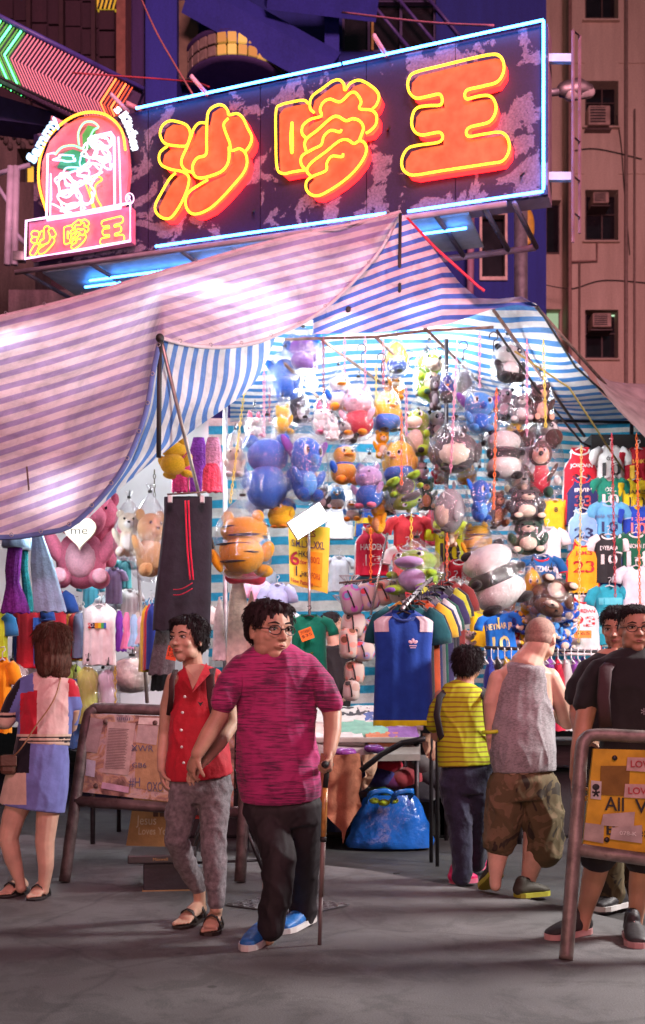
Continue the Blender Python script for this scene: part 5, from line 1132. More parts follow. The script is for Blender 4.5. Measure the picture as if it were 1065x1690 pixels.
# ------------------------------------------------------------------ garments
HANGER = mat((.6, .62, .64), .35, bump=0, kind='clear_hanger'); HBLACK = mat((.015, .014, .016), .35, bump=0, kind='black_hanger')
FW = {}
def fold(u, v, s, a): return a*(math.sin(u*9+s)+.6*math.sin(u*17+s*2.3+v*2)+.3*math.sin(u*29+s))*(.25+.75*v)
def garment(px, py, wpx, hpx, Y, col, label, kind='tee', sleeve=None, trim=None, prints=(), yaw=0, depth=.05, stripes=None, hanger=True, seed=None, cat='shirt', group='football shirts on display', hem=None, name=None, roll=0, panels=()):
    """hanging shirt: px, py = middle of the collar; body an open, folded, double sided hull with sleeves, collar and print"""
    s = Y/F; w = wpx*s/2; h = hpx*s; c = P(px, py, Y); seed = seed if seed is not None else (px*13+py*7) % 97
    rot = rotz(R(yaw)) @ Matrix.Rotation(R(roll), 3, 'Y'); T_ = lambda x, y, z: c+rot @ Vector((x, y, z))
    root = thing(name or ('jersey' if kind == 'tank' else 'shirt'), label, cat, c-Vector((0, 0, h)), group)
    m = fabric(col); ms = fabric(sleeve) if sleeve else m; mt = fabric(trim) if trim else None
    a = depth*.13
    def halfw(v):
        if kind == 'tank':
            return w*(.50 if v < .04 else lerp(.50, .56, (v-.04)/.14) if v < .18 else lerp(.56, .94, min(1, (v-.18)/.17)**.6) if v < .35 else lerp(.94, 1.0, (v-.35)/.65))
        k = .78 if sleeve is not False else .9
        return w*(lerp(.34, k, (v/.07)**.7) if v < .07 else lerp(k, k*.92, (v-.07)/.3) if v < .37 else lerp(k*.92, k, (v-.37)/.63))
    def ydep(v): return depth*(.35+.65*min(1, v*4))
    def surf(x, v, front=True):
        u = x/max(1e-6, halfw(v)); e = math.sqrt(max(0, 1-min(1, abs(u))**2.4)); d = ydep(v)*e
        return (-d if front else d)+fold(u*1.2, v, seed+(0 if front else 9), a*2.2)*e
    NV, NU = 20, 14; q = MB(); rows = []
    neck = .16 if kind == 'tank' else .10
    for j in range(NV+1):
        v = j/NV; hw = halfw(v); r_ = []
        for i in range(NU+1):
            u = math.sin((i/NU-.5)*math.pi); x = u*hw; z = -v*h
            if j < 3: z -= (1-min(1, abs(u)*1.5)**2)*neck*w*2*(1-j/3)
            if j == NV: z += fold(u, 1, seed, .004)
            r_.append(T_(x, surf(x, v), z))
        for i in range(NU-1, 0, -1):
            u = math.sin((i/NU-.5)*math.pi); x = u*hw; r_.append(T_(x, surf(x, v, False), -v*h+(.0 if j else .02)))
        r_.append(r_[0]); rows.append(r_)
    q.grid(rows)
    if hem: 
        q.mi = [1 if f_ // (len(rows[0])-1) >= NV-1 else 0 for f_ in range(len(q.f))]; q.build('front', [m, fabric(hem)], root)
    else: q.build('front', m, root)
    if kind == 'tee' and sleeve is not False:
        for sg in (-1, 1):
            k = MB(); x0 = .66*w*sg; pts = [T_(x0*.8, 0, -.055*h), T_(sg*w*.86, 0, -.12*h), T_(sg*w*1.02, -.005, -.25*h), T_(sg*w*1.06, -.005, -.33*h)]
            k.tube(pts, [(depth*.7, .085*h), (depth*.8, .095*h), (depth*.75, .10*h), (depth*.75, .10*h)], 14, ref=rot @ Vector((0, 1, 0))); sl = k.build('sleeve', ms, root)
            if mt: k = MB(); k.tube([T_(sg*w*1.055, -.005, -.315*h), T_(sg*w*1.065, -.005, -.338*h)], [(depth*.79, .103*h)]*2, 14, ref=rot @ Vector((0, 1, 0))); k.build('cuff', mt, sl)
    if mt:
        k = MB(); k.tube([T_(.36*w*math.cos(t_) if kind == 'tee' else .48*w*math.cos(t_), -depth*.42*max(0, math.sin(-t_))-.004, -.01-(neck*w*1.9)*max(0, -math.sin(t_))) for t_ in [R(k_) for k_ in range(180, 361, 15)]], .010, 6); k.build('collar', mt, root)
        if kind == 'tank':
            for sg in (-1, 1):
                k = MB(); k.tube([T_(sg*(halfw(v)-.004), -.004, -v*h) for v in (.03, .10, .18, .23, .28, .34)], .009, 6); k.build('armhole_trim', mt, root)
                k = MB(); k.tube([T_(sg*(halfw(v)-.006), -.010, -v*h) for v in (.36, .55, .75, .98)], .010, 6); k.build('side_stripe', mt, root)
    for (v0, v1, x0, x1, pc_) in panels:                    # flat colour panels sewn on the front
        k = MB(); g = [[T_(lerp(x0, x1, i/8)*halfw(lerp(v0, v1, j/6)), surf(lerp(x0, x1, i/8)*halfw(lerp(v0, v1, j/6)), lerp(v0, v1, j/6))-.004, -lerp(v0, v1, j/6)*h) for i in range(9)] for j in range(7)]; k.grid(g); k.build('panel', fabric(pc_), root)
    for txt, v, hh, ww, pc_ in prints:                      # printed names and numbers
        k = MB(); 
        def fn(X, Y_, v=v, hh=hh):
            vv = v-Y_/h; return T_(X, surf(X, max(0, min(1, vv)))-.005, -vv*h)
        add_text(k, txt, None, (1, 0, 0), (0, 0, 1), hh*h, ww*2*w, bold=.02, fn=fn); k.build('print', mat(pc_, .7, 0, .08, 10, 0, kind='print_ink'), root, False)
    if hanger:
        k = MB(); k.tube([T_(-.6*w, 0, -.055*h), T_(0, 0, .012), T_(.6*w, 0, -.055*h)], .006, 6); k.tube([T_(0, 0, .012), T_(0, 0, .05), T_(.018, 0, .065), T_(.012, 0, .085), T_(-.012, 0, .08)], .0035, 6); k.build('hanger', HANGER if hanger is True else hanger, root)
    return root
W = (.74, .74, .74); BK = (.02, .02, .025); RD = (.50, .015, .03); NV_ = (.02, .03, .12)
Yj = 9.9
# first column
garment(958, 741, 60, 104, Yj+.12, RD, 'red basketball jersey number 23, top of the first column', 'tank', None, W, [('JORDAN', .33, .06, .62, W), ('23', .63, .21, .55, BK)])
garment(961, 788, 56, 80, Yj+.06, NV_, 'navy basketball jersey with red 33 under the red one', 'tank', None, RD, [('IRVIN', .32, .08, .5, W), ('33', .62, .22, .5, (.6, .1, .1))])
garment(962, 840, 50, 70, Yj, (.22, .46, .72), 'light blue jersey number 23 with black figures', 'tank', None, (.5, .65, .8), [('23', .72, .25, .62, NV_)])
garment(962, 893, 56, 86, Yj-.06, (.75, .42, .02), 'yellow basketball jersey number 23 with red figures', 'tank', None, RD, [('JAMES', .30, .07, .5, RD), ('23', .62, .22, .62, RD)])
garment(965, 946, 58, 72, Yj-.02, NV_, 'navy basketball jersey edged in yellow above the white one', 'tank', None, (.75, .42, .02), [('JAMES', .36, .08, .5, (.75, .4, .1)), ('23', .62, .2, .5, (.7, .15, .08))])
garment(963, 985, 60, 96, Yj-.12, W, 'white basketball jersey number 23 with red figures', 'tank', None, RD, [('JORDAN', .30, .06, .6, RD), ('23', .52, .17, .6, RD)])
# second column
garment(1008, 738, 60, 90, Yj+.12, W, 'white football shirt number 10, top of the second column', 'tee', None, None, [('ÖZIL', .27, .07, .3, BK), ('10', .55, .24, .5, BK)])
garment(1006, 789, 60, 80, Yj+.06, (.01, .20, .13), 'green football shirt number 10 in the second column', 'tee', None, None, [('ÖZIL', .30, .08, .3, W), ('10', .58, .22, .45, W)])
garment(1005, 829, 60, 84, Yj, (.10, .38, .62), 'sky blue football shirt number 10 in the second column', 'tee', None, (.3, .5, .7), [('MARADONA', .33, .07, .75, (.12, .22, .4)), ('10', .60, .20, .45, NV_)])
garment(1004, 883, 60, 80, Yj-.06, (.025, .027, .03), 'black football shirt with white sleeves in the second column', 'tee', W, W, [('DYBALA', .33, .09, .5, W), ('10', .62, .2, .45, W)])
garment(1005, 922, 60, 78, Yj-.02, (.02, .10, .42), 'royal blue football shirt lettered in white in the second column', 'tee', None, None, [('SIGURDSSON', .36, .09, .72, W)])
garment(1006, 968, 64, 96, Yj-.12, (.02, .32, .42), 'teal hooped football shirt low in the second column', 'tee', None, None, [('10', .6, .1, .4, (.5, .7, .75))], panels=[(.2, .32, -.8, .8, (.10, .5, .6)), (.45, .57, -.8, .8, (.10, .5, .6)), (.7, .82, -.8, .8, (.10, .5, .6))])
# third column
garment(1054, 741, 64, 86, Yj+.12, (.42, .012, .03), 'dark red football shirt number 11 at the right edge', 'tee', None, None, [('RAMOS', .30, .08, .45, (.7, .42, .05)), ('11', .62, .28, .5, (.75, .45, .03))])
garment(1050, 792, 62, 84, Yj+.06, (.78, .60, .02), 'yellow football shirt number 10 at the right edge', 'tee', None, None, [('JAMES', .32, .08, .5, BK), ('10', .62, .26, .42, BK)])
garment(1052, 836, 64, 84, Yj, (.015, .06, .42), 'royal blue football shirt with pink 10 at the right edge', 'tee', None, None, [('POGBA', .30, .07, .35, (.8, .3, .3)), ('10', .56, .22, .4, (.8, .25, .25))])
garment(1050, 880, 62, 100, Yj-.06, (.01, .11, .06), 'dark green football shirt number 14 at the right edge', 'tee', None, W, [('CHICHARITO', .26, .07, .68, W), ('14', .55, .24, .55, W)])
garment(1050, 935, 62, 84, Yj-.12, (.6, .62, .68), 'white football shirt without figures low at the right edge', 'tee', None, None, [])
# shirts behind the toys
garment(916, 826, 50, 70, 10.0, (.75, .48, .02), 'yellow football shirt half hidden by the dark plush toys', 'tee', None, None, [('8', .3, .12, .12, BK)])
garment(904, 872, 60, 84, 9.9, W, 'plain white shirt beneath the yellow one, right of the plush cluster', 'tee', None, None, [])
garment(893, 918, 72, 80, 9.4, (.01, .10, .30), 'dark blue football shirt with white name, behind the bagged plush with a wide eye', 'tee', None, RD, [('GRIEZMANN', .34, .12, .8, W)], yaw=6)
garment(742, 860, 66, 96, 9.6, (.62, .72, .02), 'lime yellow football shirt number 10 behind the dark pole', 'tee', None, None, [('GÖTZE', .32, .07, .55, BK), ('10', .72, .32, .5, BK)])
garment(758, 926, 58, 58, 9.4, RD, 'red football shirt partly hidden, lettered in white, beside the dark pole', 'tee', None, W, [('CAFE', .6, .14, .5, W)])
garment(752, 958, 52, 62, 9.3, W, 'white shirt under the red one left of the big bolster plush', 'tee', None, None, [])
garment(800, 988, 66, 80, 9.5, (.78, .66, .02), 'yellow and green shirt behind the blue number 10 shirt', 'tee', None, (.05, .35, .08), [], panels=[(.1, .5, .1, .25, (.05, .35, .08))])
garment(822, 1012, 66, 76, 8.9, (.012, .16, .58), 'bright blue football shirt number 10 lettered in yellow, above the rail', 'tee', None, None, [('NEYMAR JR', .40, .13, .66, (.8, .72, .3)), ('10', .86, .34, .42, (.8, .75, .3))], yaw=-8, panels=[(.10, .27, -.06, .06, (.75, .6, .05))], roll=-6)
garment(614, 868, 58, 82, 9.5, (.55, .02, .06), 'red basketball jersey number 13 below the honey coloured bear', 'tank', None, W, [('HARDEN', .50, .12, .66, W), ('13', .82, .22, .5, W)])
garment(608, 826, 44, 60, 9.8, (.02, .10, .42), 'blue and yellow jersey above the red number 13', 'tank', None, (.75, .55, .03), [], panels=[(.5, .65, -.9, .9, (.7, .55, .03))])
garment(676, 852, 72, 90, 9.6, (.62, .035, .05), 'red football shirt with orange print left of the lime shirt', 'tee', None, None, [('***', .6, .12, .6, (.8, .25, .02))])
garment(672, 902, 66, 86, 9.4, (.60, .03, .045), 'red and white football shirt just above the rolled bags', 'tee', W, W, [('3', .55, .1, .12, W)])
garment(718, 840, 44, 60, 9.8, (.6, .05, .1), 'white and red shirt between the red and the lime ones', 'tee', W, None, [])
garment(603, 935, 50, 60, 9.8, (.03, .07, .1), 'dark jersey with a coloured edge below the red number 13', 'tank', None, (.6, .5, .05), [])
garment(560, 800, 60, 90, 10.6, W, 'white shirt glowing in the lamp light behind the price poster', 'tee', None, None, [])
garment(560, 920, 46, 56, 10.2, (.6, .65, .7), 'white polo shirt behind the wire baskets', 'tee', None, None, [])
# ---- rack of sports shirts, front one blue
rack_lbl = ['teal', 'black', 'orange and yellow', 'navy', 'grey', 'dark green', 'violet', 'black and olive', 'near black', 'dark red']
rc = [((.01, .13, .16), None), ((.02, .02, .025), None), ((.55, .08, .02), (.5, .3, .02)), (NV_, None), ((.16, .14, .17), (.4, .38, .4)), ((.01, .10, .07), None), ((.04, .03, .12), None), ((.03, .03, .04), (.3, .3, .02)), ((.02, .02, .04), None), ((.25, .03, .03), None)]
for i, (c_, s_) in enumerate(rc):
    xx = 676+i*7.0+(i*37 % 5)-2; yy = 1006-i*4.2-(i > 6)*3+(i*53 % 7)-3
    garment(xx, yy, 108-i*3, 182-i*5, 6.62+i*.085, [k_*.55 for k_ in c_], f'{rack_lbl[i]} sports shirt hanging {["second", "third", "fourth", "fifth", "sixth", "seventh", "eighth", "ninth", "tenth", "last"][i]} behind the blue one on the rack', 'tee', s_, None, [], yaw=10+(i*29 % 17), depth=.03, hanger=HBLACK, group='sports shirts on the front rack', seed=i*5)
garment(666, 1012, 112, 186, 6.5, (.008, .045, .27), 'blue sleeveless sports shirt with white shoulders and lime hem in front of the rack', 'tee', False, (.02, .05, .22), [], yaw=4, depth=.06, hanger=HBLACK, hem=(.52, .56, .01), group='sports shirts on the front rack', seed=3, panels=[(.03, .17, -.98, -.52, (.55, .5, .55)), (.03, .17, .52, .98, (.55, .5, .55))])
mk = MB(); c0 = P(682, 1062, 6.40)
for k, a in enumerate((150, 90, 30)): mk.ell(c0+Vector((.018*math.cos(R(a)), 0, .016*math.sin(R(a)))), (.010, .003, .014), Matrix.Rotation(R(90-a), 3, 'Y'), 8, 6)
mk.box(c0+Vector((0, 0, -.014)), (.045, .003, .006)); mk.box(c0+Vector((0, 0, -.026)), (.035, .003, .005)); tag(mk.build('chest_emblem', mat((.75, .6, .7), .7, kind='print_ink'), None, False), 'small white emblem printed on the blue sports shirt', 'emblem')
rk = thing('clothes_rack', 'steel clothes rack that carries the row of sports shirts', 'clothes rack', Vector((P(690, 0, 7).x, 7, 0))); q = MB(); q.tube([P(664, 1005, 6.45), P(690, 975, 7.0), P(712, 955, 7.6)], .014, 8); q.build('rail', M_GREYM, rk)
for x, y, Y in ((712, 955, 7.6), (722, 965, 7.4)):
    q = MB(); p = P(x, y, Y); q.tube([p, Vector((p.x, p.y, 0))], .014, 8); q.build('upright', M_DARKM, rk)
for i in range(9):
    q = MB(); p = P(668+i*4.6, 1000-i*4.6, 6.5+i*.11); q.tube([p+Vector((-.03, 0, -.03)), p+Vector((0, 0, .02)), p+Vector((.02, 0, -.03))], .012, 6); q.build('hanger_head', HBLACK, rk)
# green tee with price tag
gt = garment(510, 1018, 78, 92, 8.15, (.005, .26, .15), 'green t-shirt on a black hanger with an orange price tag', 'tee', None, None, [('* *', .68, .06, .3, (.3, .4, .05))], hanger=HBLACK, depth=.06, group=None)
def ptag(x, y, Y, w, h, col, txt, label, rot=0, inkc=(.1, .04, .02)):
    o = P(x, y, Y); r_ = thing('price_tag', label, 'price tag', o); M_ = Matrix.Rotation(R(rot), 3, 'Y'); q = MB(); q.box(o, (w, .003, h), M_); q.build('card', mat(col, .6, 0, .08, kind='card'), r_, False)
    for i, t_ in enumerate(txt):
        q = MB(); hh = h/(len(txt)+.8); add_text(q, t_, o+M_ @ Vector((0, -.002, h/2-hh*(i+1.15))), M_ @ Vector((1, 0, 0)), M_ @ Vector((0, 0, 1)), hh*.75, w*.8, off=.002); q.build('lettering', mat(inkc, .8, kind='ink'), r_, False)
ptag(506, 1047, 8.0, .10, .088, (.85, .22, .02), ['2FOR$60', '$35'], 'orange price tag pinned on the green t-shirt', -20)
ptag(284, 1078, 5.6, .055, .075, (.85, .10, .02), ['$20', '3/50'], 'small orange red price tag left of the face of the woman in red', 12)
ptag(962, 1047, 9.6, .16, .07, (.85, .25, .02), ['$65'], 'orange tag on the lower white basketball jersey')
# the yellow price poster
po = thing('price_poster', 'large yellow price poster listing sizes hanging under the floodlight', 'poster', P(512, 975, 8.5)); g = []
def pp(u, v, off=0): 
    x = lerp(lerp(476, 545, u), lerp(478, 541, u), v); y = lerp(lerp(866, 872, u), lerp(962, 980, u), v); p = P(x, y, 8.5); p.y += .03*math.sin(u*5+.5)+.02*v-off; return p
q = MB(); q.grid([[pp(i/16, j/12) for i in range(17)] for j in range(13)]); bd = q.build('sheet', mat((.80, .62, .04), .55, 0, .12, 5, .2, 20, kind='yellow_vinyl'), po)
q = MB(); q.grid([[pp(lerp(.50, .84, i/8), lerp(.40, .93, j/8), .006) for i in range(9)] for j in range(9)]); q.build('orange_note', mat((.85, .38, .01), .6, kind='orange_card'), bd)
def pt_(txt, u, v, hh, ww, col):
    q = MB(); k = .34
    add_text(q, txt, None, (1, 0, 0), (0, 0, 1), hh, ww, bold=.015, fn=lambda X, Y_: pp(u+X/.335, v-Y_/.50, .010)); q.build('lettering', mat(col, .8, kind='ink'), bd, False)
pt_('SIZES', .42, .17, .05, .16, (.3, .02, .06)); pt_('S.M.L.XL.XXL', .48, .35, .058, .27, (.05, .03, .12)); pt_('6', .15, .66, .115, .075, (.42, .02, .05)); pt_('HK$', .37, .52, .05, .085, (.02, .02, .05)); pt_('for', .37, .62, .035, .06, (.35, .02, .05)); pt_('1.', .24, .84, .085, .05, (.02, .02, .05)); pt_('HK', .40, .82, .04, .055, (.02, .02, .05)); pt_('New Patterns', .33, .955, .035, .19, (.4, .02, .06)); pt_('80/2', .66, .58, .05, .08, (.45, .1, .02)); pt_('2FOR$', .66, .84, .045, .09, (.45, .1, .02))
# ---- left stall: costumes, trousers, dresses
def skirtish(name, label, rows, Y, m, cat='dress', dr=.35, parts=(), trims=()):
    """hanging garment from an outline (y, x left, x right), folds deepen to the hem"""
    root = thing(name, label, cat, P((rows[-1][1]+rows[-1][2])/2, rows[-1][0], Y)); q = MB(); vs = []
    n = 40; N = 18; ring = []
    y0, y1 = rows[0][0], rows[-1][0]
    for j in range(N+1):
        y = lerp(y0, y1, j/N)
        for a, b_ in zip(rows, rows[1:]):
            if y <= b_[0]+1e-6: k = (y-a[0])/(b_[0]-a[0]); xl, xr = lerp(a[1], b_[1], k), lerp(a[2], b_[2], k); break
        c = P((xl+xr)/2, y, Y); rx = (xr-xl)/2*Y/F; r_ = []
        for i in range(n):
            t_ = 2*math.pi*i/n; f = 1+.10*(j/N)*math.sin(t_*9+j*.12)+.05*(j/N)*math.sin(t_*4+1); r_.append(c+Vector((rx*math.cos(t_)*(1+.02*math.sin(t_*9)), rx*dr*math.sin(t_)*f, .006*math.sin(t_*9)*(j/N))))
        r_.append(r_[0]); ring.append(r_)
    q.grid(ring); q.build('cloth', m, root)
    return root
glit = mat((.16, .02, .26), .25, .6, .4, 60, .8, 180, kind='purple_sequins'); teal = mat((.01, .22, .24), .25, .6, .4, 60, .8, 180, kind='teal_sequins')
tul = mat((.25, .42, .60), .95, 0, .2, 20, .5, 60, .4, kind='tulle')
d1 = skirtish('mermaid_dress', 'purple sequined mermaid dress with a fish tail hem at the left edge', [(830, 22, 32), (855, 16, 40), (890, 14, 38), (940, 8, 34), (965, 10, 32), (985, 6, 42), (1012, 0, 50)], 7.2, glit)
q = MB(); q.lathe(P(26, 882, 7.2), [(.09, -.09), (.085, -.03), (.06, 0)], 20, wob=lambda i, a: .1*math.sin(a*7)); q.build('frill', tul, d1)
q = MB(); q.lathe(P(26, 850, 7.2), [(.05, -.06), (.055, 0), (.02, .04)], 16); q.build('bodice', teal, d1)
d2 = skirtish('mermaid_dress', 'teal sequined mermaid dress right beside the purple one', [(835, 36, 44), (860, 32, 48), (940, 34, 46), (985, 38, 54), (1010, 36, 58)], 7.35, teal)
q = MB(); q.lathe(P(40, 885, 7.3), [(.075, -.09), (.07, -.03), (.05, 0)], 20, wob=lambda i, a: .1*math.sin(a*7)); q.build('frill', tul, d2)
skirtish('tulle_dress', 'pale blue tulle dress hanging next to the mermaid dresses', [(810, 50, 58), (840, 46, 68), (870, 54, 66), (930, 50, 88), (1010, 56, 110)], 7.15, tul)
pole([(44, 770, 7.1), (48, 812, 7.1)], .006, M_RUST, 'wire_hook', 'rusty wire the mermaid dresses hang from', 'hook', 6)
garment(45, 985, 66, 118, 7.6, (.42, .015, .03), 'red and blue costume hanging under the mermaid dresses', 'tee', (.02, .07, .30), (.02, .06, .28), [], panels=[(.30, .98, -1, -.55, (.02, .07, .30)), (.30, .98, .55, 1, (.02, .07, .30)), (.94, .99, -.9, .9, RD)], group=None, cat='costume')
garment(88, 975, 60, 110, 7.7, (.45, .02, .04), 'second red costume just right of the red and blue one', 'tee', (.02, .07, .30), None, [], group=None, cat='costume')
garment(4, 1090, 40, 120, 6.6, (.75, .28, .01), 'orange shirt cut off by the left edge', 'tee', None, None, [], group=None)
garment(-2, 1010, 40, 120, 7.3, (.45, .62, .03), 'lime shirt in plastic at the left edge', 'tee', (.03, .2, .45), None, [], group=None)
garment(164, 1000, 62, 98, 7.7, W, 'white t-shirt with a rainbow banner print', 'tee', False, None, [], group=None, depth=.07, panels=[])
wt = [o for o in COL.objects if o.get('label') == 'white t-shirt with a rainbow banner print'][0]
for i, (c_, x0, x1) in enumerate((((.5, .03, .03), -.62, -.40), ((.02, .02, .06), -.40, -.15), ((.6, .25, .02), -.15, .08), ((.6, .5, .02), .08, .28), ((.05, .4, .1), .28, .46), ((.05, .15, .5), .46, .62))):
    q = MB(); s = 7.7/F; q.box(P(164+lerp(x0, x1, .5)*24, 1034, 7.7)+Vector((0, -.078, 0)), ((x1-x0)*24*s, .004, 9*s)); q.build('rainbow_block', fabric(c_), wt, False)
ptxt = MB(); add_text(ptxt, 'NO.', P(153, 1036, 7.7)+Vector((0, -.082, 0)), (1, 0, 0), (0, 0, 1), .028, .06); ptxt.build('print', fabric(W), wt, False)
for i, (x, c_, nm) in enumerate(((128, (.15, .2, .32), 'slate'), (120, (.5, .05, .05), 'red'), (112, (.7, .4, .05), 'amber'), (105, (.7, .7, .72), 'pale'))):
    garment(x+8, 1012+i*2, 40, 74, 7.9+i*.1, c_, f'{nm} shirt seen edge on at the left of the rainbow t-shirt', 'tee', False, None, [], yaw=55, group='shirts fanned beside the rainbow t-shirt')
dcol = [((.16, .03, .34), 'violet'), ((.70, .22, .42), 'pink'), ((.30, .5, .75), 'pale blue'), ((.7, .5, .6), 'blush')]
for i, (c_, nm) in enumerate(dcol):
    x = 197+i*12; skirtish('child_dress', f'{nm} little dress on the small hanger rail beside the leaning rod', [(1008+i*3, x-3, x+3), (1025, x-7, x+7), (1040+i*2, x-5, x+5), (1075-i*4, x-11, x+12)], 7.9-.08*i, fabric(c_), dr=.5)
for i, (x, y, w_, h_, Y_, c_, nm) in enumerate(((128, 1002, 46, 80, 8.3, (.66, .66, .68), 'white shirt left of the rainbow t-shirt'), (188, 940, 36, 56, 8.6, (.42, .40, .66), 'lilac shirt under the cream teddy bear'), (205, 925, 34, 46, 8.9, (.10, .45, .48), 'turquoise shirt right under the cream teddy bear'), (236, 1010, 40, 84, 8.8, (.70, .68, .62), 'ivory shirt behind the small dresses'), (178, 985, 40, 60, 9.2, (.55, .68, .72), 'ice blue shirt over the rainbow t-shirt'), (214, 975, 40, 52, 9.1, (.70, .72, .72), 'white blouse above the small dresses'), (100, 990, 40, 70, 8.9, (.70, .32, .42), 'rose shirt under the pink bears'), (250, 990, 30, 60, 9.2, (.12, .35, .55), 'blue shirt edge behind the leaning rod'), (150, 960, 36, 50, 9.5, (.08, .40, .52), 'teal shirt below the giant pink bear'), (60, 1100, 44, 90, 8.2, (.60, .58, .6), 'pale shirt behind the woman in the sweater'), (108, 1095, 40, 90, 8.1, (.42, .56, .12), 'lime shirt right of the woman in the sweater'), (365, 1000, 36, 90, 9.6, (.62, .58, .55), 'beige shirt behind the steel pole'), (440, 940, 40, 80, 10.2, (.45, .5, .6), 'pale denim shirt left of the price poster'), (470, 1010, 44, 90, 10.0, (.62, .66, .68), 'white shirt behind the head of the man in magenta'))):
    garment(x, y, w_, h_, Y_, c_, nm, 'tee', None if i % 3 else False, None, [], yaw=(i*29) % 50-25, group='shirts at the back of the left stall', depth=.04)
for i, (x, y, c_, nm) in enumerate(((170, 1120, (.62, .6, .58), 'whitish'), (200, 1128, (.5, .45, .5), 'mauve'), (110, 1150, (.45, .5, .56), 'greyish blue'), (240, 1100, (.6, .5, .42), 'peach'), (155, 1165, (.4, .42, .2), 'olive'))):
    o = P(x, y, 7.9+.05*i); q = MB(); q.rbox(o, (.17, .2, .11), .045, rotz(.3*i)); fb = thing('film_bundle', f'{nm} bundle in clear film on the rack behind the left barrier', 'bundle', o-Vector((0, 0, .06)), 'film bundles behind the left barrier'); q.build('contents', fabric(c_), fb); make_bag(fb, o, .12, .13, o.z+.06, o.z-.07, i)
# black trousers with red stripes on clips
tr_ = skirtish('track_trousers', 'black track trousers with double red stripes clipped on a hanger', [(820, 271, 350), (850, 271, 350), (930, 262, 349), (1000, 254, 348), (1040, 252, 346)], 7.0, mat((.016, .016, .028), .85, 0, .3, 9, .3, 30, .1, kind='black_jersey'), 'trousers', .13)
for k in (0, 5):
    q = MB(); q.tube(catmull([P(306+k, 826, 6.89), P(309+k, 900, 6.89), P(314+k, 957, 6.885)], 4), [(.006, .004)]*9, 6, ref=(1, 0, 0)); q.build('red_stripe', fabric((.6, .01, .05)), tr_)
for k in (0, 9):
    q = MB(); q.tube(catmull([P(286, 973+k, 6.90), P(300, 972+k, 6.885), P(318, 962+k, 6.88)], 4), .0035, 6); q.build('pocket_piping', fabric((.5, .01, .05)), tr_)
for x in (281, 334):
    q = MB(); q.rbox(P(x, 824, 6.91), (.03, .03, .05), .006); q.build('clip', mat((.6, .62, .65), .25, .3), tr_, False)
q = MB(); q.tube([P(276, 816, 6.95), P(340, 812, 6.95)], .006, 6); q.tube([P(311, 814, 6.95), P(311, 790, 6.95), P(314, 786, 6.95)], .004, 6); q.build('clip_hanger', M_RUST, tr_)
skirtish('skirt', 'charcoal knitted skirt hanging under the black trousers', [(1035, 258, 292), (1070, 252, 290), (1114, 244, 288)], 7.15, mat((.09, .085, .095), .95, 0, .4, 40, .4, 90), 'skirt', .4)
skirtish('skirt', 'plain black skirt lowest under the charcoal one', [(1095, 252, 280), (1140, 248, 284)], 7.3, fabric((.012, .012, .016)), 'skirt', .4)
for i, (c_, nm) in enumerate((((.02, .04, .25), 'navy'), ((.45, .03, .05), 'crimson'), ((.65, .42, .03), 'mustard'))):
    garment(256-i*5, 1000+i*2, 44, 105, 7.35+i*.08, c_, f'{nm} garment edge on left of the black trousers', 'tee', False, None, [], yaw=70, group='garments edge on beside the trousers')
# shiny costumes in bags behind the awning flap
foil = lambda c: mat(c, .22, .25, .35, 30, .9, 60, kind='shiny_satin')
for x, c_, nm in ((300, (.65, .04, .2), 'magenta'), (328, (.22, .04, .42), 'violet'), (352, (.72, .30, .48), 'pink'), (350, (.6, .05, .1), 'red')):
    skirtish('costume', f'{nm} shiny child costume hanging under the awning flap', [(722 if nm != 'red' else 765, x-9, x+9), (745 if nm != 'red' else 775, x-15, x+14), (812, x-17, x+17)], 8.6 if nm != 'red' else 8.4, foil(c_), 'costume', .35)
# pale garments and bags behind the steel pole
for x0, x1, y0, y1, c_, nm in ((375, 410, 960, 1100, (.70, .62, .52), 'cream lace'), (352, 372, 985, 1090, (.72, .68, .66), 'white'), (405, 425, 975, 1080, (.65, .5, .42), 'beige')):
    skirtish('dress', f'{nm} dress in clear film behind the head of the man in magenta', [(y0, x0+9, x1-9), (y0+25, x0+3, x1-3), (y1, x0-2, x1+2)], 8.8, mat(c_, .7, 0, .25, 20, .5, 50), 'dress', .4)
q = MB(); q.limb([P(385, 950, 8.6), P(405, 945, 8.6), P(425, 952, 8.6)], [.07, .085, .07], 14); tag(q.build('red_cap_bag', mat((.55, .04, .08), .5, 0, .3, 20)), 'red and white bundle above the cream dress', 'bundle')
garment(458, 965, 50, 90, 9.6, (.35, .45, .68), 'blue patterned shirt left of the price poster', 'tee', None, None, [], group=None); garment(425, 960, 40, 80, 9.7, (.72, .45, .6), 'pale pink shirt behind the pole by the man in magenta', 'tee', None, None, [], group=None)
# hanging wire goods
wb = thing('wire_baskets', 'tangle of grey wire baskets hanging right of the price poster', 'wire baskets', P(590, 1000, 9.2)); rnd = random.Random(3)
for k in range(5):
    q = MB(); c = P(578+rnd.uniform(-10, 26), 950+k*11, 9.2); r0 = rnd.uniform(.06, .11)
    for a in range(8): t_ = a*math.pi/8; q.tube([c+Vector((r0*math.cos(t_), -.02, -.0+.0*a)), c+Vector((0, .03, -r0*.9)), c+Vector((-r0*math.cos(t_), .0, 0))], .003, 4)
    q.tube([c+Vector((r0*math.cos(t_), r0*.4*math.sin(t_), 0)) for t_ in [i*math.pi/8 for i in range(16)]], .004, 4, closed=True); q.build('basket', M_GREYM, wb)
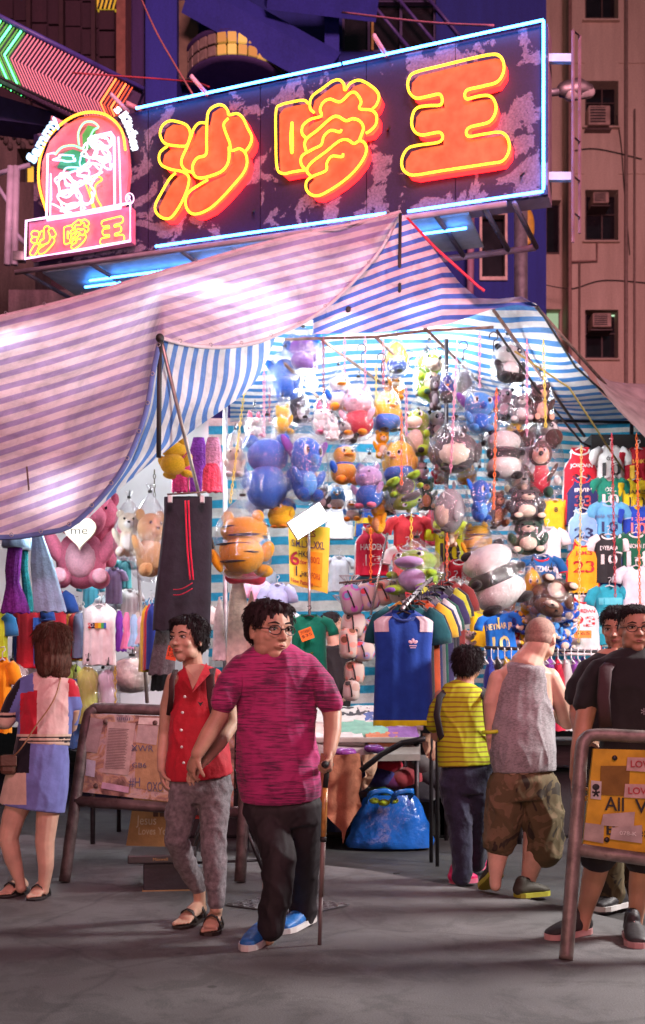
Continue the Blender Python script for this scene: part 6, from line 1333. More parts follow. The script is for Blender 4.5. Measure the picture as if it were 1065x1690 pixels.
# flowered bags and backpacks below
flo = []
def flowered(base, d1_, d2_):
    m, t, b = NM('flowered_canvas'); tc = nd(t, 'ShaderNodeTexCoord'); v = nd(t, 'ShaderNodeTexVoronoi', i_Scale=11.0); t.links.new(tc.outputs['Object'], v.inputs[0])
    r = ramp(t, [(.0, d1_), (.27, d1_), (.30, d2_), (.42, d2_), (.45, [x*.7 for x in base])]); t.links.new(v.outputs['Distance'], r.inputs[0]); t.links.new(r.outputs[0], b.inputs['Base Color']); b.inputs['Roughness'].default_value = .8; return m
fl_ = [flowered((.62, .55, .50), (.5, .05, .08), (.3, .3, .5)), flowered((.60, .52, .45), (.15, .06, .03), (.55, .25, .2)), flowered((.5, .45, .5), (.12, .3, .5), (.4, .1, .4)), flowered((.66, .6, .55), (.03, .03, .03), (.4, .3, .25))]
for i, (x, y, w_, h_, rl, k, nm) in enumerate(((580, 990, 36, 50, -12, 2, 'blue flowered roll bag, first under the rod'), (607, 985, 36, 46, -12, 0, 'red flowered roll bag second under the rod'), (634, 978, 34, 42, -14, 1, 'tan roll bag printed with a dark face'), (655, 975, 26, 40, -10, 3, 'cream and brown roll bag at the end of the rod'), (583, 1030, 40, 42, 8, 3, 'white backpack with a large dark flower'), (606, 1045, 32, 46, 12, 0, 'white backpack with red hearts'), (575, 1062, 30, 50, 0, 1, 'yellow and white backpack low at the left'), (600, 1075, 38, 34, 0, 0, 'white bag with red hearts at the bottom'), (585, 1110, 34, 40, 0, 1, 'beige bag with dark spots under the backpacks'), (580, 1140, 28, 34, 4, 3, 'small black and white bag beside the table goods'))):
    o = P(x, y, 8.0+.05*(i % 3)); s = 8/F; rt = thing('backpack' if i > 3 else 'roll_bag', nm+', left of the shirt rack', 'bag', o-Vector((0, 0, h_*s/2))); M_ = Matrix.Rotation(R(rl), 3, 'Y')
    q = MB(); q.rbox(o, (w_*s, w_*s*.8, h_*s), w_*s*.32, M_); q.build('body', fl_[k], rt)
    q = MB(); q.tube([o+M_ @ Vector((-w_*s*.1, -w_*s*.41, h_*s*.3)), o+M_ @ Vector((0, -w_*s*.44, 0)), o+M_ @ Vector((w_*s*.05, -w_*s*.41, -h_*s*.3))], .006, 6); q.build('zip', M_BLACK, rt)
    q = MB(); q.tube([o+M_ @ Vector((-.02, 0, h_*s*.5)), o+M_ @ Vector((0, 0, h_*s*.62)), o+M_ @ Vector((.02, 0, h_*s*.5))], .006, 6); q.build('strap', M_BLACK, rt)
pole([(560, 962, 8.1), (680, 950, 8.0)], .008, M_RUST, 'hanging_rod', 'thin rod carrying the flowered roll bags', 'rod', 6)
pole([(640, 880, 8.0), (612, 1015, 7.9)], .009, metal((.6, .6, .6), .25), 'steel_rod', 'shiny leaning steel rod before the red and white shirt', 'rod', 6)
# clear bags of clothes on the left racks
for i, (x, y, w_, h_, c_, nm) in enumerate(((20, 1130, 60, 60, (.55, .52, .5), 'grey'), (145, 1150, 40, 90, (.5, .6, .15), 'lime'), (178, 1150, 36, 80, (.55, .5, .6), 'lilac'), (125, 1180, 30, 110, (.06, .2, .5), 'blue'))):
    r_ = garment(x, y-h_/2, w_, h_, 7.5+i*.06, c_, f'{nm} garment in clear film on the low rack left of the barrier', 'tee', False, None, [], yaw=30, group='bagged garments on the low rack', hanger=False)
    make_bag(r_, P(x, y, 7.5+i*.06), w_*7.5/F/2*1.1, .08, P(x, y-h_/2, 7.5).z, P(x, y+h_/2, 7.5).z-.02, i)
sk = thing('stuffed_sack', 'clear sack stuffed with white and peach clothes beside the leaning rod', 'sack', P(218, 1142, 7.9)); q = MB(); q.ell(P(218, 1114, 7.9), (.16, .13, .13), None, 20, 14)
for i, v in enumerate(q.v): d = Vector(v)-P(218, 1114, 7.9); q.v[i] = tuple(P(218, 1114, 7.9)+d*(1+.18*mnoise.noise(Vector(v)*8)))
q.build('contents', mat((.68, .6, .56), .9, 0, .3, 14, .8, 30), sk); make_bag(sk, P(218, 1114, 7.9), .20, .16, P(218, 1090, 7.9).z, P(218, 1142, 7.9).z, 4)
# folded cloths on the low table
for i, (x, c_, nm) in enumerate(((205, (.2, .015, .04), 'maroon'), (240, (.03, .025, .03), 'black'), (272, (.35, .07, .06), 'rust coloured'), (325, (.12, .03, .1), 'plum'))):
    o = P(x, 1168, 8.55); o.z = tz2; st = thing('folded_stack', f'{nm} stack of folded cloth on the low table behind the left barrier', 'folded cloth', o)
    for k in range(4):
        q = MB(); q.rbox(o+Vector((random.uniform(-.01, .01), 0, .02+.036*k)), (.17, .24, .033), .014); q.build('cloth', fabric([x_*(1+.25*(k % 2)) for x_ in c_]), st, False)
# goods on the centre table
def slabcloth(x0, x1, ya, yb, c_, label, z=0.0, txt=None, seed=0, name='folded_garment'):
    q = MB(); n = 14
    rows = []
    for j in range(9):
        yy = lerp(ya, yb, j/8); Yq = lerp(8.15, 9.0, (1242-yy)/80); r_ = []
        for i in range(n+1):
            p = P(lerp(x0, x1, i/n)+(1-j/8)*6-3, yy, Yq); p.z += .012*mnoise.noise(Vector((i*.5+seed, j*.6, seed)))+.006; r_.append(p)
        rows.append(r_)
    q.grid(rows); k = MB()
    edge_ = [r_ for r_ in rows[0]]+[r_[-1] for r_ in rows[1:]]+rows[-1][-2::-1]+[r_[0] for r_ in rows[-2:0:-1]]; el = [Vector((p.x, p.y, p.z-.028)) for p in edge_]
    o0 = len(q.v); m_ = len(edge_); q.add(edge_+el, [(i, (i+1) % m_, m_+(i+1) % m_, m_+i) for i in range(m_)])
    tag(q.build(name, fabric(c_) if not isinstance(c_, bpy.types.Material) else c_), label, 'folded garment', 'folded garments on the centre table')
tb_z = tz
q = MB(); q.slab([P(400, 1240, 8.16)-Vector((0, 0, .04)), P(694, 1236, 8.16)-Vector((0, 0, .04)), P(694, 1168, 8.98)-Vector((0, 0, .04)), P(400, 1166, 8.98)-Vector((0, 0, .04))], (0, 0, -.05)); tag(q.build('display_board', paint((.3, .27, .25)), None, False), 'slanting display board on the centre table under the folded garments', 'display board')
slabcloth(500, 620, 1192, 1166, (.7, .68, .66), 'white printed garment at the back of the centre table', .02, seed=1)
slabcloth(560, 640, 1212, 1190, (.22, .48, .38), 'mint green garment in film on the centre table', .03, seed=2)
slabcloth(520, 600, 1226, 1210, (.72, .66, .66), 'white and red garment at the front of the centre table', .02, seed=3)
slabcloth(606, 660, 1228, 1210, (.6, .2, .1), 'orange red garment beside the mint green one', .015, seed=4)
slabcloth(640, 690, 1220, 1200, (.25, .1, .35), 'violet film wrapped garment right of the mint green one', .03, seed=5)
slabcloth(420, 500, 1222, 1196, (.5, .5, .55), 'pale garment on the table behind the man in magenta', .03, seed=6)

slabcloth(425, 510, 1196, 1172, (.45, .05, .08), 'dark red garment at the back left of the centre table', .03, seed=7)
slabcloth(600, 660, 1190, 1170, (.10, .16, .4), 'blue folded garment behind the mint green one', .03, seed=8)
slabcloth(500, 560, 1212, 1196, (.72, .55, .5), 'salmon printed garment in the middle of the centre table', .03, seed=9)
slabcloth(655, 696, 1200, 1180, (.55, .5, .46), 'beige garment at the right end of the centre table', .03, seed=10)
slabcloth(560, 610, 1182, 1168, (.05, .05, .06), 'black garment at the far edge of the centre table', .05, seed=12)
# ------------------------------------------------------------------ cloth hanging from the table, bags, street things
def sheet_from(name, label, outline, Y, m, cat, bulge=.05, folds=5, group=None, thick=.004):
    """hanging hide or cloth from its outline in pixels; folds run downwards"""
    xs = [p[0] for p in outline]; ys = [p[1] for p in outline]; bm = bmesh.new()
    vs = [bm.verts.new((p[0], p[1], 0)) for p in outline]; f = bm.faces.new(vs); f.normal_update(); bmesh.ops.triangulate(bm, faces=[f])
    for _ in range(4): bmesh.ops.subdivide_edges(bm, edges=[e for e in bm.edges if e.calc_length() > 7], cuts=1)
    bmesh.ops.triangulate(bm, faces=bm.faces[:]); bm.verts.index_update(); x0, x1, y0, y1 = min(xs), max(xs), min(ys), max(ys)
    def at(p):
        u = (p.x-x0)/(x1-x0); v = (p.y-y0)/(y1-y0); q = P(p.x, p.y, Y); q.y += -bulge*math.sin(math.pi*u)*.5+bulge*.6*math.sin(u*folds*3.1+v*.8)*(.3+.7*v)+wr(q, .02, 4); return q
    mb = MB(); a = [at(v.co) for v in bm.verts]; fs = [tuple(v.index for v in f.verts) for f in bm.faces]; bm.free()
    mb.add(a, fs); mb.add([p+Vector((0, thick, 0)) for p in a], [tuple(reversed(f)) for f in fs]); return tag(mb.build(name, m), label, cat, group)
HIDE = mat((.36, .13, .07), .85, 0, .3, 10, .35, 60, kind='suede'); HIDE2 = mat((.45, .27, .18), .85, 0, .3, 10, .3, 60, kind='pale_suede')
sheet_from('leather_hide', 'brown suede hide hanging from the table edge beside the cane', [(530, 1243), (560, 1246), (594, 1243), (598, 1285), (592, 1310), (597, 1330), (580, 1355), (572, 1368), (566, 1392), (564, 1372), (545, 1352), (524, 1330), (524, 1280)], 7.9, HIDE, 'leather hide', .07)
sheet_from('leather_hide', 'narrow tan hide strip at the right of the brown suede hide', [(596, 1246), (626, 1244), (622, 1270), (608, 1298), (597, 1305), (592, 1290), (604, 1280)], 7.95, HIDE2, 'leather hide', .05)
sheet_from('leather_hide', 'pale hide hanging from the dark rail left of the woman in stripes', [(698, 1210), (722, 1212), (728, 1240), (716, 1256), (704, 1250), (698, 1232)], 7.6, HIDE2, 'leather hide', .05)
sheet_from('table_cloth', 'grey white cloth edge drooping over the front of the centre table', [(500, 1226), (560, 1232), (610, 1236), (640, 1232), (605, 1250), (560, 1248), (500, 1246)], 8.15, fabric((.45, .42, .4)), 'table cloth', .03)
for x, y, r_, c_, nm in ((570, 1242, .055, (.25, .05, .30), 'purple'), (618, 1236, .05, (.16, .03, .22), 'dark violet')):
    q = MB(); q.ell(P(x, y, 8.1), (r_*1.6, r_, r_*.7)); q.v = [tuple(Vector(v)*1+Vector((0, 0, .012*mnoise.noise(Vector(v)*20)))) for v in q.v]; tag(q.build('film_packet', mat(c_, .15, 0, .3, 25, .8, 50, spec=.8)), f'{nm} film packet on the front edge of the centre table', 'packet')
# dark rail and bundles under the table
pole([(596, 1272, 7.75), (630, 1245, 7.75), (665, 1226, 7.7), (703, 1219, 7.6)], .022, M_DARKM, 'cart_handle', 'bent dark cart handle under the table right of the hides', 'handle', 8)
bund = [(640, 1262, .10, (.42, .015, .04), 'red'), (625, 1282, .12, (.03, .03, .14), 'navy'), (650, 1290, .10, (.12, .02, .1), 'plum'), (632, 1306, .09, (.03, .08, .03), 'dark green'), (672, 1285, .12, (.25, .04, .05), 'dark red'), (700, 1262, .10, (.1, .1, .1), 'grey'), (720, 1285, .12, (.02, .02, .025), 'black'), (690, 1305, .13, (.015, .015, .02), 'inky black'), (470, 1300, .2, (.01, .03, .12), 'midnight blue')]
for x, y, r_, c_, nm in bund:
    q = MB(); o = P(x, y, 8.45); q.ell(o, (r_*1.25, r_, r_*.75), None, 18, 12)
    for i, v in enumerate(q.v): d = Vector(v)-o; q.v[i] = tuple(o+d*(1+.25*mnoise.noise(Vector(v)*9)))
    tag(q.build('cloth_bundle', fabric(c_)), f'{nm} cloth bundle stuffed under the centre table', 'bundle', 'cloth bundles under the centre table')
q = MB(); q.rbox(Vector((P(640, 0, 8.7).x, 8.85, .42)), (1.35, .8, .05), .01); tag(q.build('lower_shelf', M_BLACK, None, False), 'dark shelf under the centre table that carries the bundles', 'shelf')
q = MB(); q.rbox(Vector((P(520, 0, 8.9).x, 9.3, .2)), (2.6, .5, .4), .03); tag(q.build('storage_box', M_BLACK, None, False), 'long dark storage box on the ground under the centre table', 'box')
q = MB(); q.rbox(Vector((P(960, 0, 8.9).x, 9.3, .3)), (2.4, .5, .6), .03); tag(q.build('storage_box', M_BLACK, None, False), 'long dark storage box under the right hand table', 'box')
# blue plastic bag
def sackmesh(rows, Y, dr, seed, amp):
    q = MB(); n = 44; ring = []
    for j, (y, xl, xr) in enumerate(rows):
        c = P((xl+xr)/2, y, Y); rx = (xr-xl)/2*Y/F; r_ = []
        for i in range(n):
            t_ = 2*math.pi*i/n; p = Vector((rx*math.cos(t_), rx*dr*math.sin(t_), 0)); f = 1+amp*mnoise.noise(Vector((math.cos(t_)*3+seed, math.sin(t_)*3, j*.55)))+amp*.6*mnoise.noise(Vector((math.cos(t_)*9+seed, math.sin(t_)*9, j*.9))); r_.append(c+p*f)
        ring.append(r_+[r_[0]])
    q.grid(ring); return q
bgb = thing('plastic_bag', 'big crumpled blue plastic bag standing on the asphalt under the table', 'plastic bag', P(640, 1398, 8.3))
fine = [(1398, 574, 712), (1394, 570, 716), (1386, 572, 716), (1374, 578, 713), (1360, 585, 708), (1345, 590, 702), (1330, 595, 696), (1318, 600, 690), (1312, 612, 684)]
q = sackmesh(fine, 8.3, .42, 3, .10); q.build('sack', mat((.008, .10, .42), .22, 0, .35, 8, 1.0, 16, spec=.7, kind='blue_polythene'), bgb)
q = MB(); 
for x, y, s_ in ((618, 1322, .03), (634, 1325, .035), (650, 1322, .03)): q.ell(P(x, y, 8.12), (s_*1.3, s_, s_*.8))
q.build('lime_contents', mat((.35, .48, .02), .3, 0, .3, 30, .6, 40), bgb)
for k in (0, 1):
    q = MB(); q.tube(catmull([P(605+40*k, 1325, 8.1), P(612+42*k, 1310, 8.05), P(640+42*k, 1306, 8.05), P(655+20*k, 1318, 8.1)], 4), [(.02, .005)]*13, 6, ref=(0, 0, 1)); q.build('handle', mat((.008, .12, .45), .25, spec=.7), bgb)
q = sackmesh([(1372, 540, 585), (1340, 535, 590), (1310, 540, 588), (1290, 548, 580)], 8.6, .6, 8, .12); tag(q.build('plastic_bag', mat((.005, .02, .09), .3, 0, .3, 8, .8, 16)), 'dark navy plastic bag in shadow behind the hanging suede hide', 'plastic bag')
# bag lettered Jesus Loves You
jb = thing('paper_bag', 'brown bag lettered Jesus Loves You on the ground behind the left barrier', 'bag', P(242, 1398, 7.4)); Yb_ = 7.4
q = MB(); a, b_, c_, d_ = P(208, 1396, Yb_), P(282, 1398, Yb_), P(276, 1315, Yb_+.1), P(222, 1312, Yb_+.1); off = Vector((0, .22, 0)); vs = [a, b_, c_, d_, a+off, b_+off, c_+off*.6, d_+off*.6]
q.add(vs, [(0, 1, 2, 3), (5, 4, 7, 6), (1, 5, 6, 2), (4, 0, 3, 7), (4, 5, 1, 0), (3, 2, 6, 7)]); q.build('bag_body', mat((.46, .25, .09), .6, 0, .2, 10, .3, 30, kind='kraft'), jb, False)
ink = mat((.72, .6, .42), .7, kind='pale_ink')
def jfn(x, y): return lambda X, Y_: P(x, y, Yb_)+Vector((X, -.008+.1*((1396-(y-Y_*F/Yb_))/83.), Y_))
for t_, x, y, h_, w_ in (('Jesus', 240, 1362, .065, .14), ('Loves You', 254, 1378, .052, .22)):
    q = MB(); add_text(q, t_, None, (1, 0, 0), (0, 0, 1), h_, w_, fn=jfn(x, y)); q.build('lettering', ink, jb, False)
for k in range(3):
    q = MB(); q.box(P(257+11*(k % 2), 1344+(k//2)*13, Yb_+.055), (.034, .004, .034)); q.build('picture_block', mat((.12, .06, .04), .7), jb, False)
# folding chair with a red seat
fc = thing('folding_chair', 'folding chair with a red and white seat behind the walking couple', 'folding chair', P(370, 1450, 7.0))
Yc = 7.0; q = MB(); a, b_ = P(314, 1352, 6.95), P(418, 1348, 6.85); q.slab([a, b_, b_+Vector((.0, .36, .0)), a+Vector((.0, .36, 0))], (0, 0, .025)); q.build('seat', mat((.62, .05, .05), .5), fc, False)
q = MB(); q.slab([a+Vector((.02, .02, .027)), b_+Vector((-.02, .02, .027)), b_+Vector((-.02, .34, .027)), a+Vector((.02, .34, .027))], (0, 0, .012)); q.build('cushion', mat((.65, .5, .5), .6), fc, False)
for dy in (0, .36):
    for (x0, y0, x1, y1) in ((400, 1352, 438, 1447), (334, 1354, 300, 1440)):
        q = MB(); p0 = P(x0, y0, 6.9)+Vector((0, dy, 0)); p1 = P(x1, y1, 6.9); p1 = Vector((p1.x, p0.y, .012)); q.tube([p0, p1], .012, 8); q.build('leg', M_DARKM, fc)
q = MB(); q.tube([P(398, 1352, 7.26), P(392, 1290, 7.35), P(390, 1270, 7.4)], .012, 8); q.tube([P(330, 1352, 7.26), P(328, 1270, 7.4)], .012, 8); q.tube([P(390, 1272, 7.4), P(328, 1272, 7.4)], .012, 8); q.build('back_frame', M_DARKM, fc)
q = MB(); q.tube([P(300, 1425, 6.9), P(434, 1420, 6.9)], .009, 6); q.build('crossbar', M_DARKM, fc)
# dark case on the ground
cs = thing('storage_case', 'low black case with a lid on the pavement behind the woman in red', 'case', P(265, 1478, 6.3)); o = G(268, 1476); o = Vector((o.x+.02, 6.25, .02))
q = MB(); q.rbox(o+Vector((0, .15, .085)), (.29, .32, .17), .008, rotz(.12)); q.build('case_body', mat((.03, .03, .045), .5), cs, False)
q = MB(); q.rbox(o+Vector((-.03, .13, .20)), (.40, .40, .05), .008, rotz(.12)); lid = q.build('lid', mat((.045, .045, .05), .4), cs, False)
q = MB(); q.box(o+Vector((0, .15, .006)), (.30, .33, .012), rotz(.12)); q.build('base_edge', mat((.4, .25, .12), .6), cs, False)
q = MB(); M_ = rotz(.12); add_text(q, 'Maxwell', o+Vector((-.04, .13, .193))+M_ @ Vector((0, -.203, 0)), M_ @ Vector((1, 0, 0)), (0, 0, 1), .018, .085); q.build('lettering', mat((.5, .3, .12), .6), lid, False)
# tread plate cover in the pavement
tp = thing('manhole_cover', 'square steel tread plate set in the pavement behind the man with the cane', 'manhole cover', G(480, 1508)); cz = .025
cn = [G(372, 1503), G(450, 1489), G(577, 1503), G(500, 1521)]; cn = [Vector((p.x, p.y, cz+.004)) for p in cn]
q = MB(); q.slab(cn, (0, 0, .006)); q.build('plate', metal((.3, .3, .32), .4), tp, False)
q = MB()
for i in range(14):
    for j in range(10):
        u, v = (i+.5)/14, (j+.5)/10; p = cn[0].lerp(cn[1], v).lerp(cn[3].lerp(cn[2], v), u); a = R(45 if (i+j) % 2 else -45); q.box(p+Vector((0, 0, .008)), (.045, .012, .006), rotz(a))
o_ = q.build('tread', metal((.4, .4, .42), .35), tp, False); o_['kind'] = 'stuff'
# ---- barrier boards
def barrier(name, label, tl, tr__, bl, br, Yt, Yb2, foot_l, foot_r, m_frame, Yf):
    root = thing(name, label, 'barrier', foot_l)
    return root
TUBE = mat((.13, .095, .095), .55, .4, .45, 14, .3, 60, kind='worn_steel'); TUBE2 = mat((.24, .20, .185), .5, .4, .4, 14, .3, 60, kind='worn_zinc')
def signframe(name, label, pts, rad, m, mid, cat='barrier sign'):
    root = thing(name, label, cat, Vector((pts[0].x, pts[0].y, 0))); q = MB(); q.tube(pts, rad, 10); q.build('frame', m, root)
    q = MB(); q.tube(mid, rad*.95, 10); q.build('cross_rail', m, root); return root
Yl = 6.55; 
fl_px = [(106, 1460), (122, 1340), (138, 1225), (146, 1182), (150, 1176), (157, 1171), (166, 1169)]
ptsL = catmull([P(x, y, Yl+(1460-y)*.0006) for x, y in fl_px]+[P(260, 1172, Yl+.15), P(330, 1176, Yl+.15), P(394, 1180, Yl+.15), P(404, 1188, Yl+.15), P(404, 1290, Yl+.08), P(396, 1465, Yl)], 4)
ptsL[0].z = .03; ptsL[-1].z = .03
bl_ = signframe('barrier_sign', 'tubular steel barrier with a peeling poster covered board, left', ptsL, .036, TUBE, [P(124, 1322, Yl+.08), P(260, 1332, Yl+.08), P(398, 1342, Yl+.08)])
m_post, t, b = NM('peeled_plywood'); tc = nd(t, 'ShaderNodeTexCoord'); n1 = nd(t, 'ShaderNodeTexNoise', i_Scale=8.0, i_Detail=7.0, i_Roughness=.65, i_Distortion=.8); t.links.new(tc.outputs['Object'], n1.inputs[0]); r = ramp(t, [(.33, (.10, .06, .05)), (.46, (.34, .22, .18)), (.5, (.50, .34, .20)), (.58, (.55, .47, .44)), (.66, (.28, .22, .22))]); t.links.new(n1.outputs[0], r.inputs[0]); t.links.new(r.outputs[0], b.inputs['Base Color']); b.inputs['Roughness'].default_value = .85
def bp_(x, y, off=0): return P(x, y, Yl+.12-off)
q = MB(); q.slab([bp_(131, 1307), bp_(385, 1335), bp_(388, 1186), bp_(150, 1178)], (0, .02, 0)); brd = q.build('board', m_post, bl_, False)
def poster(pts, c_, name, off=.006):
    q = MB(); q.slab([bp_(x, y, off) for x, y in pts], (0, -.002, 0)); return q.build(name, mat(c_, .8, 0, .15, 20, .2, 60, kind='paper'), brd, False)
pn = poster([(170, 1275), (212, 1280), (224, 1194), (178, 1191)], (.50, .40, .36), 'notice')
for k in range(26):
    y = 1202+k*2.6; xl = 180-(y-1194)*.09; q = MB(); q.slab([bp_(xl, y+1.0, .010), bp_(xl+34-(k*7 % 5), y+2.4, .010), bp_(xl+34-(k*7 % 5), y+1.4, .010), bp_(xl, y, .010)], (0, -.001, 0)); q.build('text_line', mat((.2, .15, .15), .9, kind='ink'), pn, False)
poster([(138, 1240), (160, 1243), (172, 1188), (150, 1184)], (.36, .28, .27), 'torn_bill'); poster([(141, 1280), (156, 1283), (158, 1256), (143, 1253)], (.5, .5, .6), 'blue_sticker'); poster([(167, 1301), (212, 1309), (213, 1299), (169, 1291)], (.55, .38, .5), 'pink_strip'); poster([(222, 1300), (270, 1308), (272, 1200), (226, 1198)], (.42, .28, .14), 'torn_bill', .004); poster([(224, 1225), (258, 1230), (262, 1198), (228, 1196)], (.45, .38, .36), 'torn_bill', .008); poster([(228, 1195), (280, 1198), (282, 1186), (230, 1184)], (.65, .6, .55), 'white_strip')
for x, y, s_, w_, tx in ((230, 1267, .032, .09, 'GB6'), (222, 1300, .06, .07, '#H'), (256, 1306, .06, .1, 'OXO'), (235, 1240, .04, .14, 'XWR'), (204, 1189, .02, .08, 'IIIIIII')):
    q = MB(); add_text(q, tx, bp_(x, y, .012), (1, 0, -.03), (0, 0, 1), s_, w_); q.build('graffiti', mat((.12, .12, .2), .8, kind='ink'), brd, False)
for x, y in ((174, 1191), (256, 1193), (158, 1297)):
    q = MB(); q.ell(bp_(x, y, .012), (.016, .010, .016), nu=10, nv=8); q.build('rusty_bolt', M_RUST, brd)
Yr = 4.5
fr_px = [(934, 1594), (941, 1500), (948, 1405), (955, 1310), (960, 1240), (966, 1221), (985, 1213)]
ptsR = catmull([P(x, y, Yr+(1594-y)*.0006) for x, y in fr_px]+[P(1060, 1216, Yr+.2), P(1150, 1219, Yr+.2), P(1215, 1224, Yr+.2), P(1232, 1240, Yr+.2), P(1232, 1400, Yr+.1), P(1228, 1600, Yr)], 4)
ptsR[0].z = .03; ptsR[-1].z = .03
br_ = signframe('barrier_sign', 'tubular steel barrier with a yellow All Vehicles board at the right edge', ptsR, .030, TUBE2, [P(950, 1402, Yr+.12), P(1060, 1418, Yr+.12), P(1232, 1442, Yr+.12)])
YEL = mat((.62, .38, .02), .55, 0, .2, 14, .15, 40, kind='worn_yellow_board')
def rp(x, y, off=0): return P(x, y, Yr+.16-off)
q = MB(); q.slab([rp(963, 1395), rp(1205, 1424), rp(1212, 1242), rp(980, 1236)], (0, .02, 0)); bd2 = q.build('board', YEL, br_, False)
def rtext(tx, x, y, h_, w_, c_, off=.006, sl=-.07):
    q = MB(); add_text(q, tx, rp(x, y, off), (1, 0, sl), (0, 0, 1), h_, w_, bold=.01); q.build('lettering', mat(c_, .8, kind='ink'), bd2, False)
def rsq(pts, c_, name, off=.005):
    q = MB(); q.slab([rp(x, y, off) for x, y in pts], (0, -.002, 0)); return q.build(name, mat(c_, .75, 0, .2, 18, .2, 60, kind='paper'), bd2, False)
rtext('All', 1014, 1338, .062, .085, (.03, .03, .03)); rtext('Vehicles', 1104, 1345, .062, .30, (.03, .03, .03)); rtext('Buses & Lorry', 1095, 1384, .05, .50, (.03, .03, .03))
rsq([(992, 1362), (1046, 1367), (1048, 1340), (996, 1344)], (.48, .40, .37), 'torn_paper', .009); rsq([(1007, 1385), (1060, 1392), (1060, 1362), (1010, 1366)], (.45, .38, .36), 'torn_paper', .010); rsq([(963, 1386), (996, 1392), (997, 1362), (966, 1358)], (.42, .36, .32), 'torn_paper', .008)
rsq([(990, 1312), (1038, 1314), (1040, 1264), (992, 1264)], (.22, .12, .02), 'brown_stain', .004); rsq([(975, 1318), (992, 1320), (993, 1290), (976, 1288)], (.55, .52, .5), 'white_sticker')
q = MB()
for k in range(5): a = R(90+72*k); q.tube([rp(984, 1309, .009), rp(984, 1309, .009)+Vector((.017*math.cos(a), 0, .017*math.sin(a)))], .004, 5)
q.build('star_mark', M_BLACK, bd2)
q = MB(); q.ell(rp(984, 1299, .009), (.016, .003, .014)); q.build('dark_mark', M_BLACK, bd2)
for y, tx in ((1272, 'LOVE'), (1316, 'LOVE')):
    x = 1054 if tx else 0; dx = 0 if y < 1300 else -4
    rsq([(1034+dx, y), (1084+dx, y+3), (1084+dx, y-21), (1036+dx, y-22)], (.58, .40, .37), 'red_edged_sticker', .008); q = MB(); add_text(q, tx, rp(1060+dx, y-5, .012), (1, 0, -.04), (0, 0, 1), .030, .10, bold=.01); q.build('lettering', mat((.45, .05, .06), .8, kind='ink'), bd2, False)
rtext('078-K', 1037, 1379, .018, .075, (.8, .78, .75), .014)
for x, y in ((1015, 1251), (1002, 1386), (1150, 1256)):
    q = MB(); q.ell(rp(x, y, .008), (.012, .008, .012), nu=10, nv=8); q.build('bolt', M_DARKM, bd2)
# small litter and stains
for x, y in ((655, 1450), (700, 1330), (612, 1180)):
    if y > 1400: q = MB(); p = G(x, y); q.box((p.x, p.y, .032), (.04, .015, .008), rotz(.4)); tag(q.build('litter', M_BLACK, None, False), 'small dark scrap of litter on the pavement in front of the blue bag', 'litter')
# clothes rail with hooks behind the bald man
rr_ = thing('hanger_rail', 'dark clothes rail with white hangers behind the woman in stripes and bald man', 'clothes rail', P(900, 1180, 8.3)); q = MB(); q.tube([P(800, 1069, 8.2), P(1060, 1078, 8.4)], .014, 8); q.build('rail', M_DARKM, rr_)
for k in range(22):
    q = MB(); x = 800+k*11; p = P(x, 1074, 8.2); q.tube([p+Vector((0, -.02, .0)), p+Vector((0, .0, .02)), p+Vector((.004, .02, 0)), p+Vector((.004, .01, -.06)), p+Vector((.02, -.06, -.10)), p+Vector((.02, .1, -.10))], .0045, 5); q.build('hanger', HANGER, rr_)
rnd = random.Random(11)
for k in range(16):
    x = 810+k*14; nm, c_ = [('navy', (.02, .03, .2)), ('crimson', (.45, .02, .05)), ('mustard', (.6, .4, .03)), ('violet', (.2, .05, .3)), ('teal', (.02, .2, .2)), ('black', (.02, .02, .02)), ('pale grey', (.5, .5, .5)), ('maroon', (.35, .01, .05))][(k*5+k//8) % 8]
    garment(x, 1088, 34, 118, 8.25+.02*k, c_, f'{nm} garment edge on, low rail, '+('between the woman in stripes and the bald man' if k < 4 else 'behind the bald man' if k < 8 else 'between the bald man and the men in black' if k < 12 else 'behind the men in black'), 'tee', False, None, [], yaw=72, hanger=False, group='garments edge on along the low rail', cat='garment', seed=k)
# ------------------------------------------------------------------ people
def skin_mat(col):
    m, t, b = NM('skin'); tc = nd(t, 'ShaderNodeTexCoord'); n = nd(t, 'ShaderNodeTexNoise', i_Scale=11.0, i_Detail=6.0); t.links.new(tc.outputs['Object'], n.inputs[0])
    r = ramp(t, [(.3, [x*.8 for x in col]), (.7, [min(1, x*1.15) for x in col])]); t.links.new(n.outputs[0], r.inputs[0]); t.links.new(r.outputs[0], b.inputs['Base Color'])
    b.inputs['Roughness'].default_value = .5; b.inputs['Specular IOR Level'].default_value = .4
    b.inputs['Subsurface Weight'].default_value = .12; b.inputs['Subsurface Radius'].default_value = (.012, .005, .003); b.inputs['Subsurface Scale'].default_value = .6
    n2 = nd(t, 'ShaderNodeTexNoise', i_Scale=120.0); t.links.new(tc.outputs['Object'], n2.inputs[0])
    bp = nd(t, 'ShaderNodeBump', i_Strength=.12, i_Distance=.004); t.links.new(n2.outputs[0], bp.inputs['Height']); t.links.new(bp.outputs[0], b.inputs['Normal'])
    return m
SK1 = skin_mat((.54, .31, .215)); SK2 = skin_mat((.58, .36, .26)); SK3 = skin_mat((.48, .265, .18)); SK4 = skin_mat((.62, .39, .29))
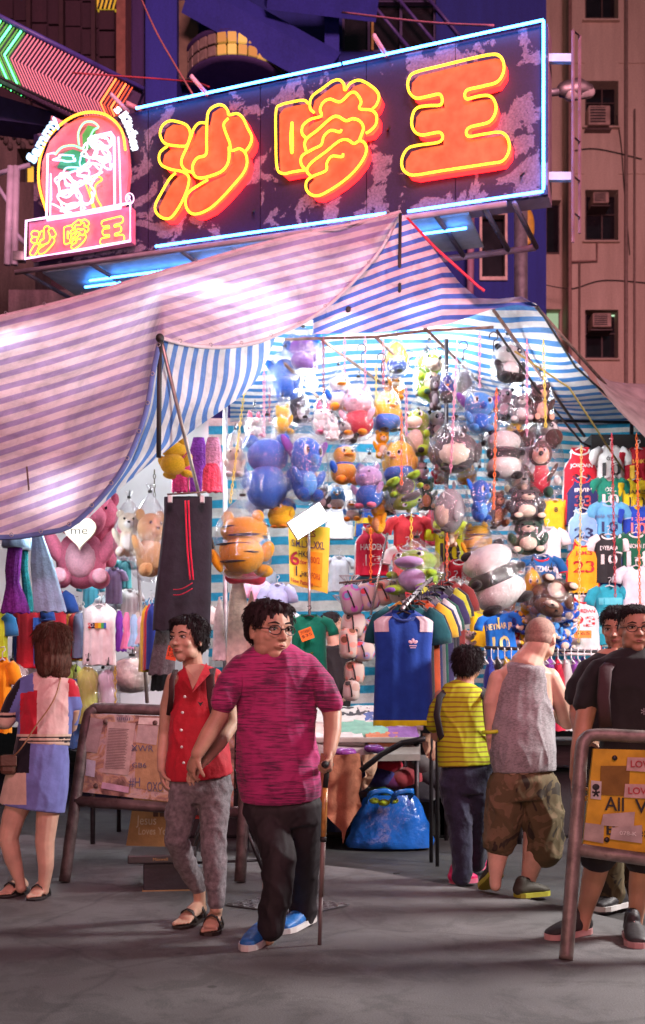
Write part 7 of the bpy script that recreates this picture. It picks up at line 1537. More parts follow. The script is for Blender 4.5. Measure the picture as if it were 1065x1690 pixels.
def hair_mat(col):
    m, t, b = NM('hair'); tc = nd(t, 'ShaderNodeTexCoord'); mp = nd(t, 'ShaderNodeMapping'); mp.inputs['Scale'].default_value = (110, 110, 14); t.links.new(tc.outputs['Object'], mp.inputs[0])
    n = nd(t, 'ShaderNodeTexNoise', i_Scale=2.0, i_Detail=4.0); t.links.new(mp.outputs[0], n.inputs[0])
    r = ramp(t, [(.3, [x*.5 for x in col]), (.7, [x*1.6 for x in col])]); t.links.new(n.outputs[0], r.inputs[0]); t.links.new(r.outputs[0], b.inputs['Base Color'])
    b.inputs['Roughness'].default_value = .68; b.inputs['Specular IOR Level'].default_value = .25; bp = nd(t, 'ShaderNodeBump', i_Strength=.5, i_Distance=.01); t.links.new(n.outputs[0], bp.inputs['Height']); t.links.new(bp.outputs[0], b.inputs['Normal'])
    return m
H_BLACK = hair_mat((.014, .010, .012)); H_BROWN = hair_mat((.07, .028, .018)); H_GREY = hair_mat((.10, .08, .075))
M_EYE = mat((.7, .66, .62), .25, bump=0, kind='eye_white'); M_IRIS = mat((.01, .006, .005), .15, bump=0, kind='iris'); M_LIP = mat((.34, .12, .10), .45, kind='lip'); M_BROW = mat((.03, .02, .018), .9, kind='brow')
M_SPEC = mat((.02, .015, .015), .3, bump=0, kind='spectacle_frame')
def fwd(yaw, pitch=0): y, p = R(yaw), R(pitch); return Vector((math.sin(y)*math.cos(p), -math.cos(y)*math.cos(p), math.sin(p)))
class Head:
    def __init__(s, c, hh, yaw, pitch=0, roll=0):
        s.c = Vector(c); s.h = hh; f = fwd(yaw, pitch); side = f.cross(Vector((0, 0, 1))).normalized(); up = side.cross(f)
        if roll: q = Matrix.Rotation(R(roll), 3, f); side = q @ side; up = q @ up
        s.M = Matrix((side, f, up)).transposed()           # local x = side, y = forward, z = up, unit = head height
    def p(s, x, y, z): return s.c+s.M @ (Vector((x, y, z))*s.h)
    def e(s, mb, c, r, nu=14, nv=10): mb.ell(s.p(*c), tuple(k*s.h for k in r), s.M, nu, nv)
    def skull(s, mb, jaw=1.0):
        s.e(mb, (0, -.05, .13), (.335, .40, .36), 20, 14); s.e(mb, (0, .07, -.10), (.285*jaw, .285, .34), 18, 12)
        s.e(mb, (0, .20, -.36), (.13*jaw, .12, .11)); s.e(mb, (.17*jaw, .06, -.26), (.10, .18, .14)); s.e(mb, (-.17*jaw, .06, -.26), (.10, .18, .14))
        s.e(mb, (0, .27, .11), (.235, .085, .055)); s.e(mb, (.16, .215, -.09), (.11, .11, .10)); s.e(mb, (-.16, .215, -.09), (.11, .11, .10))
        mb.limb([s.p(0, .345, .05), s.p(0, .395, -.04), s.p(0, .425, -.10)], [.028*s.h, .036*s.h, .048*s.h], 8)
        s.e(mb, (.05, .375, -.115), (.04, .045, .03)); s.e(mb, (-.05, .375, -.115), (.04, .045, .03)); s.e(mb, (0, .32, -.23), (.12, .06, .055))
        for k in (-1, 1): s.e(mb, (.325*k, -.03, -.01), (.035, .075, .125)); s.e(mb, (.335*k, -.02, -.09), (.03, .05, .06))
    def face(s, root, glasses=False, brow=M_BROW, lips=M_LIP):
        for k in (-1, 1):
            q = MB(); s.e(q, (.135*k, .298, .035), (.062, .036, .024), 12, 8); ey = q.build('eye', M_EYE, root)
            q = MB(); s.e(q, (.135*k, .325, .035), (.026, .014, .024), 10, 8); q.build('iris', M_IRIS, ey)
            q = MB(); q.tube([s.p(.07*k, .325, .05), s.p(.135*k, .340, .066), s.p(.205*k, .295, .045)], .010*s.h, 6); q.build('eyelid', M_BROW, ey)
            q = MB(); q.limb([s.p(.06*k, .345, .125), s.p(.14*k, .35, .148), s.p(.22*k, .285, .12)], [.012*s.h, .016*s.h, .008*s.h], 6); q.build('eyebrow', brow, root)
        q = MB(); q.limb([s.p(-.095, .325, -.232), s.p(-.03, .378, -.222), s.p(.03, .378, -.222), s.p(.095, .325, -.232)], [.008*s.h, .017*s.h, .017*s.h, .008*s.h], 6)
        q.limb([s.p(-.08, .33, -.25), s.p(0, .375, -.258), s.p(.08, .33, -.25)], [.008*s.h, .02*s.h, .008*s.h], 6); q.build('lips', lips, root)
        if glasses:
            g = MB()
            for k in (-1, 1):
                ring = [s.p(.145*k+.105*math.cos(a), .385-.035*abs(math.cos(a)*1)*(1 if math.cos(a)*k > 0 else 0), .02+.075*math.sin(a)) for a in [i*math.pi/8 for i in range(16)]]
                g.tube(ring, .0085*s.h, 6, closed=True); g.tube([s.p(.25*k, .35, .04), s.p(.335*k, .15, .045), s.p(.35*k, -.05, .02)], .009*s.h, 6)
            g.tube([s.p(-.04, .39, .03), s.p(0, .40, .04), s.p(.04, .39, .03)], .008*s.h, 6); gl = g.build('glasses', M_SPEC, root)
    def hair(s, root, m, parts, strands=260, seed=1, drop=.16, vox=.006, fringe=0.2, spread=1.0):
        q = MB()
        for c, r in parts: s.e(q, c, r, 20, 14)
        V, Fs = remesh(q, vox, 2)
        Vn = V.copy(); c0 = np.array(s.c)
        for i in range(len(V)):
            d = Vector(V[i]-c0); a = math.atan2(d.x, d.y)
            k = mnoise.noise(Vector((a*5, d.z*10, seed)))*.010+mnoise.noise(Vector((a*24, d.z*6, seed)))*.006
            Vn[i] = V[i]+np.array(d.normalized())*k*s.h/.23
        h = arr_obj('hair', Vn, Fs, m, root)
        # loose locks break the outline
        rnd = random.Random(seed); st = MB()
        idx = [rnd.randrange(len(Vn)) for _ in range(int(strands*3.2))]
        up = s.M @ Vector((0, 0, 1)); f = s.M @ Vector((0, 1, 0))
        for i in idx:
            p = Vector(Vn[i]); out = (p-s.p(0, -.05, .1)).normalized()
            if out.dot(f) > .78: continue
            down = -up; t_ = (down-out*down.dot(out)); t_ = t_.normalized() if t_.length > .05 else -f
            t_ = (t_+Vector((rnd.uniform(-.25, .25), rnd.uniform(-.25, .25), rnd.uniform(-.2, .2)))*spread).normalized(); L_ = drop*s.h*rnd.uniform(.5, 1.1)
            st.tube([p-out*.004, p+t_*L_*.35+out*.005, p+t_*L_*.75+out*.003*spread, p+t_*L_+out*.008*(spread-.3)], [.0019*s.h/.23, .0019*s.h/.23, .0014*s.h/.23, .0005], 3)
        st.build('locks', m, h)
def hand(mb, wr_, d, n, l, sc_=1.0, curl=(25, 35, 25), fan=.10, thumb=.35):
    """palm, four unequal fingers and a thumb; d to the knuckles, n the way the palm faces, l towards the thumb"""
    d = Vector(d).normalized(); n = Vector(n); n = (n-d*n.dot(d)).normalized(); l_ = d.cross(n); l_ = l_ if l_.dot(Vector(l)) > 0 else -l_
    w = Vector(wr_); k = sc_
    mb.limb([w-d*.01*k, w+d*.03*k, w+d*.065*k, w+d*.088*k], [(.024*k, .017*k), (.033*k, .017*k), (.038*k, .015*k), (.036*k, .012*k)], 12, ref=l_)
    mb.limb([w+d*.012*k+l_*.018*k, w+d*.045*k+l_*.034*k+n*.008*k], [.015*k, .013*k], 8)
    for i, (off, ln, r_) in enumerate(((.030, .070, .0088), (.0095, .080, .0092), (-.0115, .074, .0088), (-.031, .058, .0076))):
        p = w+d*(.086-abs(off)*.22)*k+l_*off*k; a = 0; q = [p-d*.02*k, p]; dd = (d+l_*(off/.03)*fan).normalized(); rs = [r_*k*1.05, r_*k*1.05]
        for c_, f_ in zip(curl, (.44, .31, .25)):
            a += R(c_); p = p+(dd*math.cos(a)+n*math.sin(a))*ln*f_*k; q.append(p); rs.append(r_*k*(1 if f_ > .3 else .82))
        mb.limb(q, rs, 8)
    p = w+d*.028*k+l_*.026*k; td = (d*.62+l_*.72+n*.2).normalized(); q = [p, p+td*.034*k]; td2 = (td+n*thumb+d*.25).normalized(); q += [q[-1]+td2*.026*k, q[-1]+td2*.026*k+(td2+n*thumb).normalized()*.022*k]
    mb.limb(q, [.0125*k, .0115*k, .010*k, .008*k], 8)
def sil(mb, rows, Y, dr=.6, n=20, shrink=1.0):
    """volume whose outline follows rows (y, x_left, x_right[, dY[, depth ratio]]) seen in the photograph"""
    pts = []; rad = []
    for r_ in rows:
        y, a, b = r_[:3]; dy = r_[3] if len(r_) > 3 else 0; k = r_[4] if len(r_) > 4 else dr
        pts.append(P((a+b)/2, y, Y+dy)); hw = abs(b-a)/2*(Y+dy)/F*shrink; rad.append((hw, hw*k))
    mb.tube(pts, rad, n, ref=(1, 0, 0))
def chain(mb, rows, Y, n=14, shrink=1.0, dr=1.0):
    """limb through (x, y, half width in pixels[, dY])"""
    pts = [P(r_[0], r_[1], Y+(r_[3] if len(r_) > 3 else 0)) for r_ in rows]; rad = [r_[2]*Y/F*shrink for r_ in rows]
    mb.limb(pts, [(r_, r_*dr) for r_ in rad], n)
def cloth(root, name, mb, m, vox=.009, amp=.006, fx=9, fz=4, seed=0, smooth=3, split=None, mats=None):
    V, Fs = remesh(mb, vox, smooth)
    Fa = np.array([f[:4] if len(f) >= 4 else (*f, f[-1]) for f in Fs]); nrm = np.cross(V[Fa[:, 2]]-V[Fa[:, 0]], V[Fa[:, 3]]-V[Fa[:, 1]])
    vn = np.zeros_like(V)
    for k in range(4): np.add.at(vn, Fa[:, k], nrm)
    vn /= np.maximum(1e-9, np.linalg.norm(vn, axis=1))[:, None]
    z0 = V[:, 2].min()
    for i in range(len(V)):
        x, y, z = V[i]; n1 = mnoise.noise(Vector((x*fx+z*1.6+seed, y*fx, z*fz*.7))); n2 = mnoise.noise(Vector((x*fx*1.9-z*3+seed, y*fx*1.9, z*fz*1.5)))
        k = ((1-abs(n1)*2)**3*1.3+n2*.9+(1-abs(n2)*2)**4*.5-.15)*amp
        V[i] += vn[i]*k*max(0, 1-2.4*vn[i][2]**2)*min(1, max(0, (z-z0-.02)/.05))
    mi = None
    if split:
        c = V[Fa].mean(1); px = CX+F*c[:, 0]/c[:, 1]; py = CY-F*(c[:, 2]-HC)/c[:, 1]
        mi = [split(px[i], py[i], c[i]) for i in range(len(c))]
    return arr_obj(name, V, Fs, mats or m, root, mi)
def shoe(root, heel, toe, hw, m, m_sole, high=.085, name='shoe', ank=None):
    """upper with a toe box, tongue and laces, on a thick sole"""
    heel = Vector(heel); toe = Vector(toe); d = toe-heel; L_ = d.length; d.normalize(); up = Vector((0, 0, 1)); side = d.cross(up).normalized(); upv = side.cross(d)
    q = MB(); pt = lambda t_, h_: heel+d*L_*t_+upv*h_
    q.limb([pt(.08, .045), pt(.25, .05), pt(.5, .046), pt(.75, .036), pt(.93, .03)], [(hw*.78, .036), (hw*.82, .042), (hw*.95, .038), (hw*1.02, .028), (hw*.8, .02)], 14, ref=side)
    q.limb([pt(.12, .05), pt(.16, high)], [hw*.8, hw*.72], 12); q.limb([pt(.25, .06), pt(.30, high-.004)], [hw*.72, hw*.6], 12)
    V, Fs = remesh(q, .006, 3); u = arr_obj(name, V, Fs, m, root)
    s_ = MB(); ring = []
    outl = [(.0, .0), (.02, .6), (.12, .85), (.35, .85), (.6, 1.0), (.8, 1.08), (.93, .85), (1.02, .35), (1.03, 0)]
    full = [(t_, w_) for t_, w_ in outl]+[(t_, -w_) for t_, w_ in outl[-2:0:-1]]
    lo = [heel+d*L_*t_+side*w_*hw*1.05 for t_, w_ in full]; s_.slab([p+upv*.0 for p in lo], upv*.026); s_.build('sole', m_sole, u, False)
    for k in range(4):
        t_ = .42+.085*k; l_ = MB(); hgt = .086-.012*k
        l_.tube([pt(t_, hgt-.012)-side*hw*.5, pt(t_, hgt), pt(t_, hgt-.012)+side*hw*.5], .0035, 5); l_.build('lace', m_sole, u)
    return u
def foot(mb, heel, toe, hw, ank):
    heel = Vector(heel); toe = Vector(toe); d = (toe-heel); L_ = d.length; d.normalize(); up = Vector((0, 0, 1)); side = d.cross(up).normalized(); upv = side.cross(d)
    pt = lambda t_, h_, s_=0: heel+d*L_*t_+upv*h_+side*s_
    mb.limb([pt(.08, .035), pt(.3, .05), pt(.55, .04), pt(.78, .024)], [(hw*.7, .03), (hw*.75, .04), (hw*.9, .03), (hw*.95, .018)], 12, ref=side)
    mb.limb([Vector(ank), pt(.16, .05)], [hw*.75, hw*.75], 10)
    for k, (o, l_, r_) in enumerate(((.62, .22, .30), (.22, .20, .2), (-.1, .17, .19), (-.42, .13, .18), (-.72, .08, .17))):
        mb.limb([pt(.78, .018, hw*o), pt(.8+l_, .013, hw*o*1.05)], [hw*r_*1.05, hw*r_], 8)
def sandal(root, heel, toe, hw, m):
    heel = Vector(heel); toe = Vector(toe); d = (toe-heel); L_ = d.length; d.normalize(); up = Vector((0, 0, 1)); side = d.cross(up).normalized(); upv = side.cross(d)
    outl = [(-.05, .0), (-.03, .55), (.12, .85), (.4, .8), (.65, 1.05), (.85, 1.1), (1.0, .9), (1.1, .4), (1.1, 0)]
    full = outl+[(t_, -w_) for t_, w_ in outl[-2:0:-1]]
    q = MB(); q.slab([heel+d*L_*t_+side*w_*hw*1.05-upv*.018 for t_, w_ in full], upv*.02); s = q.build('sandal', m, root, False)
    for t0, w0 in ((.62, 1.0), (.2, .9)):
        q = MB(); q.tube([heel+d*L_*t0+side*hw*w0*1.02, heel+d*L_*(t0+.06)+side*hw*.6+upv*.055, heel+d*L_*(t0+.1)+upv*.07, heel+d*L_*(t0+.06)-side*hw*.6+upv*.055, heel+d*L_*t0-side*hw*w0*1.02], [(.016, .004)]*5, 6, ref=d); q.build('strap', m, s)
    return s
def body_obj(root, mb, sk, vox=.006): V, Fs = remesh(mb, vox, 3); return arr_obj('body', V, Fs, sk, root)
def PY(x, y, Y): return P(x, y, Y)
# ---- fabrics of the clothes
def streak(ca, cb, sx=5, sz=70):
    m, t, b = NM('melange_knit'); tc = nd(t, 'ShaderNodeTexCoord'); mp = nd(t, 'ShaderNodeMapping'); mp.inputs['Scale'].default_value = (sx, sx, sz); mp.inputs['Rotation'].default_value = (0, R(4), 0); t.links.new(tc.outputs['Object'], mp.inputs[0])
    n = nd(t, 'ShaderNodeTexNoise', i_Scale=2.0, i_Detail=6.0, i_Roughness=.7); t.links.new(mp.outputs[0], n.inputs[0]); n4 = nd(t, 'ShaderNodeTexNoise', i_Scale=6.0, i_Detail=3.0); t.links.new(tc.outputs['Object'], n4.inputs[0]); av = nd(t, 'ShaderNodeMath', operation='MULTIPLY_ADD'); av.inputs[1].default_value = .45; t.links.new(n4.outputs[0], av.inputs[0]); t.links.new(n.outputs[0], av.inputs[2])
    r = ramp(t, [(.60, ca), (.80, cb)]); t.links.new(av.outputs[0], r.inputs[0]); t.links.new(r.outputs[0], b.inputs['Base Color'])
    b.inputs['Roughness'].default_value = .8; b.inputs['Sheen Weight'].default_value = .15
    n2 = nd(t, 'ShaderNodeTexNoise', i_Scale=9.0, i_Detail=4.0); t.links.new(tc.outputs['Object'], n2.inputs[0]); bp = nd(t, 'ShaderNodeBump', i_Strength=.4, i_Distance=.03); t.links.new(n2.outputs[0], bp.inputs['Height']); t.links.new(bp.outputs[0], b.inputs['Normal'])
    return m
def zstripes(ca, cb, per, duty=.3):
    m, t, b = NM('striped_jersey'); tc = nd(t, 'ShaderNodeTexCoord'); sx = nd(t, 'ShaderNodeSeparateXYZ'); t.links.new(tc.outputs['Object'], sx.inputs[0])
    n = nd(t, 'ShaderNodeTexNoise', i_Scale=4.0, i_Detail=2.0); t.links.new(tc.outputs['Object'], n.inputs[0])
    a = nd(t, 'ShaderNodeMath', operation='MULTIPLY_ADD'); a.inputs[1].default_value = .03; t.links.new(n.outputs[0], a.inputs[0]); t.links.new(sx.outputs[2], a.inputs[2])
    k = nd(t, 'ShaderNodeMath', operation='MULTIPLY'); k.inputs[1].default_value = 1/per; t.links.new(a.outputs[0], k.inputs[0]); f = nd(t, 'ShaderNodeMath', operation='FRACT'); t.links.new(k.outputs[0], f.inputs[0])
    r = ramp(t, [(0, cb), (duty-.08, cb), (duty, ca), (.94, ca), (1, cb)]); t.links.new(f.outputs[0], r.inputs[0]); t.links.new(r.outputs[0], b.inputs['Base Color']); b.inputs['Roughness'].default_value = .85
    return m
def camo():
    m, t, b = NM('camouflage'); tc = nd(t, 'ShaderNodeTexCoord'); n = nd(t, 'ShaderNodeTexNoise', i_Scale=7.0, i_Detail=3.0, i_Distortion=1.0); t.links.new(tc.outputs['Object'], n.inputs[0])
    r = ramp(t, [(0, (.03, .022, .014)), (.42, (.03, .022, .014)), (.44, (.10, .075, .035)), (.55, (.10, .075, .035)), (.57, (.16, .11, .06))], 'LINEAR'); t.links.new(n.outputs[0], r.inputs[0]); t.links.new(r.outputs[0], b.inputs['Base Color']); b.inputs['Roughness'].default_value = .9
    return m
M_JEANS = mat((.010, .013, .038), .85, 0, .35, 20, .3, 90, .1, kind='denim'); M_GREYJ = mat((.17, .155, .17), .9, 0, .4, 45, .3, 120, .1, kind='grey_denim'); M_DPANT = mat((.011, .007, .011), .75, 0, .4, 10, .25, 30, kind='dark_trousers')
M_BLKTEE = mat((.008, .0075, .010), .85, 0, .3, 8, .3, 25, .1, kind='black_cotton'); M_REDS = mat((.50, .012, .03), .75, 0, .12, 30, .3, 50, .1, kind='red_cotton')
# ============ man in magenta with a cane
Y = 4.9
man = thing('person', 'older man in magenta streaked shirt and dark trousers walking with a cane, glasses', 'person', P(460, 1570, Y))
hd = Head(P(446, 1042, Y+.0), 102*Y/F, 36, -4)
b_ = MB(); hd.skull(b_, 1.12)
b_.limb([hd.p(0, -.10, -.2), P(447, 1092, Y+.03), P(447, 1110, Y+.05)], [.062, .066, .085], 14)
trs = [(1098, 412, 486, .03, .8), (1112, 385, 515, .03, .6), (1150, 396, 515, .02, .62), (1230, 400, 520, 0, .68), (1320, 405, 522, 0, .7), (1360, 415, 515, .0, .7)]
sil(b_, trs, Y, shrink=.9)
chain(b_, [(396, 1104, 12, .02), (373, 1140, 15, -.06), (362, 1183, 15, -.10), (345, 1212, 14.5, -.14), (326, 1244, 10.5, -.18)], Y)
hand(b_, P(326, 1243, Y-.18), P(311, 1278, Y-.16)-P(326, 1243, Y-.18), (.5, .55, -.3), (-.5, -.6, -.3), .93, (22, 38, 30), .12)
chain(b_, [(508, 1098, 14, .03), (533, 1135, 16, .0), (549, 1180, 16, -.02), (549, 1208, 14.5, -.08), (544, 1241, 10.5, -.14)], Y)
hand(b_, P(544, 1240, Y-.14), (.02, -.25, -1), (-1, -.1, -.15), (-.3, -.9, 0), .95, (55, 70, 50), .05, .8)
chain(b_, [(442, 1330, 26), (454, 1420, 20, -.08), (448, 1500, 15, -.10), (443, 1550, 11, -.1)], Y); chain(b_, [(498, 1330, 26), (501, 1400, 19, .10), (501, 1440, 16, .19), (500, 1490, 12, .29), (499, 1528, 10, .34)], Y)
body_obj(man, b_, SK1, .0048)
hd.face(man, True)
hd.hair(man, hair_mat((.022, .012, .014)), [((0, -.085, .205), (.375, .405, .315)), ((0, -.22, .02), (.325, .25, .28)), ((.23, .0, .20), (.135, .22, .20)), ((-.23, .0, .2), (.135, .22, .20)), ((-.03, .13, .36), (.28, .22, .11))], 420, 3, .09)
m_mag = streak((.085, .008, .05), (.46, .025, .17))
c_ = MB(); sil(c_, [(1068, 420, 476, .07, .8), (1076, 404, 494, .05, .7), (1088, 384, 515, .04, .58), (1104, 376, 525, .03, .54), (1128, 377, 526, .02, .57), (1165, 392, 521, .0, .6), (1215, 393, 520, -.01, .68), (1260, 393, 526, -.02, .72), (1300, 394, 531, -.01, .72), (1318, 397, 530, 0, .70)], Y)
chain(c_, [(398, 1099, 20, .03), (379, 1128, 22, -.05), (368, 1160, 20, -.10)], Y); chain(c_, [(506, 1097, 20, .03), (530, 1130, 23, 0), (545, 1160, 21.5, -.02)], Y)
cloth(man, 'shirt', c_, m_mag, .008, .008, 7, 5, 1)
c_ = MB(); ring = [P(447+31*math.cos(a), 1079+15*math.sin(a), Y+.05-.13*math.sin(a)) for a in [i*math.pi/10 for i in range(20)]]; c_.tube(ring, .007, 8, closed=True); c_.build('collar', m_mag, man)
c_ = MB(); sil(c_, [(1285, 408, 520, .0, .56), (1314, 404, 526, .0, .58), (1334, 402, 532, .0, .66), (1365, 412, 530, .0, .62)], Y)
chain(c_, [(440, 1335, 33), (453, 1385, 30, -.06), (462, 1425, 27, -.11), (458, 1470, 24, -.13), (450, 1510, 22, -.13), (447, 1532, 22, -.13)], Y); chain(c_, [(498, 1335, 33), (502, 1390, 30, .08), (500, 1430, 26, .16), (500, 1475, 23, .27), (499, 1514, 23, .33)], Y)
cloth(man, 'trousers', c_, M_DPANT, .009, .009, 8, 6, 2)
BLUESHOE = mat((.02, .16, .50), .5, 0, .3, 30, .2, 60, kind='blue_mesh'); WSOLE = mat((.65, .63, .62), .6, kind='white_sole')
gz = lambda v, z: Vector((v.x, v.y, z))
shoe(man, gz(P(449, 1552, 5.02), .035), gz(P(405, 1584, 4.66), .027), .047, BLUESHOE, WSOLE, .10)
shoe(man, gz(P(516, 1534, 5.30), .04), gz(P(463, 1556, 5.02), .027), .047, BLUESHOE, WSOLE, .10)
# walking cane
cane = thing('walking_cane', 'wooden walking cane with a black handle held by the man in magenta', 'cane', P(527, 1585, 4.8))
pc = [P(541, 1262, 4.75), P(537, 1300, 4.75), P(534, 1385, 4.77), P(530, 1480, 4.79), P(527, 1580, 4.80)]
q = MB(); q.tube(pc[1:3], .0125, 10); q.build('upper_shaft', mat((.50, .25, .06), .3, 0, .4, 25, coat=.4), cane)
q = MB(); q.tube(pc[2:4], .0115, 10); q.build('lower_shaft', mat((.20, .15, .14), .4), cane)
q = MB(); q.tube(pc[3:], .0095, 10); q.build('tip_shaft', mat((.12, .09, .09), .4), cane)
q = MB(); q.limb([P(536, 1262, 4.66), P(541, 1258, 4.75), P(546, 1262, 4.86)], .015, 10); q.tube([P(541, 1258, 4.75), pc[1]], .012, 8); q.build('handle', M_BLACK, cane)
q = MB(); q.lathe(pc[4]-Vector((0, 0, .012)), [(.017, 0), (.017, .02), (.011, .04)], 10); q.build('rubber_tip', M_BLACK, cane)
q = MB(); q.tube([pc[2]-Vector((0, 0, .012)), pc[2]+Vector((0, 0, .012))], .0145, 10); q.build('clamp', M_BLACK, cane)
# ============ woman in red
Y = 5.2
wom = thing('person', 'short haired woman in sleeveless red shirt and grey jeans walking beside the man in magenta', 'person', P(330, 1535, Y))
hd = Head(P(309, 1056, Y), 79*Y/F, -32, 0)
b_ = MB(); hd.skull(b_, .93)
b_.limb([hd.p(0, -.12, -.2), P(319, 1102, Y+.05), P(322, 1118, Y+.06)], [.05, .05, .07], 14)
sil(b_, [(1108, 292, 352, .05, .8), (1122, 283, 368, .04, .6), (1160, 290, 366, .02, .62), (1220, 288, 368, 0, .66), (1290, 282, 376, 0, .68), (1315, 290, 372, 0, .66)], Y, shrink=.9)
chain(b_, [(286, 1122, 12), (276, 1165, 12, .05), (272, 1212, 10.5, .07), (268, 1245, 9.5, .04), (267, 1270, 7.5, .0)], Y); hand(b_, P(267, 1270, Y), (.15, -.2, -1), (.9, .2, 0), (-.1, -1, 0), .85, (20, 30, 25))
chain(b_, [(366, 1124, 12.5, .02), (377, 1160, 12.5, -.02), (383, 1196, 11.5, -.1), (362, 1228, 10.5, -.26), (338, 1256, 8, -.38)], Y)
hand(b_, P(337, 1257, Y-.38), P(314, 1282, Y-.44)-P(337, 1257, Y-.38), (.1, .2, -1), (-.4, .8, .2), .85, (15, 30, 25))
for rows in ([(305, 1300, 24), (292, 1380, 18, -.03), (305, 1420, 16, .05), (322, 1455, 10, .12), (330, 1472, 8.5, .14)], [(352, 1300, 24), (352, 1390, 18, -.08), (355, 1450, 15, -.10), (357, 1500, 9, -.1)]): chain(b_, rows, Y, shrink=.82)
foot(b_, gz(P(336, 1487, 5.42), .045), gz(P(297, 1517, 5.16), .035), .042, P(329, 1470, Y+.14)); foot(b_, gz(P(358, 1512, 5.22), .035), gz(P(345, 1537, 5.0), .035), .042, P(357, 1500, Y-.1))
body_obj(wom, b_, SK2, .0048); hd.face(wom)
hd.hair(wom, H_BLACK, [((0, -.10, .21), (.385, .41, .32)), ((0, -.25, .0), (.34, .25, .30)), ((.27, -.05, .10), (.115, .2, .25)), ((-.27, -.05, .10), (.115, .2, .25)), ((.02, .16, .36), (.26, .2, .10))], 380, 5, .12)
c_ = MB(); sil(c_, [(1100, 306, 342, .06, .9), (1112, 285, 365, .05, .58), (1130, 280, 374, .03, .55), (1170, 281, 373, .01, .6), (1220, 278, 375, -.01, .66), (1262, 273, 381, -.01, .68), (1282, 274, 385, 0, .66)], Y)
cloth(wom, 'shirt', c_, M_REDS, .008, .006, 8, 5, 4)
# open collar, buttons, badge, backpack straps
q = MB(); q.slab([P(306, 1101, Y-.115), P(318, 1138, Y-.155), P(326, 1124, Y-.15), P(338, 1100, Y-.11), P(330, 1096, Y-.10), P(310, 1097, Y-.1)], (0, -.004, 0)); q.build('neckline', SK2, wom, False)
q = MB(); q.slab([P(303, 1098, Y-.10), P(299, 1118, Y-.14), P(318, 1142, Y-.165), P(311, 1118, Y-.16)], (0, -.006, 0)); q.slab([P(341, 1094, Y-.09), P(347, 1112, Y-.13), P(318, 1143, Y-.165), P(330, 1115, Y-.155)], (0, -.006, 0)); q.build('collar', M_REDS, wom, False)
for yb_, xx in ((1150, 305), (1176, 301), (1205, 299), (1233, 300), (1259, 303)):
    q = MB(); q.ell(P(xx, yb_, Y-.175-.0002*(yb_-1150)), (.007, .004, .007), nu=8, nv=6); q.build('button', M_WHITE, wom)
q = MB(); q.slab([P(326, 1158, Y-.16), P(331, 1166, Y-.162), P(336, 1158, Y-.158), P(331, 1160, Y-.16)], (0, -.004, 0)); q.build('badge', M_BLACK, wom, False)
q = MB(); q.tube([P(350, 1104, Y+.0), P(347, 1120, Y-.13), P(349, 1150, Y-.15), P(356, 1190, Y-.12), P(372, 1225, Y+.02)], [(.021, .004)]*5, 8, ref=(1, 0, .2)); q.tube([P(290, 1106, Y), P(284, 1122, Y-.12), P(283, 1150, Y-.11), P(279, 1180, Y)], [(.014, .004)]*4, 8, ref=(1, 0, 0)); q.build('backpack_strap', mat((.05, .02, .02), .8), wom)
c_ = MB(); sil(c_, [(1260, 290, 372, 0, .52), (1282, 282, 380, 0, .56), (1304, 278, 384, 0, .62), (1325, 285, 378, 0, .6)], Y)
chain(c_, [(306, 1305, 27), (297, 1350, 24, -.02), (292, 1385, 20.5, -.04), (305, 1422, 18.5, .05), (320, 1452, 15.5, .12), (327, 1464, 14.5, .14)], Y); chain(c_, [(352, 1305, 27), (354, 1350, 24, -.05), (352, 1392, 20, -.09), (355, 1440, 18, -.1), (357, 1490, 14, -.1)], Y)
cloth(wom, 'jeans', c_, M_GREYJ, .008, .006, 12, 12, 5)
SAND = mat((.02, .013, .011), .55, kind='sandal_leather')
sandal(wom, gz(P(336, 1487, 5.42), .045), gz(P(297, 1517, 5.16), .035), .045, SAND); sandal(wom, gz(P(358, 1512, 5.22), .045), gz(P(345, 1537, 5.0), .04), .045, SAND)
# ============ man in grey tank top, from behind
Y = 6.1
tank = thing('person', 'bald heavy man in grey tank top and camouflage shorts, seen from behind', 'person', P(865, 1488, Y))
hd = Head(P(893, 1055, Y), 72*Y/F, 148, -8)
b_ = MB(); hd.skull(b_, 1.1)
b_.limb([hd.p(0, -.14, -.14), P(880, 1078, Y-.02), P(870, 1096, Y-.02)], [.066, .072, .095], 14)
sil(b_, [(1088, 850, 890, -.02, .85), (1098, 832, 906, -.01, .7), (1110, 814, 920, 0, .56), (1150, 818, 918, 0, .62), (1220, 812, 916, 0, .72), (1275, 812, 915, 0, .75), (1310, 822, 912, 0, .7)], Y, shrink=.9)
chain(b_, [(822, 1120, 15), (812, 1160, 14.5), (813, 1205, 12.5, .03), (816, 1238, 11, .02), (820, 1262, 7.5, -.0)], Y); hand(b_, P(820, 1262, Y), (0, .1, -1), (1, 0, 0), (0, 1, 0), .95)
chain(b_, [(908, 1118, 16), (925, 1155, 16.5, .03), (938, 1192, 14.5, .05), (926, 1186, 11, .25), (908, 1178, 8.5, .36)], Y); hand(b_, P(908, 1178, Y+.36), (-.8, .5, .2), (0, .2, 1), (.4, .8, 0), .95, (40, 50, 40))
for rows in ([(835, 1300, 26), (826, 1360, 20, .02), (822, 1410, 17.5), (818, 1450, 10.5, -.03), (818, 1462, 9.5, -.04)], [(890, 1300, 27), (885, 1370, 21), (880, 1420, 18), (871, 1460, 11), (868, 1480, 9.5)]): chain(b_, rows, Y)
body_obj(tank, b_, SK4, .006); hd.face(tank)
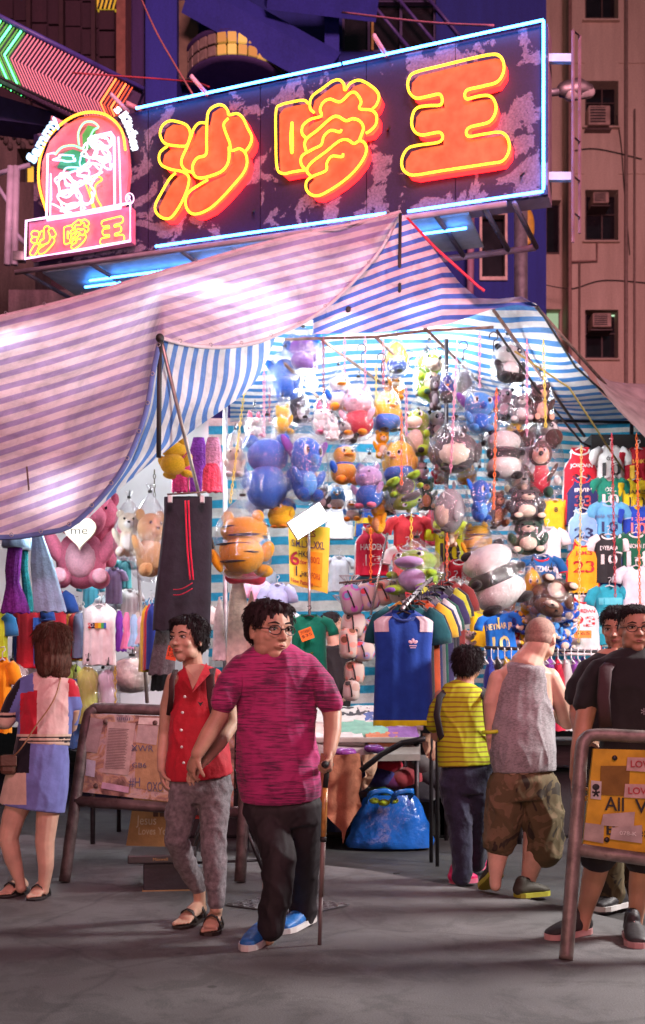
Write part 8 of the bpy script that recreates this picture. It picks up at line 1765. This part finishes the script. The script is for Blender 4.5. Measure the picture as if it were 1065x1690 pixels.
q = MB(); hd.e(q, (0, -.06, .145), (.340, .402, .352), 24, 16); hd.e(q, (0, -.13, .0), (.322, .315, .26), 20, 12); V_, F_ = remesh(q, .006, 4); arr_obj('shaved_hair', V_, F_, mat((.30, .19, .15), .8, 0, .22, 90, .3, 260, kind='shaved_hair'), tank)
def tank_m():
    m = streak((.16, .15, .16), (.30, .275, .29), 30, 60); return m
c_ = MB(); sil(c_, [(1091, 852, 888, -.03, 1.0), (1098, 838, 900, -.03, .92), (1120, 827, 906, -.01, .80), (1150, 818, 910, 0, .76), (1200, 812, 915, 0, .76), (1240, 810, 920, .0, .80), (1262, 812, 919, 0, .78), (1274, 814, 918, 0, .76)], Y)
cloth(tank, 'tank_top', c_, tank_m(), .008, .007, 7, 4, 9)
c_ = MB(); sil(c_, [(1238, 824, 906, 0, .6), (1268, 818, 912, 0, .63), (1288, 808, 920, 0, .72), (1320, 808, 924, 0, .66)], Y)
chain(c_, [(838, 1295, 31), (834, 1340, 31), (829, 1372, 28), (826, 1390, 27)], Y); chain(c_, [(890, 1300, 34), (896, 1350, 34), (898, 1385, 32), (899, 1402, 31)], Y)
cloth(tank, 'shorts', c_, camo(), .009, .010, 8, 6, 10)
q = MB(); q.rbox(P(921, 1350, Y), (.03, .13, .17), .012, rotz(.1)); q.build('cargo_pocket', camo(), tank, False)
q = MB(); q.tube([P(811, 1208, Y-.03)+Vector((.046*math.cos(a), .046*math.sin(a), .004*math.cos(a))) for a in [i*math.pi/8 for i in range(16)]], .011, 8, closed=True); q.build('wristband', mat((.5, .6, .02), .5), tank)
DSHOE = mat((.035, .03, .02), .7, kind='dark_canvas'); YSOLE = mat((.35, .34, .03), .6, kind='yellow_sole')
shoe(tank, gz(P(822, 1455, 6.05), .15), gz(P(801, 1484, 6.25), .03), .052, DSHOE, YSOLE, .09)
shoe(tank, gz(P(853, 1490, 6.0), .028), gz(P(903, 1488, 6.12), .028), .052, DSHOE, YSOLE, .085)
# ============ woman in striped green shirt, from behind
Y = 6.45
grn = thing('person', 'curly haired woman in yellow green striped shirt, jeans and pink shoes from behind', 'person', P(770, 1465, Y))
hd = Head(P(775, 1096, Y), 54*Y/F, 140, 3)
b_ = MB(); hd.skull(b_, 1.0); b_.limb([hd.p(0, -.12, -.15), P(768, 1122, Y), P(766, 1138, Y)], [.052, .055, .07], 12)
sil(b_, [(1128, 748, 788, 0, .8), (1142, 725, 806, 0, .55), (1180, 727, 806, 0, .62), (1230, 726, 810, 0, .68), (1275, 727, 812, 0, .7), (1300, 735, 806, 0, .66)], Y, shrink=.78)
chain(b_, [(729, 1150, 12), (720, 1190, 11.5, .02), (721, 1215, 10, .08), (728, 1218, 8.5, .2), (735, 1205, 7, .3)], Y); hand(b_, P(735, 1205, Y+.3), (.6, .6, .3), (0, 0, 1), (-1, 0, 0), .85)
chain(b_, [(802, 1150, 12), (808, 1190, 11.5, .03), (808, 1222, 10, .1), (806, 1225, 8, .2)], Y); hand(b_, P(806, 1225, Y+.2), (-.2, .9, .2), (0, 0, 1), (-1, 0, 0), .85)
for rows in ([(745, 1290, 21), (758, 1360, 16), (762, 1400, 13), (762, 1445, 8)], [(790, 1290, 21), (785, 1360, 16, .1), (784, 1400, 13, .2), (785, 1425, 8, .3)]): chain(b_, rows, Y, shrink=.85)
body_obj(grn, b_, SK3, .006); hd.face(grn)
hd.hair(grn, H_BLACK, [((0, -.10, .20), (.43, .46, .38)), ((0, -.26, .0), (.39, .28, .38)), ((.27, -.06, .1), (.16, .24, .28)), ((-.27, -.06, .1), (.16, .24, .28)), ((.02, .15, .38), (.28, .22, .14))], 520, 9, .17, .006, spread=1.8)
m_gs = zstripes((.42, .50, .01), (.24, .16, .02), .030, .33)
c_ = MB(); sil(c_, [(1126, 752, 786, 0, .9), (1134, 734, 799, 0, .66), (1150, 722, 808, 0, .57), (1200, 724, 806, 0, .62), (1230, 722, 809, 0, .68), (1264, 723, 812, 0, .71)], Y)
chain(c_, [(733, 1152, 14), (722, 1172, 15.5, .01), (716, 1196, 14, .03)], Y); chain(c_, [(800, 1152, 14), (808, 1180, 14.5, .01)], Y)
cloth(grn, 'shirt', c_, m_gs, .008, .005, 8, 6, 11)
c_ = MB(); sil(c_, [(1235, 737, 802, 0, .55), (1256, 732, 808, 0, .58), (1278, 727, 814, 0, .7), (1310, 732, 812, 0, .64)], Y)
chain(c_, [(748, 1295, 24), (757, 1340, 22), (761, 1375, 19), (763, 1420, 17), (762, 1448, 16)], Y); chain(c_, [(790, 1295, 24), (788, 1345, 21, .06), (785, 1385, 19, .16), (786, 1425, 16, .28)], Y)
cloth(grn, 'jeans', c_, M_JEANS, .009, .007, 10, 10, 12)
q = MB(); q.tube([P(738, 1137, Y-.02), P(726, 1150, Y-.09), P(721, 1180, Y-.1), P(727, 1212, Y-.08), P(735, 1235, Y+.05)], [(.02, .005)]*5, 8, ref=(1, 0, 0)); q.tube([P(795, 1137, Y-.02), P(803, 1155, Y-.1), P(806, 1190, Y-.11), P(812, 1228, Y-.05), P(813, 1240, Y+.05)], [(.026, .006)]*5, 8, ref=(1, 0, 0)); q.build('bag_strap', M_BLKTEE, grn)
PINK = mat((.55, .02, .12), .5, kind='pink_mesh'); PSOLE = mat((.55, .12, .2), .6)
shoe(grn, gz(P(745, 1464, 6.5), .025), gz(P(785, 1464, 6.6), .025), .046, PINK, PSOLE, .095); shoe(grn, gz(P(780, 1435, 6.95), .04), gz(P(806, 1430, 7.1), .03), .044, PINK, PSOLE, .09)
# ============ man in black tee at the right
Y = 5.0
blk = thing('person', 'man in black t-shirt with glasses standing behind the yellow barrier sign', 'person', P(1045, 1555, Y))
hd = Head(P(1050, 1039, Y), 79*Y/F, -6, -3)
b_ = MB(); hd.skull(b_, 1.02); b_.limb([hd.p(0, -.12, -.2), P(1051, 1082, Y+.04), P(1052, 1098, Y+.05)], [.06, .062, .08], 14)
sil(b_, [(1085, 1015, 1090, .03, .8), (1100, 980, 1122, .02, .55), (1150, 990, 1112, 0, .6), (1240, 995, 1108, 0, .66), (1290, 998, 1106, 0, .66)], Y, shrink=.92)
chain(b_, [(987, 1112, 13), (973, 1150, 17), (963, 1196, 15.5, -.02), (955, 1240, 13, -.06), (949, 1282, 9, -.1)], Y); hand(b_, P(949, 1282, Y-.1), (-.05, -.3, -1), (1, .2, 0), (0, -1, .1), .95, (35, 50, 40))
chain(b_, [(1115, 1108, 17), (1128, 1150, 17), (1136, 1196, 15), (1138, 1250, 12, -.05), (1138, 1290, 9, -.1)], Y); hand(b_, P(1138, 1290, Y-.1), (0, -.3, -1), (-1, .2, 0), (0, -1, .1), .95)
for rows in ([(1025, 1330, 30), (990, 1410, 22, -.05), (979, 1455, 19, -.02), (966, 1505, 13, .0), (962, 1530, 11, .0)], [(1075, 1330, 30), (1062, 1420, 21), (1056, 1465, 18), (1050, 1515, 12), (1048, 1535, 11)]): chain(b_, rows, Y)
body_obj(blk, b_, SK3, .006); hd.face(blk, True)
hd.hair(blk, H_BLACK, [((0, -.10, .25), (.36, .38, .27)), ((0, -.22, .06), (.33, .24, .26)), ((0, .08, .36), (.27, .22, .10))], 260, 13, .09)
c_ = MB(); sil(c_, [(1074, 1026, 1078, .05, .9), (1084, 1006, 1100, .04, .68), (1098, 980, 1124, .02, .55), (1130, 977, 1128, .01, .55), (1180, 990, 1114, 0, .6), (1240, 990, 1114, 0, .66), (1285, 990, 1116, 0, .66)], Y)
chain(c_, [(990, 1108, 22, .01), (977, 1135, 24), (968, 1160, 22)], Y); chain(c_, [(1112, 1108, 22), (1126, 1135, 24), (1134, 1160, 22)], Y)
cloth(blk, 'shirt', c_, M_BLKTEE, .009, .007, 7, 5, 14)
q = MB(); q.tube([P(1012, 1090, Y), P(1000, 1104, Y-.14), P(996, 1150, Y-.17), P(1000, 1200, Y-.14)], [(.03, .006)]*4, 8, ref=(1, 0, 0)); q.build('backpack_strap', mat((.05, .025, .03), .85), blk)
q = MB(); add_text(q, '*', P(1063, 1180, Y-.22), (1, 0, 0), (0, 0, 1), .05); q.build('chest_print', mat((.3, .3, .32), .8), blk, False)
c_ = MB(); sil(c_, [(1270, 994, 1112, 0, .62), (1320, 990, 1114, 0, .66)], Y); chain(c_, [(1022, 1320, 36), (1002, 1375, 32, -.03), (988, 1412, 30, -.05)], Y); chain(c_, [(1078, 1320, 34), (1070, 1380, 31), (1062, 1420, 29)], Y)
cloth(blk, 'shorts', c_, M_DPANT, .009, .008, 8, 6, 15)
RBLK = mat((.025, .022, .026), .6, kind='black_mesh'); PS2 = mat((.55, .30, .30), .6, kind='pale_sole')
shoe(blk, gz(P(972, 1534, 5.05), .03), gz(P(905, 1547, 4.9), .026), .05, RBLK, PS2, .10); shoe(blk, gz(P(1042, 1548, 5.0), .027), gz(P(1055, 1575, 4.72), .026), .052, RBLK, PS2, .10)
# ============ man half hidden behind him
Y = 5.7
bh = thing('person', 'younger man in black t-shirt half hidden behind the man with glasses', 'person', P(1005, 1510, Y))
hd = Head(P(1018, 1037, Y), 68*Y/F, -28, -14)
b_ = MB(); hd.skull(b_, 1.0); b_.limb([hd.p(0, -.12, -.2), P(1022, 1078, Y+.04), P(1020, 1092, Y+.05)], [.057, .06, .08], 12)
sil(b_, [(1080, 985, 1060, .03, .8), (1095, 962, 1078, .02, .55), (1150, 968, 1072, 0, .6), (1260, 972, 1068, 0, .66)], Y, shrink=.9)
chain(b_, [(969, 1108, 11), (955, 1145, 14), (952, 1180, 12.5, .0), (958, 1210, 11, -.12), (972, 1225, 8, -.2)], Y); hand(b_, P(972, 1225, Y-.2), (.9, -.3, -.1), (0, .2, -1), (.2, -1, 0), .93)
chain(b_, [(1074, 1104, 14), (1080, 1150, 14), (1082, 1200, 12), (1078, 1240, 9)], Y); hand(b_, P(1078, 1240, Y), (0, 0, -1), (-1, 0, 0), (0, -1, 0), .93)
for rows in ([(995, 1300, 25), (1003, 1380, 19), (1008, 1440, 15), (1010, 1490, 10)], [(1050, 1300, 25), (1046, 1380, 19, .1), (1044, 1440, 15, .1), (1042, 1480, 10, .1)]): chain(b_, rows, Y)
body_obj(bh, b_, SK3, .0065); hd.face(bh)
hd.hair(bh, H_BLACK, [((0, -.09, .24), (.38, .40, .30)), ((0, -.24, .04), (.34, .25, .28)), ((0, .12, .37), (.27, .22, .11))], 300, 15, .12)
c_ = MB(); sil(c_, [(1072, 1000, 1042, .05, .9), (1082, 985, 1058, .04, .68), (1096, 962, 1078, .02, .55), (1140, 958, 1082, 0, .56), (1210, 968, 1074, 0, .62), (1270, 968, 1074, 0, .66)], Y)
chain(c_, [(970, 1105, 18), (957, 1130, 19), (950, 1150, 17)], Y); chain(c_, [(1072, 1105, 18), (1080, 1132, 19), (1083, 1155, 17)], Y); cloth(bh, 'shirt', c_, M_BLKTEE, .01, .007, 7, 5, 16)
c_ = MB(); sil(c_, [(1255, 972, 1070, 0, .62), (1300, 972, 1072, 0, .66)], Y); chain(c_, [(996, 1300, 28), (1003, 1380, 25), (1008, 1440, 22), (1010, 1480, 20)], Y); chain(c_, [(1050, 1300, 28), (1046, 1380, 24, .1), (1044, 1440, 21, .1), (1042, 1472, 20, .1)], Y)
cloth(bh, 'trousers', c_, camo(), .01, .009, 8, 6, 17)
shoe(bh, gz(P(1030, 1502, 5.75), .027), gz(P(985, 1508, 5.6), .026), .05, RBLK, WSOLE, .09); shoe(bh, gz(P(1060, 1500, 5.85), .027), gz(P(1020, 1500, 5.75), .026), .05, RBLK, WSOLE, .09)
# ============ woman at the left, colour block knit
Y = 6.0
lw = thing('person', 'long haired woman in colour block sweater and skirt at the left edge, from behind', 'person', P(50, 1480, Y))
hd = Head(P(84, 1062, Y), 66*Y/F, -138, 4)
b_ = MB(); hd.skull(b_, .95); b_.limb([hd.p(0, -.12, -.2), P(80, 1105, Y), P(78, 1120, Y)], [.05, .05, .065], 12)
sil(b_, [(1112, 56, 100, 0, .8), (1124, 36, 122, 0, .55), (1170, 38, 116, 0, .62), (1220, 34, 112, 0, .66), (1260, 26, 114, 0, .7), (1290, 24, 112, 0, .66)], Y, shrink=.9)
chain(b_, [(38, 1132, 12), (22, 1165, 11.5, -.02), (8, 1195, 10, -.02), (-12, 1196, 8.5, .12), (-28, 1190, 7, .2)], Y); hand(b_, P(-28, 1190, Y+.2), (-.8, .5, .2), (0, 0, 1), (0, 1, 0), .85)
chain(b_, [(116, 1132, 12), (122, 1170, 11, .03), (118, 1200, 9.5, .12), (105, 1210, 8, .24)], Y); hand(b_, P(105, 1210, Y+.24), (-.6, .6, .1), (0, 0, 1), (0, 1, 0), .85)
for rows in ([(42, 1300, 23), (22, 1350, 19), (14, 1385, 16.5), (22, 1420, 14, .02), (33, 1455, 8.5, .03), (35, 1466, 8, .03)], [(86, 1300, 23), (78, 1350, 18.5), (74, 1390, 16), (76, 1430, 13), (72, 1470, 8.5)]): chain(b_, rows, Y)
foot(b_, gz(P(42, 1474, 6.2), .04), gz(P(5, 1484, 6.0), .035), .042, P(35, 1466, Y+.03)); foot(b_, gz(P(76, 1485, 6.12), .04), gz(P(55, 1492, 5.92), .035), .042, P(72, 1470, Y))
body_obj(lw, b_, SK4, .0055); hd.face(lw)
hd.hair(lw, H_BROWN, [((0, -.08, .20), (.40, .42, .34)), ((0, -.26, -.05), (.38, .30, .45)), ((0, -.30, -.45), (.42, .24, .35)), ((.30, -.06, -.2), (.13, .24, .5)), ((-.30, -.06, -.2), (.13, .24, .5)), ((.1, -.3, -.68), (.3, .18, .2)), ((-.28, -.22, -.62), (.16, .2, .22))], 520, 21, .34, .006, spread=.5)
def blk_split(px, py, c):
    if py > 1212: return 4 if (1216 < py < 1219 or 1222 < py < 1225) else 5
    if px < 26 and py > 1176: return 5 if not (1180 < py < 1184) else 4
    if px < 33 and py > 1122+(33-px)*.2 and px < 35: return 4 if px+ (py-1125)*.42 < 36 else 1
    if px < 55 and py < 1145-(px-33)*.2: return 1
    if px < 61 and py > 1140: return 2
    if px < 48: return 1
    if px > 113: return 1 if py > 1150 else 2
    return 0
BM = [fabric((.66, .46, .44)), fabric((.13, .17, .45)), fabric((.45, .02, .04)), fabric((.2, .2, .2)), fabric((.012, .012, .02)), fabric((.62, .48, .38))]
c_ = MB(); sil(c_, [(1110, 60, 98, 0, .8), (1120, 38, 118, 0, .55), (1140, 32, 122, 0, .55), (1180, 34, 119, 0, .62), (1205, 28, 117, 0, .68), (1228, 27, 115, 0, .68)], Y)
chain(c_, [(42, 1132, 16), (26, 1158, 17, -.02), (10, 1190, 14, -.03)], Y); chain(c_, [(114, 1134, 15), (121, 1165, 14, .03), (119, 1190, 12, .1)], Y)
cloth(lw, 'sweater', c_, None, .007, .005, 8, 5, 19, split=blk_split, mats=BM)
def sk_split(px, py, c): return (2 if px < 50+(py-1230)*-.05 else 0) if py < 1275 else ((1 if px < 43 else 0) if py < 1328 else 0)
c_ = MB(); sil(c_, [(1218, 28, 112, 0, .66), (1250, 22, 113, 0, .7), (1290, 8, 112, 0, .68), (1334, -2, 108, 0, .62)], Y)
cloth(lw, 'skirt', c_, None, .008, .005, 7, 3, 20, split=sk_split, mats=[fabric((.15, .18, .46)), fabric((.58, .45, .36)), fabric((.012, .012, .02))])
for a in ((gz(P(42, 1474, 6.2), .045), gz(P(5, 1484, 6.0), .035)), (gz(P(76, 1485, 6.12), .045), gz(P(55, 1492, 5.92), .035))): sandal(lw, a[0], a[1], .045, M_BLKTEE)
q = MB(); q.tube(catmull([P(100, 1118, Y-.05), P(93, 1145, Y-.13), P(80, 1170, Y-.14), P(58, 1200, Y-.15), P(35, 1235, Y-.16), P(18, 1252, Y-.1)], 4), .004, 6); st_ = q.build('bag_strap', mat((.3, .16, .08), .5), lw)
hb = thing('shoulder_bag', 'small brown shoulder bag hanging at the hip of the woman in the sweater', 'bag', P(14, 1275, Y-.1)); q = MB(); q.rbox(P(14, 1262, Y-.1), (.09, .05, .11), .02); q.build('body', mat((.09, .04, .025), .5), hb, False); q = MB(); q.rbox(P(14, 1256, Y-.13), (.092, .012, .06), .006); q.build('flap', mat((.1, .045, .03), .45), hb, False)
# ============ stall keepers far inside
Y = 9.6
kp = thing('person', 'dark haired stall keeper in black behind the hanging flowered bags', 'person', P(560, 1235, Y))
hd = Head(P(550, 1032, Y), 42*Y/F, 95, -6); b_ = MB(); hd.skull(b_); b_.limb([hd.p(0, -.1, -.2), P(551, 1062, Y)], [.05, .06], 10)
sil(b_, [(1060, 540, 566, 0, .8), (1070, 532, 578, 0, .6), (1180, 535, 575, 0, .6)], Y, shrink=.9); chain(b_, [(537, 1075, 6), (530, 1110, 5.5), (535, 1140, 5, -.1)], Y); chain(b_, [(572, 1075, 6), (576, 1110, 5.5), (572, 1140, 5, -.1)], Y)
hand(b_, P(535, 1140, Y-.1), (0, -.5, -.8), (1, 0, 0), (0, -1, 0), .85); hand(b_, P(572, 1140, Y-.1), (0, -.5, -.8), (-1, 0, 0), (0, -1, 0), .85)
chain(b_, [(545, 1180, 9), (545, 1290, 7), (545, 1365, 5)], Y); chain(b_, [(565, 1180, 9), (565, 1290, 7), (565, 1365, 5)], Y)
body_obj(kp, b_, SK2, .009); hd.face(kp); hd.hair(kp, H_BLACK, [((0, -.1, .2), (.39, .41, .33)), ((0, -.28, .0), (.36, .24, .34)), ((0, -.45, -.05), (.15, .15, .16))], 120, 31, .12, .008)
c_ = MB(); sil(c_, [(1060, 544, 562, 0, .8), (1070, 530, 580, 0, .55), (1120, 532, 580, 0, .6), (1195, 532, 578, 0, .62)], Y); chain(c_, [(537, 1076, 8), (530, 1100, 8)], Y); chain(c_, [(573, 1076, 8), (577, 1100, 8)], Y); cloth(kp, 'shirt', c_, M_BLKTEE, .012, .006)
c_ = MB(); chain(c_, [(545, 1185, 11), (545, 1360, 8)], Y); chain(c_, [(565, 1185, 11), (565, 1360, 8)], Y); cloth(kp, 'trousers', c_, M_DPANT, .013, .006)
Y = 9.0
k2 = thing('person', 'seated stall keeper of whom only dark hair shows behind the man in magenta', 'person', P(396, 1235, Y))
hd = Head(P(396, 1078, Y), 42*Y/F, 170, -10); b_ = MB(); hd.skull(b_); b_.limb([hd.p(0, -.1, -.2), P(396, 1108, Y)], [.05, .06], 10)
sil(b_, [(1104, 384, 408, 0, .8), (1116, 372, 420, 0, .6), (1230, 376, 416, 0, .62)], Y, shrink=.9); chain(b_, [(377, 1122, 6), (370, 1160, 5.5), (376, 1195, 5, .1)], Y); chain(b_, [(415, 1122, 6), (422, 1160, 5.5), (416, 1195, 5, .1)], Y)
hand(b_, P(376, 1195, Y+.1), (.2, .8, -.4), (0, 0, -1), (1, 0, 0), .85); hand(b_, P(416, 1195, Y+.1), (-.2, .8, -.4), (0, 0, -1), (-1, 0, 0), .85)
chain(b_, [(386, 1228, 10), (386, 1235, 8, .4), (386, 1310, 5, .42)], Y); chain(b_, [(406, 1228, 10), (406, 1235, 8, .4), (406, 1310, 5, .42)], Y)
body_obj(k2, b_, SK2, .009); hd.face(k2); hd.hair(k2, H_BLACK, [((0, -.1, .2), (.39, .41, .33)), ((0, -.26, .0), (.37, .26, .36))], 120, 33, .14, .008)
c_ = MB(); sil(c_, [(1104, 386, 406, 0, .8), (1116, 370, 422, 0, .55), (1235, 373, 419, 0, .62)], Y); chain(c_, [(377, 1122, 8), (370, 1145, 8)], Y); chain(c_, [(415, 1122, 8), (422, 1145, 8)], Y); cloth(k2, 'shirt', c_, M_BLKTEE, .012, .006)
seat = thing('stool', 'low dark stool under the seated stall keeper', 'stool', Vector((P(396, 0, 9.15).x, 9.15, 0))); sp = P(396, 1240, 9.1)
q = MB(); q.rbox(sp-Vector((0, 0, .03)), (.32, .32, .05), .015); q.build('seat', M_RUST, seat, False)
for dx in (-.12, .12):
    for dy in (-.12, .12):
        q = MB(); q.tube([sp+Vector((dx, dy, -.05)), Vector((sp.x+dx*1.2, sp.y+dy*1.2, 0))], .015, 8); q.build('leg', M_DARKM, seat)
